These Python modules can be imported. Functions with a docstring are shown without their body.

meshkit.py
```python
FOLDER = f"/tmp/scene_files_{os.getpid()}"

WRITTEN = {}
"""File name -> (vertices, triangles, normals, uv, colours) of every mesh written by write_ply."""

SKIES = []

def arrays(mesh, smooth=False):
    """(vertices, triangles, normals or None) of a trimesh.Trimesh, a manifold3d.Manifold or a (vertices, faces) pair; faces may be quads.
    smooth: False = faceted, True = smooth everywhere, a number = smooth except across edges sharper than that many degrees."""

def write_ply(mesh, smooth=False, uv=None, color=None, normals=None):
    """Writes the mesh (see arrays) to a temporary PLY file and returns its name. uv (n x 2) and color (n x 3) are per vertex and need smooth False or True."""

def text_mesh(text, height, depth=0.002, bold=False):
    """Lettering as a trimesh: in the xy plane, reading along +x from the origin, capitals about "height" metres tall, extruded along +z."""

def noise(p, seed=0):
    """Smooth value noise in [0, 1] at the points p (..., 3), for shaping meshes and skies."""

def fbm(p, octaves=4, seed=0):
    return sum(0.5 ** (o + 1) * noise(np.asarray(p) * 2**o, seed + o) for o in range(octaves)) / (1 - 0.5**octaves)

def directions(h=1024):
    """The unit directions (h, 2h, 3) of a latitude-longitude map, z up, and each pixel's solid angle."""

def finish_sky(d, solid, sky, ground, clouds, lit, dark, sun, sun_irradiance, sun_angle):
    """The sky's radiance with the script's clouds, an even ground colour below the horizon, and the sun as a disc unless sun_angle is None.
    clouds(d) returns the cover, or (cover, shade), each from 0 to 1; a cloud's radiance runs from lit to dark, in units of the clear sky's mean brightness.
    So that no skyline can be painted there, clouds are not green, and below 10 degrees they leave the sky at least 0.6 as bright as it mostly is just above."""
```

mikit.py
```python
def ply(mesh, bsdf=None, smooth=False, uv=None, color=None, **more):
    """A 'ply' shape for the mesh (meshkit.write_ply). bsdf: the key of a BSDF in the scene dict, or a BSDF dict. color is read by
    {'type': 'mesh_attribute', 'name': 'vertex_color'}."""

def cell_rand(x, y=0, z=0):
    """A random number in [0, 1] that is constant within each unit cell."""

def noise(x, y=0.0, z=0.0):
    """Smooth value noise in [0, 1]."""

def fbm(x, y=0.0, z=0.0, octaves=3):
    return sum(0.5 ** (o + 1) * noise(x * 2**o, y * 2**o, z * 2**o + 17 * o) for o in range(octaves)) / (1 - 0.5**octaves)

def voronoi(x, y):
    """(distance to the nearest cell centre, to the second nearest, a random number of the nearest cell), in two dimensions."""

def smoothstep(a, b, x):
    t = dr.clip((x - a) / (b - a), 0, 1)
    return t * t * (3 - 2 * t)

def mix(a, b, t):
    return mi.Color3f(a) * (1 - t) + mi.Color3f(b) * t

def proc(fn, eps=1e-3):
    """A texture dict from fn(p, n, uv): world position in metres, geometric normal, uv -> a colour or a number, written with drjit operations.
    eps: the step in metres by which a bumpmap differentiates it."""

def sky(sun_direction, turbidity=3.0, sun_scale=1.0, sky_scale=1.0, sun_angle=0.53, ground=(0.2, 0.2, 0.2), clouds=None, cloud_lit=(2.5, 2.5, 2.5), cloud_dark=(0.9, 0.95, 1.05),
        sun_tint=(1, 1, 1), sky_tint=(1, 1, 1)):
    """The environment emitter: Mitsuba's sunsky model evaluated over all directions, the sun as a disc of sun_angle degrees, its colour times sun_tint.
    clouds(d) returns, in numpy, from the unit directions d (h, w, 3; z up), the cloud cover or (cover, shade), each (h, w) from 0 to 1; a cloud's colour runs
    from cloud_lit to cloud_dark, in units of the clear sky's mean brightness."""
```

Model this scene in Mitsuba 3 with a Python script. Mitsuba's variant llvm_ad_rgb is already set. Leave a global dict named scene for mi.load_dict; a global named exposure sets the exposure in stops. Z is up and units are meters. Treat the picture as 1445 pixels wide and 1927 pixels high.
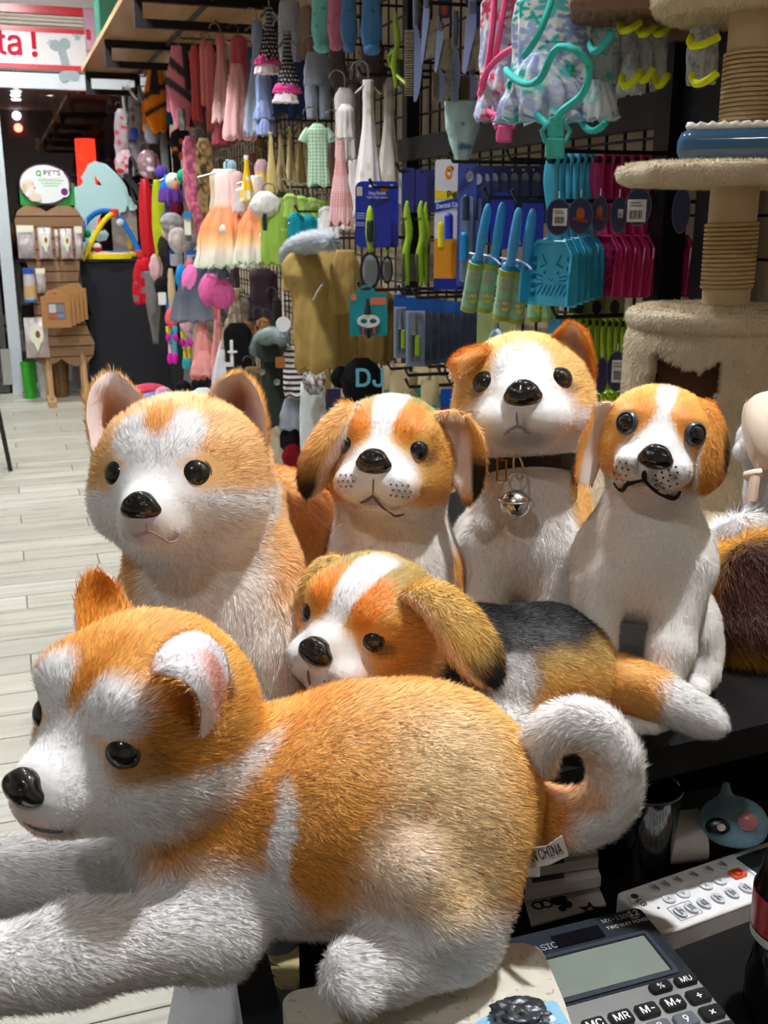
import math, os, random
import drjit as dr
import numpy as np, trimesh, mitsuba as mi, mikit, meshkit
from shapely.geometry import Polygon, LineString, Point
from shapely import affinity
T = mi.ScalarTransform4f

# ------------------------------------------------------------------ camera, lights, exposure
W_, H_, FPX, CX, CY = 1445, 1927, 2000.0, 722.5, 963.5
EYE = np.array([0.0, 0.0, 1.36])                       # the phone, held at chest height
PITCH = math.radians(15.6)
cp_, sp_ = math.cos(PITCH), math.sin(PITCH)
RT, UP, FW = np.array([1.0, 0, 0]), np.array([0, sp_, cp_]), np.array([0, cp_, -sp_])
exposure = 0.92
scene, labels = {}, {}
scene['camera'] = {'type': 'thinlens', 'fov': 2 * math.degrees(math.atan(CX / FPX)), 'fov_axis': 'x',
                   'aperture_radius': 0.0008, 'focus_distance': 0.85,
                   'to_world': T().look_at(origin=EYE.tolist(), target=(EYE + FW).tolist(), up=[0, 0, 1])}
# ceiling lamps: position, radius of the disc, radiance   (built as downlights further down)
LAMPS = [((0.60, 0.84, 3.0), 0.050, 1180.0), ((-0.65, -0.75, 3.0), 0.075, 105.0), ((-0.30, 1.62, 3.0), 0.060, 260.0),
         ((-0.72, 2.65, 3.0), 0.075, 420.0), ((-1.30, 4.15, 3.0), 0.075, 420.0), ((-1.85, 5.75, 3.0), 0.075, 420.0), ((-2.35, 7.3, 3.0), 0.075, 400.0),
         ((-2.6, 2.2, 3.0), 0.075, 60.0), ((-3.4, 4.8, 3.0), 0.075, 70.0)]
LAMP_TINT = (0.985, 1.0, 1.0)
CEIL_Z = 3.02

# ------------------------------------------------------------------ helpers: places
UU, VV = np.array([-0.329, 0.944, 0]), np.array([0.944, 0.329, 0])   # along the clothes wall / into that wall
ZZ = np.array([0, 0, 1.0])

def ray(px, py):
    return FW + (px - CX) / FPX * RT + (CY - py) / FPX * UP

def at(px, py, d):                # the point at distance d along the view axis
    return EYE + ray(px, py) * d

def onz(px, py, z):               # ... on a level
    r = ray(px, py)
    return EYE + r * ((z - EYE[2]) / r[2])

def onv(px, py, v):               # ... on a plane parallel to the clothes wall
    r = ray(px, py)
    return EYE + r * (v / (r @ VV))

def onu(px, py, u):               # ... on a plane parallel to the shop window
    r = ray(px, py)
    return EYE + r * (u / (r @ UU))

def uv2(u, v, z):
    return UU * u + VV * v + ZZ * z

def lin(c):
    c = np.asarray(c, float) / 255.0
    return np.where(c <= 0.04045, c / 12.92, ((c + 0.055) / 1.055) ** 2.4)

def frame(x=None, y=None, z=None):
    """columns: a right-handed frame from two of its axes"""
    n = lambda a: np.asarray(a, float) / np.linalg.norm(a)
    if z is not None and x is not None:
        z = n(z); y = n(np.cross(z, x)); x = np.cross(y, z)
    elif z is not None and y is not None:
        z = n(z); x = n(np.cross(y, z)); y = np.cross(z, x)
    else:
        x = n(x); z = n(np.cross(x, y)); y = np.cross(z, x)
    return np.stack([x, y, z], 1)

def mat4(o, R):
    m = np.eye(4); m[:3, :3] = R; m[:3, 3] = o
    return m

# ------------------------------------------------------------------ helpers: scene entries
def unpack(uv):
    """a mesh carries its colour, constant over each face, as three bytes (square-root coded) in its uv pair"""
    g = dr.floor((uv.x + 0.5) / 256); r = uv.x - 256 * g
    c = mi.Color3f(r, g, uv.y) / 255
    return c * c
def pack(c):
    q = np.clip(np.rint(np.sqrt(np.clip(c, 0, 1)) * 255), 0, 255)
    return np.stack([q[:, 0] + 256 * q[:, 1], q[:, 2]], 1)
VC = mikit.proc(lambda p, n, uv: unpack(uv))
def pr(base=VC, **k):
    return {'type': 'twosided', 'bsdf': {'type': 'principled', 'base_color': base, **k}}
scene['m_fur'] = pr(roughness=0.48, specular=0.28, sheen=0.12, sheen_tint=0.5)
scene['m_cloth'] = pr(roughness=0.85, specular=0.15, sheen=0.2)
scene['m_matte'] = pr(roughness=0.75, specular=0.2)
scene['m_plastic'] = pr(roughness=0.28, specular=0.5)
scene['m_gloss'] = pr(roughness=0.06, specular=0.6, clearcoat=0.8, clearcoat_gloss=0.95)
scene['m_metal'] = pr(roughness=0.25, metallic=1.0)
scene['m_film'] = {'type': 'thindielectric', 'int_ior': 1.35}

counts = {}
def numbered(name):
    n = counts.get(name, 0); counts[name] = n + 1
    return name if n == 0 else f'{name}_{n:03d}'

def thing(name, label, cat, group=None, kind=None):
    k = numbered(name)
    e = {}
    if label: e['label'] = label
    if cat: e['category'] = cat
    if group: e['group'] = group
    if kind: e['kind'] = kind
    labels[k] = e
    return k

def ply(mesh, color, m='m_matte', smooth=False):
    """a shape dict; colour is one (sRGB 0-255) or one per vertex (linear)"""
    if isinstance(mesh, trimesh.Trimesh) or hasattr(mesh, 'to_mesh') or len(mesh) == 2:
        v, f, n = meshkit.arrays(mesh, smooth)
        col = np.asarray(color, float)
        col = np.tile(lin(col), (len(v), 1)) if col.ndim == 1 else col
    else:
        v, f, n, col = mesh
    if np.ptp(col, axis=0).max() > 1e-6:
        fc = col[f].mean(1); v = v[f].reshape(-1, 3); n = None if n is None else n[f].reshape(-1, 3)
        f = np.arange(len(v)).reshape(-1, 3); col = np.repeat(fc, 3, 0)
    path = meshkit.write_ply((v, f), False, pack(col), None, normals=n)
    return {'type': 'ply', 'filename': path, 'face_normals': n is None, 'bsdf': {'type': 'ref', 'id': m}}

def add(parent, part, mesh, color=(128, 128, 128), m='m_matte', smooth=False, label=None, kind=None, to=None):
    d = mesh if isinstance(mesh, dict) else ply(mesh, color, m, smooth)
    if to is not None:
        d = {**d, 'to_world': T(np.asarray(to).tolist())}
    k = parent if part is None else numbered(f'{parent}__{part}')
    scene[k] = d
    if part is not None and (label or kind):
        labels[k] = {a: b for a, b in (('label', label), ('kind', kind)) if b}
    return k

def cat(ms):
    return trimesh.util.concatenate(ms)

def bx(x0, x1, y0, y1, z0, z1, bev=0.0):
    b = trimesh.creation.box((x1 - x0, y1 - y0, z1 - z0))
    if bev:
        v = np.array(b.vertices)
        pts = np.concatenate([v * 1.0 - np.sign(v) * np.array(o) * bev for o in ((1, 1, 0), (1, 0, 1), (0, 1, 1))])
        b = trimesh.convex.convex_hull(pts)
    b.apply_translation(((x0 + x1) / 2, (y0 + y1) / 2, (z0 + z1) / 2))
    return b

def mv(mesh, o=(0, 0, 0), R=None):
    m = mesh.copy(); m.apply_transform(mat4(np.asarray(o, float), np.eye(3) if R is None else R)); return m

def tube(pts, r, sides=8, closed=False):
    p = np.asarray(pts, float); n = len(p)
    rr = np.broadcast_to(np.asarray(r, float), (n,))
    t = np.roll(p, -1, 0) - np.roll(p, 1, 0) if closed else np.gradient(p, axis=0)
    t /= np.linalg.norm(t, axis=1, keepdims=True) + 1e-12
    a = np.cross(t[0], [0, 0, 1.0] if abs(t[0][2]) < 0.9 else [1.0, 0, 0]); A = []
    for i in range(n):
        a = a - t[i] * (a @ t[i]); a = a / np.linalg.norm(a); A.append(a)
    A = np.array(A); B = np.cross(t, A)
    an = np.arange(sides) * 2 * np.pi / sides
    v = p[:, None] + rr[:, None, None] * (np.cos(an)[None, :, None] * A[:, None] + np.sin(an)[None, :, None] * B[:, None])
    v = v.reshape(-1, 3)
    i, j = np.meshgrid(np.arange(n if closed else n - 1), np.arange(sides), indexing='ij')
    i2, j2 = (i + 1) % n, (j + 1) % sides
    q = np.stack([i * sides + j, i * sides + j2, i2 * sides + j2, i2 * sides + j], -1).reshape(-1, 4)
    f = [q[:, [0, 1, 2]], q[:, [0, 2, 3]]]
    if not closed:
        v = np.vstack([v, p[:1], p[-1:]])
        k = np.arange(sides); k2 = (k + 1) % sides
        f += [np.stack([k2, k, k * 0 + n * sides], 1), np.stack([(n - 1) * sides + k, (n - 1) * sides + k2, k * 0 + n * sides + 1], 1)]
    return trimesh.Trimesh(v, np.vstack(f), process=False)

def lathe(profile, sides=24):
    return trimesh.creation.revolve(np.asarray(profile, float), sections=sides)

def extr(poly, h):
    """polygon in the local xz plane, thickness h along local y (0 = front)"""
    m = trimesh.creation.extrude_polygon(poly, h, engine='earcut')
    v = np.array(m.vertices)
    return trimesh.Trimesh(np.stack([v[:, 0], v[:, 2], v[:, 1]], 1), np.array(m.faces)[:, ::-1], process=False)

def rrect(x0, x1, z0, z1, r):
    return Polygon([(x0 + r, z0 + r), (x1 - r, z0 + r), (x1 - r, z1 - r), (x0 + r, z1 - r)]).buffer(r, quad_segs=4)

def spline(pts, n):
    p = np.asarray(pts, float)
    from scipy.interpolate import CubicSpline
    s = np.concatenate([[0], np.cumsum(np.linalg.norm(np.diff(p, axis=0), axis=1) + 1e-9)])
    return CubicSpline(s, p, axis=0)(np.linspace(0, s[-1], n))

def sst(a, b, x):
    t = np.clip((x - a) / (b - a), 0, 1)
    return t * t * (3 - 2 * t)

# ------------------------------------------------------------------ helpers: soft bodies as level sets
def nets(prims, h):
    """smooth union of primitives -> one closed mesh (surface nets).
    ('c', p0, p1, r0, r1, k) tapered capsule; ('e', centre, radii, R or None, k) ellipsoid; k < 0 carves"""
    lo, hi = [], []
    for q in prims:
        if q[-1] < 0: continue
        if q[0] == 'c':
            r = max(q[3], q[4]); lo += [np.minimum(q[1], q[2]) - r]; hi += [np.maximum(q[1], q[2]) + r]
        else:
            R = np.eye(3) if q[3] is None else q[3]
            e = np.sqrt(((R * np.asarray(q[2])) ** 2).sum(1)); lo += [q[1] - e]; hi += [q[1] + e]
    lo, hi = np.min(lo, 0) - 4 * h, np.max(hi, 0) + 4 * h
    n = np.ceil((hi - lo) / h).astype(int) + 1
    ax = [lo[i] + np.arange(n[i]) * h for i in range(3)]
    F = np.full(n, 0.5, np.float32)
    for q in prims:
        k = q[-1]; ka = abs(k)
        if q[0] == 'c':
            p0, p1, r0, r1 = np.asarray(q[1], float), np.asarray(q[2], float), q[3], q[4]
            r = max(r0, r1); a, b = np.minimum(p0, p1) - r, np.maximum(p0, p1) + r
        else:
            R = np.eye(3) if q[3] is None else q[3]
            c, rad = np.asarray(q[1], float), np.asarray(q[2], float)
            e = np.sqrt(((R * rad) ** 2).sum(1)); a, b = c - e, c + e
        mg = ka + 4 * h
        s0 = np.clip(np.floor((a - mg - lo) / h).astype(int), 0, n); s1 = np.clip(np.ceil((b + mg - lo) / h).astype(int) + 1, 0, n)
        X, Y, Z = np.meshgrid(*[ax[i][s0[i]:s1[i]].astype(np.float32) for i in range(3)], indexing='ij')
        if q[0] == 'c':
            d = p1 - p0; L = max(d @ d, 1e-12)
            t = np.clip(((X - p0[0]) * d[0] + (Y - p0[1]) * d[1] + (Z - p0[2]) * d[2]) / L, 0, 1)
            D = np.sqrt((X - p0[0] - t * d[0]) ** 2 + (Y - p0[1] - t * d[1]) ** 2 + (Z - p0[2] - t * d[2]) ** 2) - (r0 + (r1 - r0) * t)
        else:
            l = [((X - c[0]) * R[0, i] + (Y - c[1]) * R[1, i] + (Z - c[2]) * R[2, i]) for i in range(3)]
            k0 = np.sqrt(sum((l[i] / rad[i]) ** 2 for i in range(3)))
            k1 = np.sqrt(sum((l[i] / rad[i] ** 2) ** 2 for i in range(3)))
            D = np.where(k0 > 1e-6, k0 * (k0 - 1) / np.maximum(k1, 1e-9), -rad.min())
        S = tuple(slice(s0[i], s1[i]) for i in range(3)); f0 = F[S]
        if k >= 0:
            hh = np.maximum(ka - np.abs(f0 - D), 0) / max(ka, 1e-9)
            F[S] = np.minimum(f0, D) - hh * hh * ka * 0.25
        else:
            hh = np.maximum(ka - np.abs(f0 + D), 0) / max(ka, 1e-9)
            F[S] = np.maximum(f0, -D) + hh * hh * ka * 0.25
    ins = F < 0
    nx, ny, nz = F.shape
    cell = lambda A: [A[i:nx - 1 + i, j:ny - 1 + j, k:nz - 1 + k] for i in (0, 1) for j in (0, 1) for k in (0, 1)]
    cnt = sum(c.astype(np.int8) for c in cell(ins))
    act = (cnt > 0) & (cnt < 8)
    idx = np.full(act.shape, -1, np.int64); I = np.argwhere(act); idx[act] = np.arange(len(I))
    cv = np.stack([c[act] for c in cell(F)], 1)
    co = np.array([[i, j, k] for i in (0, 1) for j in (0, 1) for k in (0, 1)], float)
    acc, num = np.zeros((len(I), 3)), np.zeros(len(I))
    for a in range(8):
        for b in range(a + 1, 8):
            if np.abs(co[a] - co[b]).sum() != 1: continue
            m = (cv[:, a] < 0) != (cv[:, b] < 0)
            t = np.where(m, cv[:, a] / np.where(m, cv[:, a] - cv[:, b], 1), 0)
            acc += np.where(m[:, None], co[a] + t[:, None] * (co[b] - co[a]), 0); num += m
    V = lo + (I + acc / num[:, None]) * h
    fs = []
    for axis in range(3):
        o = [1 if i == axis else 0 for i in range(3)]
        A = ins[:nx - o[0], :ny - o[1], :nz - o[2]]; B = ins[o[0]:, o[1]:, o[2]:]
        E = np.argwhere(A != B); E = E[(E > 0).all(1) & (E < np.array(act.shape)).all(1)] if len(E) else E
        b_, c_ = [(1, 2), (2, 0), (0, 1)][axis]
        eb, ec = np.eye(3, dtype=int)[b_], np.eye(3, dtype=int)[c_]
        g = lambda e: idx[e[:, 0], e[:, 1], e[:, 2]]
        q = np.stack([g(E - eb - ec), g(E - ec), g(E), g(E - eb)], 1)
        inside_first = A[E[:, 0], E[:, 1], E[:, 2]]
        q = np.where(inside_first[:, None], q, q[:, ::-1]); q = q[(q >= 0).all(1)]
        fs += [q[:, [0, 1, 2]], q[:, [0, 2, 3]]]
    return V, np.vstack(fs)

def vnormals(v, f):
    n = np.zeros_like(v); fn = np.cross(v[f[:, 1]] - v[f[:, 0]], v[f[:, 2]] - v[f[:, 0]])
    for k in range(3): np.add.at(n, f[:, k], fn)
    return n / (np.linalg.norm(n, axis=1, keepdims=True) + 1e-20)

def furry(v, f, col, dens, length, width, flow, seed, lift=0.55, n=None, jit=0.25, lenfn=None, vary=0.22, colfn=None):
    """the mesh with its pile: each strand a slim kite of two triangles. dens per square metre"""
    rng = np.random.default_rng(seed)
    n = vnormals(v, f) if n is None else n
    a, b, c = v[f[:, 0]], v[f[:, 1]], v[f[:, 2]]
    area = np.linalg.norm(np.cross(b - a, c - a), axis=1) / 2
    N = int(area.sum() * dens)
    t = rng.choice(len(f), N, p=area / area.sum())
    r1, r2 = np.sqrt(rng.random(N)), rng.random(N)
    w = np.stack([1 - r1, r1 * (1 - r2), r1 * r2], 1)[:, :, None]
    P = (v[f[t]] * w).sum(1); Nn = (n[f[t]] * w).sum(1); C = (col[f[t]] * w).sum(1)
    Nn /= np.linalg.norm(Nn, axis=1, keepdims=True) + 1e-12
    fl = flow(P); fl = fl - Nn * (fl * Nn).sum(1, keepdims=True)
    fl /= np.linalg.norm(fl, axis=1, keepdims=True) + 1e-6
    # locks: neighbouring strands lean the same way
    lock = np.stack([meshkit.noise(P * 70, seed + i) - 0.5 for i in range(3)], 1) * 0.8
    d = Nn * lift + fl + lock + rng.normal(0, jit, (N, 3))
    d /= np.linalg.norm(d, axis=1, keepdims=True)
    inward = (d * Nn).sum(1, keepdims=True)
    d = d + Nn * np.maximum(0.18 - inward, 0); d /= np.linalg.norm(d, axis=1, keepdims=True)
    L = length * (0.7 + 0.6 * rng.random(N))
    if lenfn is not None:
        L = L * lenfn(P); k = L > 0.0009
        P, Nn, C, fl, d, L = P[k], Nn[k], C[k], fl[k], d[k], L[k]; N = len(P)
    s = np.cross(d, Nn + rng.normal(0, 0.45, (N, 3))); s /= np.linalg.norm(s, axis=1, keepdims=True) + 1e-9
    L = L[:, None]
    tip = P + d * L + (fl - Nn * 0.4) * L * 0.12
    hw = (width * (0.8 + 0.6 * rng.random(N)))[:, None] / 2
    V = np.stack([P - Nn * 0.0006 - s * hw, P - Nn * 0.0006 + s * hw, tip], 1).reshape(-1, 3)
    Fq = np.arange(N * 3).reshape(-1, 3)
    nn = np.cross(s, d); nn *= np.sign((nn * Nn).sum(1, keepdims=True) + 1e-9)
    nn = Nn * 0.75 + nn * 0.45 + rng.normal(0, 0.12, (N, 3)); nn /= np.linalg.norm(nn, axis=1, keepdims=True)
    br = (1 + vary * rng.normal(0, 1, N))[:, None]
    if colfn is not None: C = colfn(P, Nn)
    Ck = np.repeat(np.clip(C * br, 0.003, 0.93), 3, 0)
    return (np.vstack([v, V]), np.vstack([f, Fq + len(v)]), np.vstack([n, np.repeat(nn, 3, 0)]), np.vstack([np.clip(col * 0.9, 0, 1), Ck]))

def blend(col, new, w):
    w = np.broadcast_to(np.asarray(w, float), (len(col),))
    return col * (1 - w[:, None]) + lin(new) * w[:, None]
# ------------------------------------------------------------------ the room
rng = np.random.default_rng(7)
U_END, V_WALL, V_LEFT, U_BACK, Z_TOP = 8.9, 1.32, -4.2, -2.6, 3.05
def struct(name, mesh, color, m='m_matte', smooth=False, parent=None, kind='structure'):
    if parent is None:
        k = add(name, None, mesh, color, m, smooth); labels[k] = {'kind': kind}; return k
    return add(parent, name, mesh, color, m, smooth)
def uvbox(u0, u1, v0, v1, z0, z1, bev=0.0):
    b = bx(v0, v1, u0, u1, z0, z1, bev)          # x = v, y = u
    v = np.array(b.vertices)
    return trimesh.Trimesh(v[:, :1] * VV + v[:, 1:2] * UU + v[:, 2:] * ZZ, b.faces if True else None, process=False)
floor = struct('floor', uvbox(U_BACK, U_END, V_LEFT, V_WALL, -0.06, -0.004), (70, 66, 60))
# laminate planks run across the shop, staggered in rows
PW, PL = 0.145, 1.16
def plank_mesh(L, w, tone, seed):
    return ply(bx(-L / 2, L / 2, -w / 2, w / 2, -.004, 0), tone, 'm_floor')
def floor_grain(p, n, uv):
    a, b = p.x * .944 + p.y * .329, -p.x * .329 + p.y * .944
    row = dr.floor(b / PW); o = mikit.cell_rand(row, 3) * 40
    g = mikit.fbm(a * 2.0 + o, b * 36, row, 3); k = mikit.noise(a * 2.6 + o, b * 60, row + 5)
    d = mikit.smoothstep(.70, .95, k) * .20 + mikit.smoothstep(.72, .9, mikit.noise(a * 5 + o, b * 22, row + 9)) * .16
    return unpack(uv) * (.84 + .28 * g) * (1 - d)
scene['m_floor'] = pr(mikit.proc(floor_grain), roughness=0.42, specular=0.4)
TONES = [(180, 178, 166), (172, 170, 158), (186, 184, 174), (177, 174, 161), (169, 167, 156)]
pl_full = [plank_mesh(PL - 0.004, PW - 0.004, TONES[i % 5], i + 1) for i in range(10)]
Rf = np.stack([VV, UU, ZZ], 1)
row = 0; np_ = 0
u = 1.05
while u < U_END - PW / 2 and np_ < 296:
    off = (row % 4) * PL * 0.25
    v = V_LEFT + 0.4 - off
    # only what the shop floor shows: left of the counter and up to the wall
    while v < V_WALL:
        a, b = max(v, V_LEFT), min(v + PL, V_WALL)
        vis = b > (-1.15 - 0.29 * u) and a < 0.75
        if b - a > 0.1 and vis:
            L = b - a
            d = pl_full[(row * 7 + int(v * 10)) % 10] if abs(L - PL) < 1e-6 else plank_mesh(L - 0.004, PW - 0.004, TONES[(row + np_) % 5], 50 + np_)
            add(floor, 'plank', d, to=mat4(VV * (a + b) / 2 + UU * (u + PW / 2), Rf)); np_ += 1
        v += PL
    u += PW; row += 1
ceil = struct('ceiling', uvbox(U_BACK, U_END, V_LEFT, V_WALL, Z_TOP, Z_TOP + 0.1), (196, 192, 186))
struct('wall_right', uvbox(U_BACK, U_END, V_WALL, V_WALL + 0.1, 0, Z_TOP), (186, 170, 148))
struct('wall_left', uvbox(U_BACK, U_END, V_LEFT - 0.1, V_LEFT, 0, Z_TOP), (205, 202, 196))
struct('wall_back', uvbox(U_BACK - 0.1, U_BACK, V_LEFT, V_WALL, 0, Z_TOP), (190, 186, 180))
for pos, r, L in LAMPS:
    k = thing('ceiling_downlight', 'round recessed ceiling downlight out of frame overhead', 'ceiling light', 'recessed ceiling downlights')
    t = np.linspace(0, 2 * np.pi, 25)[:-1]
    dv = np.vstack([[[0, 0, 0]], np.stack([np.cos(t) * r, np.sin(t) * r, t * 0], 1)])
    df = np.array([[0, 1 + (i + 1) % 24, 1 + i] for i in range(24)])
    d = ply(trimesh.Trimesh(dv + np.array(pos) * [1, 1, 0] + [0, 0, Z_TOP - 0.012], df, process=False), (255, 255, 255), 'm_matte')
    d['emitter'] = {'type': 'area', 'radiance': {'type': 'rgb', 'value': [L * t_ for t_ in LAMP_TINT]}}
    scene[k + '__lens'] = d
    ring = lathe([(r + .001, 0), (r + .001, .012), (r + .02, .010), (r + .022, 0.0)], 24)
    add(k, 'trim_ring', mv(ring, np.array(pos) * [1, 1, 0] + [0, 0, Z_TOP - 0.0125]), (225, 225, 225), 'm_plastic', 40)

# ------------------------------------------------------------------ counter and the raised shelf on it
ZS, ZC = 0.94, 0.77
vp, up_ = np.array([.917, .399, 0]), np.array([-.399, .917, 0])
fl0 = np.array([0.254, 0.797, 0])                      # on the shelf's front edge
def poly_prism(pts, z0, z1, bev=0.0):
    m = trimesh.creation.extrude_polygon(Polygon([p[:2] for p in pts]), z1 - z0, engine='earcut'); m.apply_translation((0, 0, z0)); return m
sh = thing('display_shelf', 'black raised shelf the group of plush dogs sits on', 'shelf')
LCn = fl0 - vp * 0.42
pts = [LCn, fl0 + vp * .72, fl0 + vp * .72 + up_ * 0.85, fl0 + vp * .25 + up_ * 0.85, LCn + np.array([-0.06, .50, 0])]
add(sh, 'top', poly_prism(pts, ZS - 0.028, ZS), (16, 16, 17), 'm_satin')
scene['m_satin'] = pr(roughness=0.38, specular=0.35)
add(sh, 'back_panel', poly_prism([pts[2] , pts[3], pts[3] - up_ * .02, pts[2] - up_ * .02], ZC, ZS - 0.028), (14, 14, 15), 'm_satin')
for i, o in enumerate((0.03, 0.62, 1.08)):
    add(sh, 'support', poly_prism([LCn + vp * o + up_ * .30, LCn + vp * (o + .02) + up_ * .30, LCn + vp * (o + .02) + up_ * .46, LCn + vp * o + up_ * .46], ZC, ZS - 0.028), (14, 14, 15), 'm_satin')
ct = thing('counter', 'black shop counter carrying the calculator and remote control', 'counter')
c0 = onz(505, 1800, ZC) * [1, 1, 0]
cpts = [np.array([-0.16, .60, 0]), np.array([-0.155, .20, 0]), np.array([.95, .20, 0]), fl0 + vp * .72, fl0 + vp * .72 + up_ * .85, fl0 + vp * .25 + up_ * .85, LCn + np.array([-0.06, .50, 0])]
add(ct, 'worktop', poly_prism(cpts, ZC - 0.03, ZC), (13, 13, 14), 'm_satin')
inner = [np.array(p) for p in Polygon([p[:2] for p in cpts]).buffer(-0.02, join_style=2).exterior.coords]
add(ct, 'carcass', poly_prism(inner, 0.0, ZC - 0.03), (205, 202, 196), 'm_matte')
# ------------------------------------------------------------------ plush dogs
def Rxyz(yaw, pitch, roll):
    y, p, r = map(math.radians, (yaw, pitch, roll))
    c, s = math.cos(y), math.sin(y); Ry = np.array([[c, s, 0], [-s, c, 0], [0, 0, 1]])
    c, s = math.cos(p), math.sin(p); Rp = np.array([[1, 0, 0], [0, c, -s], [0, s, c]])
    c, s = math.cos(r), math.sin(r); Rr = np.array([[c, 0, s], [0, 1, 0], [-s, 0, c]])
    return np.stack([RT, -FW, UP], 1) @ Rr @ Ry @ Rp

class Head:
    """local axes: x to the picture's right, y out of the face, z up, in units of the skull's radius"""
    def __init__(s, px, py, d, rpx, yaw, pitch, roll):
        s.c = at(px, py, d); s.R = Rxyz(yaw, pitch, roll); s.s = rpx * d / FPX; s.g = []
    def w(s, p): return s.c + (np.asarray(p, float) * s.s) @ s.R.T
    def l(s, P): return ((P - s.c) @ s.R) / s.s
    def cap(s, p0, p1, r0, r1, k=0.12): return ('c', s.w(p0), s.w(p1), r0 * s.s, r1 * s.s, k * s.s)
    def ell(s, c, r, k=0.15): return ('e', s.w(c), np.array(r) * s.s, s.R, k * s.s)

def px_c(p0, p1, k=0.02):
    """capsule from (px, py, depth, radius in px) to the same"""
    return ('c', at(*p0[:3]), at(*p1[:3]), p0[3] * p0[2] / FPX, p1[3] * p1[2] / FPX, k)

def px_e(p, rx, ry, rz, k=0.02, tilt=0):
    t = math.radians(tilt); s = p[2] / FPX
    R = np.stack([RT * math.cos(t) - UP * math.sin(t), -FW, RT * math.sin(t) + UP * math.cos(t)], 1)
    return ('e', at(*p[:3]), np.array([rx, rz, ry]) * s, R, k)

def blob(P, c, r, soft=0.35):
    """weight of a soft spot round the point c"""
    d = np.linalg.norm(P - np.asarray(c), axis=-1) if np.ndim(r) == 0 else np.sqrt((((P - np.asarray(c)) / np.asarray(r)) ** 2).sum(-1))
    r = r if np.ndim(r) == 0 else 1.0
    return 1 - sst(r * (1 - soft), r * (1 + soft), d)

def seg(P, a, b, r, soft=0.35):
    a, b = np.asarray(a, float), np.asarray(b, float); d = b - a
    t = np.clip(((P - a) @ d) / (d @ d), 0, 1)
    return 1 - sst(r * (1 - soft), r * (1 + soft), np.linalg.norm(P - a - t[:, None] * d, axis=1))

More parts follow.
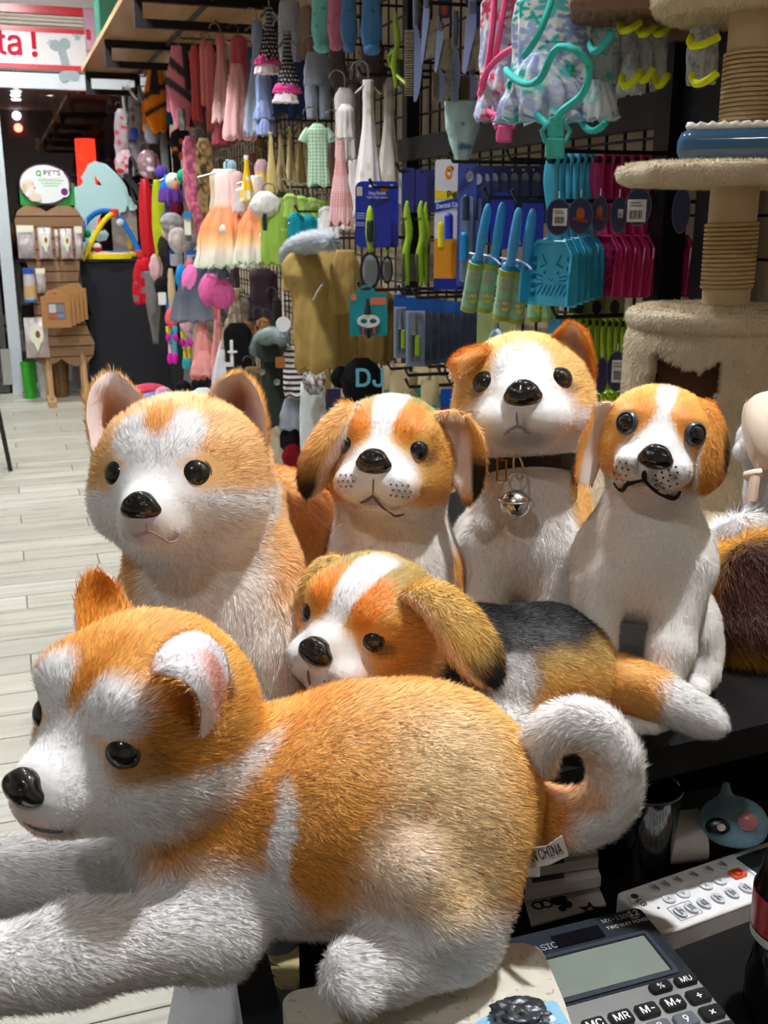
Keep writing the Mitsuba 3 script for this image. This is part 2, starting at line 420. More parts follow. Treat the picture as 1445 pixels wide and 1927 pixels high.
def eyeball(dog, h, p, r, tip, rim=(60, 58, 56), iris=(30, 20, 14), gaze=None, part='eye'):
    """a glossy dome in a rim, set into the head; tip: the direction it looks, local"""
    z = h.R @ np.asarray(tip if gaze is None else gaze, float)
    F = frame(z=z, x=h.R[:, 0])
    R_ = r * h.s; o = h.w(p)
    a = np.linspace(0, math.pi * 0.62, 14)
    dome = lathe(np.stack([np.sin(a) * R_, np.cos(a) * R_ * 0.82], 1)[::-1], 28)
    e = add(dog, part, mv(dome, o, F), (9, 7, 7), 'm_gloss', True)
    ring = tube(np.stack([np.cos(np.linspace(0, 6.283, 33)[:-1]) * R_ * 0.97, np.sin(np.linspace(0, 6.283, 33)[:-1]) * R_ * 0.97, np.full(32, R_ * 0.16)], 1), R_ * 0.13, 6, True)
    add(e, 'rim', mv(ring, o, F), rim, 'm_plastic', True)
    a = np.linspace(0, 1.05, 6)
    ir = lathe(np.stack([np.sin(a) * R_ * 0.9 + R_ * 0.02, np.cos(a) * R_ * 0.835], 1)[::-1], 24)
    return e

def nose(dog, h, p, r, up=0.25, wide=1.25, tall=0.95, rough='m_gloss'):
    """a rounded triangular button with two nostrils"""
    y = h.R @ np.array([0, math.cos(up), math.sin(up)]); F = frame(x=h.R[:, 0], z=np.cross(h.R[:, 0], y))
    o = h.w(p); s = r * h.s
    L = lambda q: o + F @ (np.asarray(q, float) * s)
    Fr = F
    q = [('e', L((0, 0, 0.18)), np.array([wide, 0.8, tall * 0.72]) * s, Fr, 0.2 * s),
         ('e', L((0, 0.1, -0.35)), np.array([wide * 0.68, 0.72, tall * 0.6]) * s, Fr, 0.25 * s),
         ('e', L((-wide * 0.45, 0.35, -0.08)), np.array([0.45, 0.42, 0.42]) * s, Fr, 0.2 * s),
         ('e', L((wide * 0.45, 0.35, -0.08)), np.array([0.45, 0.42, 0.42]) * s, Fr, 0.2 * s),
         ('e', L((-wide * 0.42, 0.86, -0.22)), np.array([0.2, 0.3, 0.15]) * s, Fr, -0.12 * s),
         ('e', L((wide * 0.42, 0.86, -0.22)), np.array([0.2, 0.3, 0.15]) * s, Fr, -0.12 * s),
         ('c', L((0, 0.95, -0.3)), L((0, 0.75, -1.0)), 0.05 * s, 0.05 * s, -0.1 * s)]
    v, f = fix(nets(q, s * 0.11))
    return add(dog, 'nose', trimesh.Trimesh(v, f, process=False), (10, 9, 10), rough, True)

def fix(vf):
    v, f = vf
    a, b, c = v[f[:, 0]], v[f[:, 1]], v[f[:, 2]]
    return (v, f[:, ::-1]) if (a * np.cross(b, c)).sum() < 0 else (v, f)

def sheet(rows, thick, nu=22, nv=16):
    """a soft flap from rows of (left, middle, right) points, base first: (vertices, faces, n per side, grid)"""
    rows = np.asarray(rows, float)                      # m x 3 x 3
    cols = [spline(rows[:, j], nv) for j in range(3)]
    t = np.linspace(-1, 1, nu)
    G = np.stack([cols[0] * (t_ * (t_ - 1) / 2) + cols[1] * (1 - t_ * t_) + cols[2] * (t_ * (t_ + 1) / 2) for t_ in t], 1)   # nv x nu x 3
    du, dv = np.gradient(G, axis=1), np.gradient(G, axis=0)
    N = np.cross(du, dv); N /= np.linalg.norm(N, axis=2, keepdims=True) + 1e-12
    e = np.minimum(1, np.minimum((1 - np.abs(t))[None, :] * 3.5, np.minimum(np.linspace(1, 0, nv)[:, None] * 6, 1)) + 0.12)[..., None]
    A, B = (G + N * thick / 2 * e).reshape(-1, 3), (G - N * thick / 2 * e).reshape(-1, 3)
    i, j = np.meshgrid(np.arange(nv - 1), np.arange(nu - 1), indexing='ij')
    q = np.stack([i * nu + j, i * nu + j + 1, (i + 1) * nu + j + 1, (i + 1) * nu + j], -1).reshape(-1, 4)
    n = nu * nv
    fA = np.vstack([q[:, [0, 1, 2]], q[:, [0, 2, 3]]]); fB = fA[:, ::-1] + n
    loop = np.concatenate([np.arange(nu), np.arange(1, nv) * nu + nu - 1, (nv - 1) * nu + np.arange(nu - 2, -1, -1), np.arange(nv - 2, 0, -1) * nu])
    k2 = np.roll(loop, -1)
    side = np.vstack([np.stack([k2, loop, loop + n], 1), np.stack([k2, loop + n, k2 + n], 1)])
    uv = np.stack(np.meshgrid(t, np.linspace(0, 1, nv)), -1).reshape(-1, 2)
    return np.vstack([A, B]), np.vstack([fA, fB, side]), n, np.vstack([uv, uv])

def ear(dog, rows, thick, outer, inner, front=True, fur_out=0.006, fur_in=0.003, dens=1.4e6, tip=None, seed=1, wid=0.0006, inner_fn=None, edge=None, world=False, patch=None):
    """rows of (px, py, depth); front: the side towards the camera is the lining"""
    P = np.array(rows, float) if world else np.array([[at(*p) for p in r] for r in rows])
    v, f, n, uv = sheet(P, thick)
    nA = np.cross(P[0][2] - P[0][0], P[1][1] - P[0][1]); toward = nA @ (EYE - P.mean((0, 1))) > 0
    isA = np.arange(len(v)) < n
    lining = isA if (toward == front) else ~isA
    colO = np.tile(lin(outer), (len(v), 1)); colI = np.tile(lin(inner), (len(v), 1))
    if tip is not None:
        c, a, b = tip; w = sst(a, b, uv[:, 1] + 0.10 * (meshkit.noise(v * 120, 3) - 0.5)); colO = blend(colO, c, w)
    if edge is not None: colO = blend(colO, edge[0], sst(edge[1], edge[2], uv[:, 0] * edge[3] + 0.12 * (meshkit.noise(v * 120, 4) - 0.5)))
    if patch is not None: colO = blend(colO, patch[0], blob(v, patch[1], patch[2], .4))
    if inner_fn is not None: colI = inner_fn(v, uv, colI)
    col = faded(np.where(lining[:, None], colI, colO))
    down = P[-1][1] - P[0][1]; down /= np.linalg.norm(down)
    nn = vnormals(v, f)
    vc = f.max(1) < n; vd = f.min(1) >= n
    lf = (vc & lining[0]) | (vd & lining[-1])
    flow = lambda p: np.tile(down, (len(p), 1))
    v2, f2, n2, c2 = furry(v, f[~lf], col, dens, fur_out, wid, flow, seed, 0.5, nn)
    parts = [(v2, f2, n2, c2)]
    if fur_in > 0:
        v3, f3, n3, c3 = furry(v, f[lf], col, dens, fur_in, wid, flow, seed + 7, 0.5, nn, vary=0.06)
    else:
        v3, f3, n3, c3 = v, f[lf], nn, col
    V = np.vstack([v2, v3]); Fc = np.vstack([f2, f3 + len(v2)])
    return add(dog, 'ear', (V, Fc, np.vstack([n2, n3]), np.vstack([c2, c3])), m='m_fur')

def pelt(dog, prims, h, paint, dens, length, width, flow, seed, lift=0.5, lenfn=None, part='body', jit=0.22, head=None):
    if head is not None:
        def lenfn(P):
            L = head.l(P); f = 1 - 0.62 * blob(L, (0, 1.1, -0.3), 0.72, 0.4)
            for p, r in head.g: f = f * sst(r * 1.0, r * 1.9, np.linalg.norm(L - np.array(p), axis=1))
            return f
    v, f = fix(nets(prims, h))
    n = vnormals(v, f)
    if part == 'body': SKIN[dog] = (v, n)
    V = furry(v, f, faded(paint(v, n)), dens, length, width, flow, seed, lift, n, jit, lenfn, colfn=lambda P, N: faded(paint(P, N)))
    return add(dog, part, V, m='m_fur')

SKIN = {}
def on_skin(dog, px, py, lift=.002):
    """the point of the dog's front surface at a pixel, lifted to the tips of its pile"""
    v, n = SKIN[dog]; q = v - EYE; d = q @ FW; x, y = CX + FPX * (q @ RT) / d, CY - FPX * (q @ UP) / d
    w = (x - px) ** 2 + (y - py) ** 2; near = np.argsort(w)[:60]; near = near[(w[near] < max(w[near[0]] * 4, 80))]; near = near[d[near] < d[near].min() + .02]
    k = np.exp(-w[near] / 18); k /= k.sum(); p, m = (v[near] * k[:, None]).sum(0), (n[near] * k[:, None]).sum(0)
    r = ray(px, py); return EYE + r * ((p - EYE) @ FW) + m / np.linalg.norm(m) * lift, m / np.linalg.norm(m)
def mouth(dog, pts, r, col=(34, 24, 24), lift=.0018):
    P = spline([on_skin(dog, *p, lift)[0] for p in pts], 5 * len(pts)); n = len(P)
    add(dog, 'mouth', tube(P, r * np.sin(np.linspace(.3, math.pi - .3, n)) ** .5, 7), col, 'm_cloth', True)
def dots_(dog, pts, r, col=(56, 40, 38), lift=.0022):
    for p in pts:
        c, m = on_skin(dog, *p, lift); s_ = trimesh.creation.icosphere(1, 1.0); s_.apply_scale([r, r, r * .5]); add(dog, 'whisker_dot', mv(s_, c, frame(z=m, x=RT)), col, 'm_cloth', True)

def faded(c):
    """a thick pile scatters light between its strands: the dyed colours are seen paler and more golden"""
    s = (c.max(1) - c.min(1)) / np.maximum(c.max(1), 1e-6)
    k = (sst(.15, .95, s) * sst(.10, .35, c.max(1)) * (c[:, 0] > c[:, 2]))[:, None]
    return np.clip(c * (1 + k * np.array([0.0, .21, .22])) + k * np.array([.0, .010, .010]), 0, 1)
def headflow(h, body, fade=(1.3, 1.9)):
    """the pile runs back from the nose over the head, then along the body"""
    nz = h.w((0, 1.5, -0.15))
    def fl(P):
        a = P - nz; a = a / (np.linalg.norm(a, axis=1, keepdims=True) + 1e-9)
        L = h.l(P); w = sst(*fade, np.linalg.norm(L, axis=1))[:, None]
        b = np.asarray(body(P), float) if callable(body) else np.tile(np.asarray(body, float), (len(P), 1))
        return a * (1 - w) + b * w
    return fl

ORANGE, WHITE = (226, 140, 48), (238, 238, 239)

# --- the puppy lying in front, seen from its left side
F_ = Head(283, 1345, 0.620, 197, -32, -17, 15); F_.g = [((-.5, .8, .1), .16), ((.5, .8, .1), .16), ((0, 1.45, -.2), .2)]
fd = thing('plush_dog', 'orange and white plush puppy lying in the foreground with a tightly curled white tail', 'plush toy')
h = F_
prims = [h.ell((0, 0, 0.02), (1.0, 1.02, 0.95)), h.ell((0, 0.15, -0.42), (0.95, 0.85, 0.55), 0.3),
         h.cap((0, 0.55, -0.28), (0, 1.12, -0.32), 0.52, 0.36, 0.25), h.ell((0, 1.0, -0.40), (0.40, 0.40, 0.28), 0.2),
         h.ell((0, 0.85, -0.60), (0.34, 0.42, 0.2), 0.18), h.ell((-0.45, 0.55, 0.42), (0.32, 0.3, 0.22), 0.25), h.ell((0.45, 0.55, 0.42), (0.32, 0.3, 0.22), 0.25),
         px_c((400, 1500, .655, 125), (420, 1590, .655, 145), .03),
         px_c((420, 1570, .655, 165), (640, 1525, .665, 200), .03), px_c((640, 1525, .665, 200), (835, 1510, .670, 168), .03),
         px_e((818, 1490, .670), 165, 168, 165, .03), px_e((750, 1456, .675), 185, 152, 150, .03),
         px_c((395, 1620, .630, 108), (402, 1745, .610, 86), .014), px_c((402, 1745, .610, 86), (130, 1795, .560, 74), .012), px_c((130, 1795, .560, 74), (-140, 1860, .525, 78), .02),
         px_c((330, 1600, .680, 95), (230, 1640, .670, 66), .03), px_c((230, 1640, .670, 66), (-150, 1655, .620, 72), .02),
         px_e((850, 1640, .630), 128, 190, 85, .012, 12), px_c((800, 1560, .625, 70), (768, 1640, .605, 62), .012), px_c((768, 1640, .605, 62), (820, 1720, .61, 78), .015),
         px_c((850, 1760, .630, 85), (740, 1800, .610, 70), .015), px_c((740, 1800, .610, 70), (672, 1835, .590, 62), .012),
         px_e((645, 1808, .585), 34, 36, 30, .006), px_e((640, 1852, .578), 32, 32, 28, .006), px_e((675, 1880, .575), 34, 30, 28, .006)]
def f_paint(P, N):
    L = h.l(P); x, y, z = L.T
    g = meshkit.fbm(P * 60, 2, 1) - 0.5
    col = np.tile(lin((219, 140, 58)), (len(P), 1))
    col = blend(col, (190, 104, 30), np.clip(meshkit.fbm(P * 14, 3, 5) * 2.2 - 0.95, 0, 1) * 0.7)
    col = blend(col, (236, 188, 124), np.clip(meshkit.fbm(P * 10, 3, 9) * 2.4 - 1.1, 0, 1) * 0.8)
    # body: white belly, chest, legs, flank edge
    depth_below = (P - at(640, 1500, .665)) @ UP                      # height in the body's own frame
    col = blend(col, (240, 202, 160), 0.8 * seg(P, at(840, 1440, .62), at(840, 1680, .59), 0.034, 0.6))
    col = blend(col, WHITE, sst(-0.048, -0.080, depth_below + 0.014 * g))
    for a, b, r in (((270, 1560, .64), (290, 1680, .66), .034), ((420, 1760, .60), (-140, 1860, .525), .040), ((250, 1640, .66), (-150, 1655, .62), .040), ((470, 1735, .60), (440, 1790, .60), .030),
                    ((850, 1790, .62), (640, 1850, .575), .036), ((532, 1400, .602), (524, 1520, .593), .0075), ((524, 1520, .593), (512, 1680, .598), .0075)):
        col = blend(col, WHITE, seg(P, at(*a), at(*b), r + 0.010 * g, 0.35))
    col = blend(col, (244, 232, 220), .6 * seg(P, at(732, 1668, .585), at(752, 1615, .59), .020, .75))
    col = blend(col, (150, 110, 84), .55 * np.maximum(seg(P, at(518, 1430, .600), at(512, 1520, .591), .0016, .5), seg(P, at(512, 1520, .591), at(502, 1660, .596), .0016, .5)))
    col = blend(col, (176, 92, 40), .6 * seg(P, at(850, 1445, .607), at(775, 1545, .60), .0022, .6))
    # head
    hd = 1 - sst(1.02, 1.22, np.linalg.norm(L * [1, .68, 1], axis=1))
    hc = np.tile(lin((216, 138, 58)), (len(P), 1))
    hc = blend(hc, (236, 176, 92), np.clip(meshkit.fbm(L * 3, 3, 2) * 2.2 - 1.0, 0, 1) * 0.7)
    gg = meshkit.fbm(L * 7, 2, 3) - 0.5
    lowz = -0.26 + 0.16 * np.abs(x)
    wm = np.maximum(sst(lowz + 0.08, lowz - 0.10, z + 0.1 * gg), blob(L, (0, 1.1, -0.25), (0.60, 0.62, 0.52), 0.2))
    wm = np.maximum(wm, np.maximum(blob(L, (-0.36, 0.85, 0.44), (0.30, 0.5, 0.26), 0.3), blob(L, (0.36, 0.85, 0.44), (0.34, 0.5, 0.25), 0.3)))
    wm = np.maximum(wm, blob(L, (0, 1.0, 0.12), (0.30, 0.5, 0.30), 0.35))
    hc = blend(hc, WHITE, wm)
    hc = blend(hc, (212, 130, 48), blob(L, (0, 0.75, 0.66), (0.13, 0.5, 0.34), 0.35))
    hc = blend(hc, (150, 92, 48), 0.75 * np.maximum(blob(L, (-0.55, 0.72, 0.02), (0.22, 0.3, 0.2), 0.4), blob(L, (0.60, 0.72, 0.02), (0.24, 0.3, 0.2), 0.4)))
    hc = blend(hc, (96, 90, 96), 0.75 * seg(L, (-0.25, 1.25, -0.62), (0.28, 1.25, -0.60), 0.11, 0.6))
    hc = blend(hc, (150, 148, 158), 0.5 * blob(L, (0, 1.42, -0.30), 0.24, 0.5))
    col = col * (1 - hd[:, None]) + hc * hd[:, None]
    return col
fl = headflow(h, lambda P: RT * 0.95 - UP * 0.35 + (P @ np.array([0.3, 0, 0]))[:, None] * 0)
pelt(fd, prims, 0.0036, f_paint, 1.6e6, 0.0062, 0.00056, fl, 11, 0.5, head=h)
eyeball(fd, h, (-0.50, 0.80, 0.10), 0.165, (-0.35, 0.92, 0.1))
eyeball(fd, h, (0.50, 0.80, 0.10), 0.165, (0.35, 0.92, 0.1))
nose(fd, h, (0, 1.42, -0.20), 0.185)
# far ear, near ear (folded forward), lining white and pink
ear(fd, [[(150, 1205, .645), (190, 1185, .66), (262, 1165, .665)], [(142, 1150, .65), (185, 1120, .665), (235, 1125, .67)], [(150, 1095, .655), (180, 1078, .66), (205, 1085, .66)]], .006,
    (218, 134, 46), (240, 238, 240), front=False, fur_out=.007, dens=1.1e6, seed=21)
def f_in(v, uv, c):
    c = blend(c, (222, 150, 132), .8 * (1 - sst(.1, .6, np.abs(uv[:, 0] + .35))) * (1 - sst(.45, .8, uv[:, 1])))
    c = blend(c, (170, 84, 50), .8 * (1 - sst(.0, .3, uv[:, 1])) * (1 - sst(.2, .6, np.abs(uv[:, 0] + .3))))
    c = blend(c, (224, 150, 140), .7 * sst(.86, 1.0, uv[:, 1]))
    return blend(c, (218, 146, 66), sst(.78, .92, uv[:, 0]))
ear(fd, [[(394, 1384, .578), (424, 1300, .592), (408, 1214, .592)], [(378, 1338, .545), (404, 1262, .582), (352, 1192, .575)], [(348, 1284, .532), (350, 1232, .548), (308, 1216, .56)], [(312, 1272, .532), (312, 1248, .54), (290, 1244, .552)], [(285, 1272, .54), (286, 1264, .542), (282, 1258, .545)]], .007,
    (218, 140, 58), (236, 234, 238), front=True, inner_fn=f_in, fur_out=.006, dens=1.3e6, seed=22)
tp = spline([at(*p) for p in ((950, 1480, .685), (1030, 1532, .675), (1100, 1540, .665), (1150, 1500, .655), (1156, 1425, .648), (1112, 1368, .645), (1052, 1366, .648), (1018, 1404, .655), (1020, 1436, .662))], 26)
tr = np.interp(np.linspace(0, 1, 26), [0, .25, .5, .75, 1], [44, 46, 42, 40, 26]) * .66 / FPX
tprims = [('c', tp[i], tp[i + 1], tr[i], tr[i + 1], .006) for i in range(25)]
tmid = at(1080, 1455, .66)
def t_paint(P, N):
    out = np.linalg.norm((P - tmid) @ np.stack([RT, UP], 1), axis=1)
    col = np.tile(lin((246, 243, 242)), (len(P), 1))
    low = sst(0.0, 1.0, ((P - tmid) @ (-UP * 26 - RT * 14)) * 1.0)
    col = blend(col, (222, 138, 52), np.maximum(sst(0.028, 0.018, out), 0) * sst(-0.2, 0.5, ((P - tmid) @ (-UP * 26 - RT * 10))))
    col = blend(col, (222, 138, 52), seg(P, at(960, 1485, .67), at(1030, 1530, .67), 0.022, 0.4))
    return blend(col, (240, 205, 175), 0.5 * sst(0.027, 0.017, out))
def t_flow(P):
    i = ((P[:, None] - tp[None, ::3]) ** 2).sum(2).argmin(1) * 3
    i = np.minimum(i, 24); return tp[i + 1] - tp[i]
pelt(fd, tprims, 0.0034, t_paint, 1.3e6, 0.0062, 0.00055, lambda P: t_flow(P) * 30, 12, 0.6, part='tail')

# --- the big shiba behind it, sitting at the left end of the shelf
A_ = Head(345, 893, 0.80, 161, -10, -4, 0); A_.g = [((-.43, .81, .03), .185), ((.43, .81, .03), .19), ((0, 1.28, -.3), .21)]
ad = thing('plush_dog', 'largest pale orange and white plush dog with upright ears, sitting at the left', 'plush toy')
h = A_
prims = [h.ell((0, 0, 0), (1.03, 1.0, 0.92)), h.ell((-0.42, 0.25, -0.34), (0.55, 0.6, 0.45), 0.25), h.ell((0.42, 0.25, -0.34), (0.55, 0.6, 0.45), 0.25),
         h.cap((0, 0.6, -0.28), (0, 1.05, -0.36), 0.44, 0.32, 0.25), h.ell((0, 0.85, -0.58), (0.36, 0.4, 0.2), 0.2),
         h.cap((0, 0.2, -0.62), (-0.05, 0.5, -0.70), 0.4, 0.25, 0.2),
         px_c((385, 960, .86, 140), (400, 1130, .85, 160), .03), px_e((405, 1180, .845), 158, 170, 130, .03), px_c((400, 1250, .84, 120), (400, 1350, .84, 100), .03),
         px_c((430, 960, .90, 100), (520, 1000, .98, 105), .03), px_c((520, 1000, .98, 100), (535, 1010, 1.06, 88), .03),
         px_c((480, 1060, .84, 75), (520, 1230, .81, 62), .02), px_c((520, 1230, .81, 62), (500, 1420, .80, 50), .02),
         px_c((300, 1130, .83, 62), (300, 1420, .815, 50), .02), px_c((500, 1080, .95, 100), (520, 1170, .97, 110), .03),
         px_e((300, 1430, .80), 52, 30, 60, .01), px_e((505, 1430, .785), 52, 30, 60, .01)]
def a_paint(P, N):
    L = h.l(P); x, y, z = L.T
    g = meshkit.fbm(P * 60, 2, 1) - 0.5
    col = np.tile(lin((232, 168, 112)), (len(P), 1))
    col = blend(col, (222, 142, 66), np.clip(meshkit.fbm(P * 11, 3, 4) * 2.4 - 1.0, 0, 1) * 0.8)
    col = blend(col, (246, 222, 190), np.clip(meshkit.fbm(P * 17, 3, 8) * 2.6 - 1.45, 0, 1))
    col = blend(col, (246, 238, 230), seg(P, at(375, 1040, .77), at(390, 1400, .74), 0.056 + 0.01 * g, 0.25))
    col = blend(col, (244, 234, 224), 0.85 * seg(P, at(540, 1180, .77), at(500, 1420, .77), 0.026, 0.5))
    col = blend(col, (244, 236, 228), 0.8 * seg(P, at(300, 1210, .79), at(300, 1420, .79), 0.03, 0.5))
    hd = 1 - sst(1.06, 1.2, np.linalg.norm(L * [1, .68, 1.0], axis=1))
    hc = np.tile(lin((232, 170, 116)), (len(P), 1))
    hc = blend(hc, (212, 128, 56), 0.75 * np.clip(meshkit.fbm(L * 3.2, 3, 2) * 2.2 - 1.0, 0, 1) * sst(0.1, 0.6, z))
    gg = meshkit.fbm(L * 7, 2, 3) - 0.5
    edge = -0.12 - 0.05 * np.abs(x) + 0.05 * gg
    wm = np.maximum(sst(edge + 0.10, edge - 0.08, z), blob(L, (0, 1.0, -0.2), (0.52, 0.6, 0.42), 0.2))
    wm = np.maximum(wm, blob(L, (0, 0.95, 0.18), (0.31, 0.5, 0.42), 0.2))
    wm = np.maximum(wm, np.maximum(blob(L, (-0.27, 0.80, 0.42), (0.24, 0.5, 0.26), 0.3), blob(L, (0.27, 0.80, 0.45), (0.24, 0.5, 0.28), 0.3)))
    hc = blend(hc, WHITE, wm)
    hc = blend(hc, (218, 140, 68), blob(L, (0, 0.72, 0.66), (0.17, 0.5, 0.22), 0.35))
    hc = blend(hc, (214, 150, 90), 0.5 * np.maximum(blob(L, (-0.62, 0.66, 0.10), 0.22, 0.5), blob(L, (0.62, 0.66, 0.10), 0.22, 0.5)))
    hc = blend(hc, (120, 106, 110), 0.6 * seg(L, (-0.20, 1.20, -0.60), (0.40, 1.08, -0.62), 0.055, 0.7))
    hc = blend(hc, (150, 138, 142), 0.6 * blob(L, (0, 1.36, -0.52), 0.2, 0.6))
    return col * (1 - hd[:, None]) + hc * hd[:, None]
pelt(ad, prims, 0.0042, a_paint, 1.1e6, 0.0062, 0.00064, headflow(h, lambda P: np.tile(-UP - 0.25 * FW, (len(P), 1))), 31, 0.45, head=h)
eyeball(ad, h, (-0.43, 0.80, 0.03), 0.178, (-0.2, 0.97, 0.06), rim=(88, 82, 72))
eyeball(ad, h, (0.43, 0.80, 0.03), 0.185, (0.2, 0.97, 0.06), rim=(88, 82, 72))
nose(ad, h, (0, 1.25, -0.30), 0.185)
pink = lambda a: (lambda v, uv, c: blend(blend(c, (226, 172, 140), 0.85 * (1 - sst(0.25, 0.8, np.abs(uv[:, 0]))) * (1 - sst(0.55, 0.95, uv[:, 1]))), (190, 110, 70), a * (1 - sst(0.0, 0.45, uv[:, 1])) * (1 - sst(.2, .9, np.abs(uv[:, 0])))))
ear(ad, [[(186, 885, .790), (238, 850, .825), (290, 782, .800)], [(164, 800, .785), (215, 782, .825), (268, 748, .80)], [(168, 740, .79), (205, 738, .81), (243, 722, .80)], [(192, 708, .80), (208, 700, .805), (226, 706, .80)]], .006,
    (232, 170, 96), (240, 232, 232), inner_fn=pink(.5), seed=33, dens=.9e6)
ear(ad, [[(392, 782, .795), (448, 830, .83), (494, 888, .79)], [(396, 742, .79), (455, 772, .835), (502, 812, .79)], [(412, 718, .795), (458, 728, .82), (494, 758, .795)], [(440, 706, .80), (455, 703, .805), (472, 718, .80)]], .006,
    (232, 170, 96), (240, 232, 232), inner_fn=pink(.7), seed=34, dens=.9e6)
# --- shared face of the beagle puppies
PEACH = (238, 214, 198)
def beagle_face(L, P, olive=1.0, blaze=0.17, dots=True):
    x, y, z = L.T
    gg = meshkit.fbm(L * 7, 2, 3) - 0.5
    hc = np.tile(lin((222, 146, 70)), (len(L), 1))
    hc = blend(hc, (238, 184, 112), 0.7 * np.clip(meshkit.fbm(L * 3.2, 3, 2) * 2.2 - 1.0, 0, 1))
    if olive:
        hc = blend(hc, (156, 122, 68), olive * sst(0.30, 0.85, z + 0.35 * gg) * sst(0.95, 0.35, y))
        hc = blend(hc, (214, 172, 92), 0.6 * olive * np.clip(meshkit.fbm(L * 9, 2, 7) * 3 - 1.4, 0, 1) * sst(0.1, 0.7, z))
    for s in (-1, 1):
        hc = blend(hc, (222, 122, 36), blob(L, (s * 0.36, 0.72, 0.52), (0.22, 0.5, 0.36), 0.25))
    bw = blaze * (0.85 + 0.55 * sst(0.3, 0.9, z)) + 0.03 * gg
    wm = (1 - sst(bw * 0.85, bw * 1.15, np.abs(x))) * sst(-0.2, 0.2, y) * sst(1.3, 0.9, np.abs(z))
    wm = np.maximum(wm, blob(L, (0, 1.02, -0.32), (0.62, 0.62, 0.50), 0.16))
    wm = np.maximum(wm, blob(L, (0, 1.0, 0.02), (0.30, 0.5, 0.22), 0.3))
    wm = np.maximum(wm, sst(-.60, -.80, z + .1 * gg))
    hc = blend(hc, WHITE, wm)
    for s in (-1, 1):
        hc = blend(hc, (60, 44, 34), 0.75 * blob(L, (s * 0.66, 0.70, 0.04), (0.13, 0.3, 0.13), 0.5))
    return hc

def whiskers(hc, L, s0=0.30):
    for s in (-1, 1):
        for a, b in ((0.30, -0.34), (0.40, -0.37), (0.50, -0.40), (0.33, -0.45), (0.43, -0.47), (0.52, -0.50), (0.38, -0.55), (0.47, -0.57)):
            hc = blend(hc, (64, 52, 54), 0.8 * blob(L, (s * a, 1.10, b), (0.038, 0.6, 0.032), 0.4))
    return hc

def beagle_head(h, muz=1.0, chin=1.0):
    return [h.ell((0, 0, 0.05), (1.0, 1.0, 0.92)), h.ell((0, 0.2, -0.35), (0.88, 0.8, 0.5), 0.3),
            h.cap((0, 0.5, -0.20), (0, 1.0 * muz, -0.20), 0.5, 0.34, 0.25),
            h.ell((-0.27, 0.98 * muz, -0.42), (0.37, 0.36, 0.30), 0.12), h.ell((0.27, 0.98 * muz, -0.42), (0.37, 0.36, 0.30), 0.12),
            h.ell((0, 0.82 * muz, -0.72), (0.36, 0.36, 0.17 * chin), 0.12),
            h.cap((0, 1.45 * muz, -0.42), (0, 1.28 * muz, -0.70), 0.035, 0.05, -0.10),
            h.ell((-0.42, 0.55, 0.36), (0.3, 0.3, 0.2), 0.25), h.ell((0.42, 0.55, 0.36), (0.3, 0.3, 0.2), 0.25)]

# --- B: beagle puppy sitting in the middle
h = Head(738, 862, 0.92, 121, -12, -2, 5); h.g = [((-.53, .8, .14), .135), ((.53, .8, .14), .135), ((0, 1.28, -.1), .25)]
bd = thing('plush_dog', 'beagle plush puppy sitting in the middle with blackened ear tips', 'plush toy')
prims = beagle_head(h) + [px_c((735, 940, .95, 88), (735, 1040, .955, 112), .03), px_e((738, 1090, .955), 120, 130, 110, .03), px_c((740, 1150, .96, 116), (740, 1195, .96, 112), .03),
        px_c((680, 1150, .91, 48), (675, 1325, .91, 38), .015), px_c((790, 1150, .91, 48), (800, 1325, .91, 38), .015),
        px_e((670, 1335, .89), 44, 24, 50, .01), px_e((805, 1335, .89), 44, 24, 50, .01)]
def b_paint(P, N, h=h):
    L = h.l(P)
    col = np.tile(lin((243, 238, 234)), (len(P), 1))
    col = blend(col, (222, 146, 70), np.maximum(blob(P, at(862, 1075, .94), 0.022, 0.4), blob(P, at(735, 1040, 1.02), 0.055, 0.3)))
    hd = 1 - sst(1.04, 1.16, np.linalg.norm(L * [1, .68, .98], axis=1))
    hc = whiskers(beagle_face(L, P), L)
    hc = blend(hc, (110, 78, 76), 0.75 * np.maximum(seg(L, (-0.3, 1.0, -0.74), (0.05, 1.2, -0.66), 0.09, 0.6), seg(L, (0.05, 1.2, -0.66), (0.46, 0.95, -0.78), 0.05, 0.6)))
    hc = blend(hc, (150, 120, 120), 0.5 * seg(L, (0, 1.5, -0.36), (0, 1.25, -0.66), 0.05, 0.8))
    return col * (1 - hd[:, None]) + hc * hd[:, None]
pelt(bd, prims, 0.0038, b_paint, 1.0e6, 0.0045, 0.00056, headflow(h, lambda P: np.tile(-UP, (len(P), 1)), (1.15, 1.5)), 41, 0.45, head=h)
eyeball(bd, h, (-0.53, 0.80, 0.14), 0.152, (-0.3, 0.93, 0.12), rim=(70, 58, 40))
eyeball(bd, h, (0.53, 0.80, 0.14), 0.152, (0.3, 0.93, 0.12), rim=(70, 58, 40))
nose(bd, h, (0, 1.26, -0.10), 0.215)
ear(bd, [[(640, 762, .905), (662, 762, .90), (684, 772, .895)], [(600, 800, .895), (628, 815, .875), (650, 838, .89)], [(568, 866, .895), (594, 870, .875), (630, 882, .90)], [(566, 908, .90), (584, 912, .885), (616, 905, .905)], [(572, 930, .90), (580, 936, .895), (592, 926, .90)]], .007,
    (226, 158, 88), (238, 218, 204), front=False, tip=((26, 22, 16), .5, .85), edge=((240, 220, 206), .15, .42, 1), seed=43, fur_out=.005)
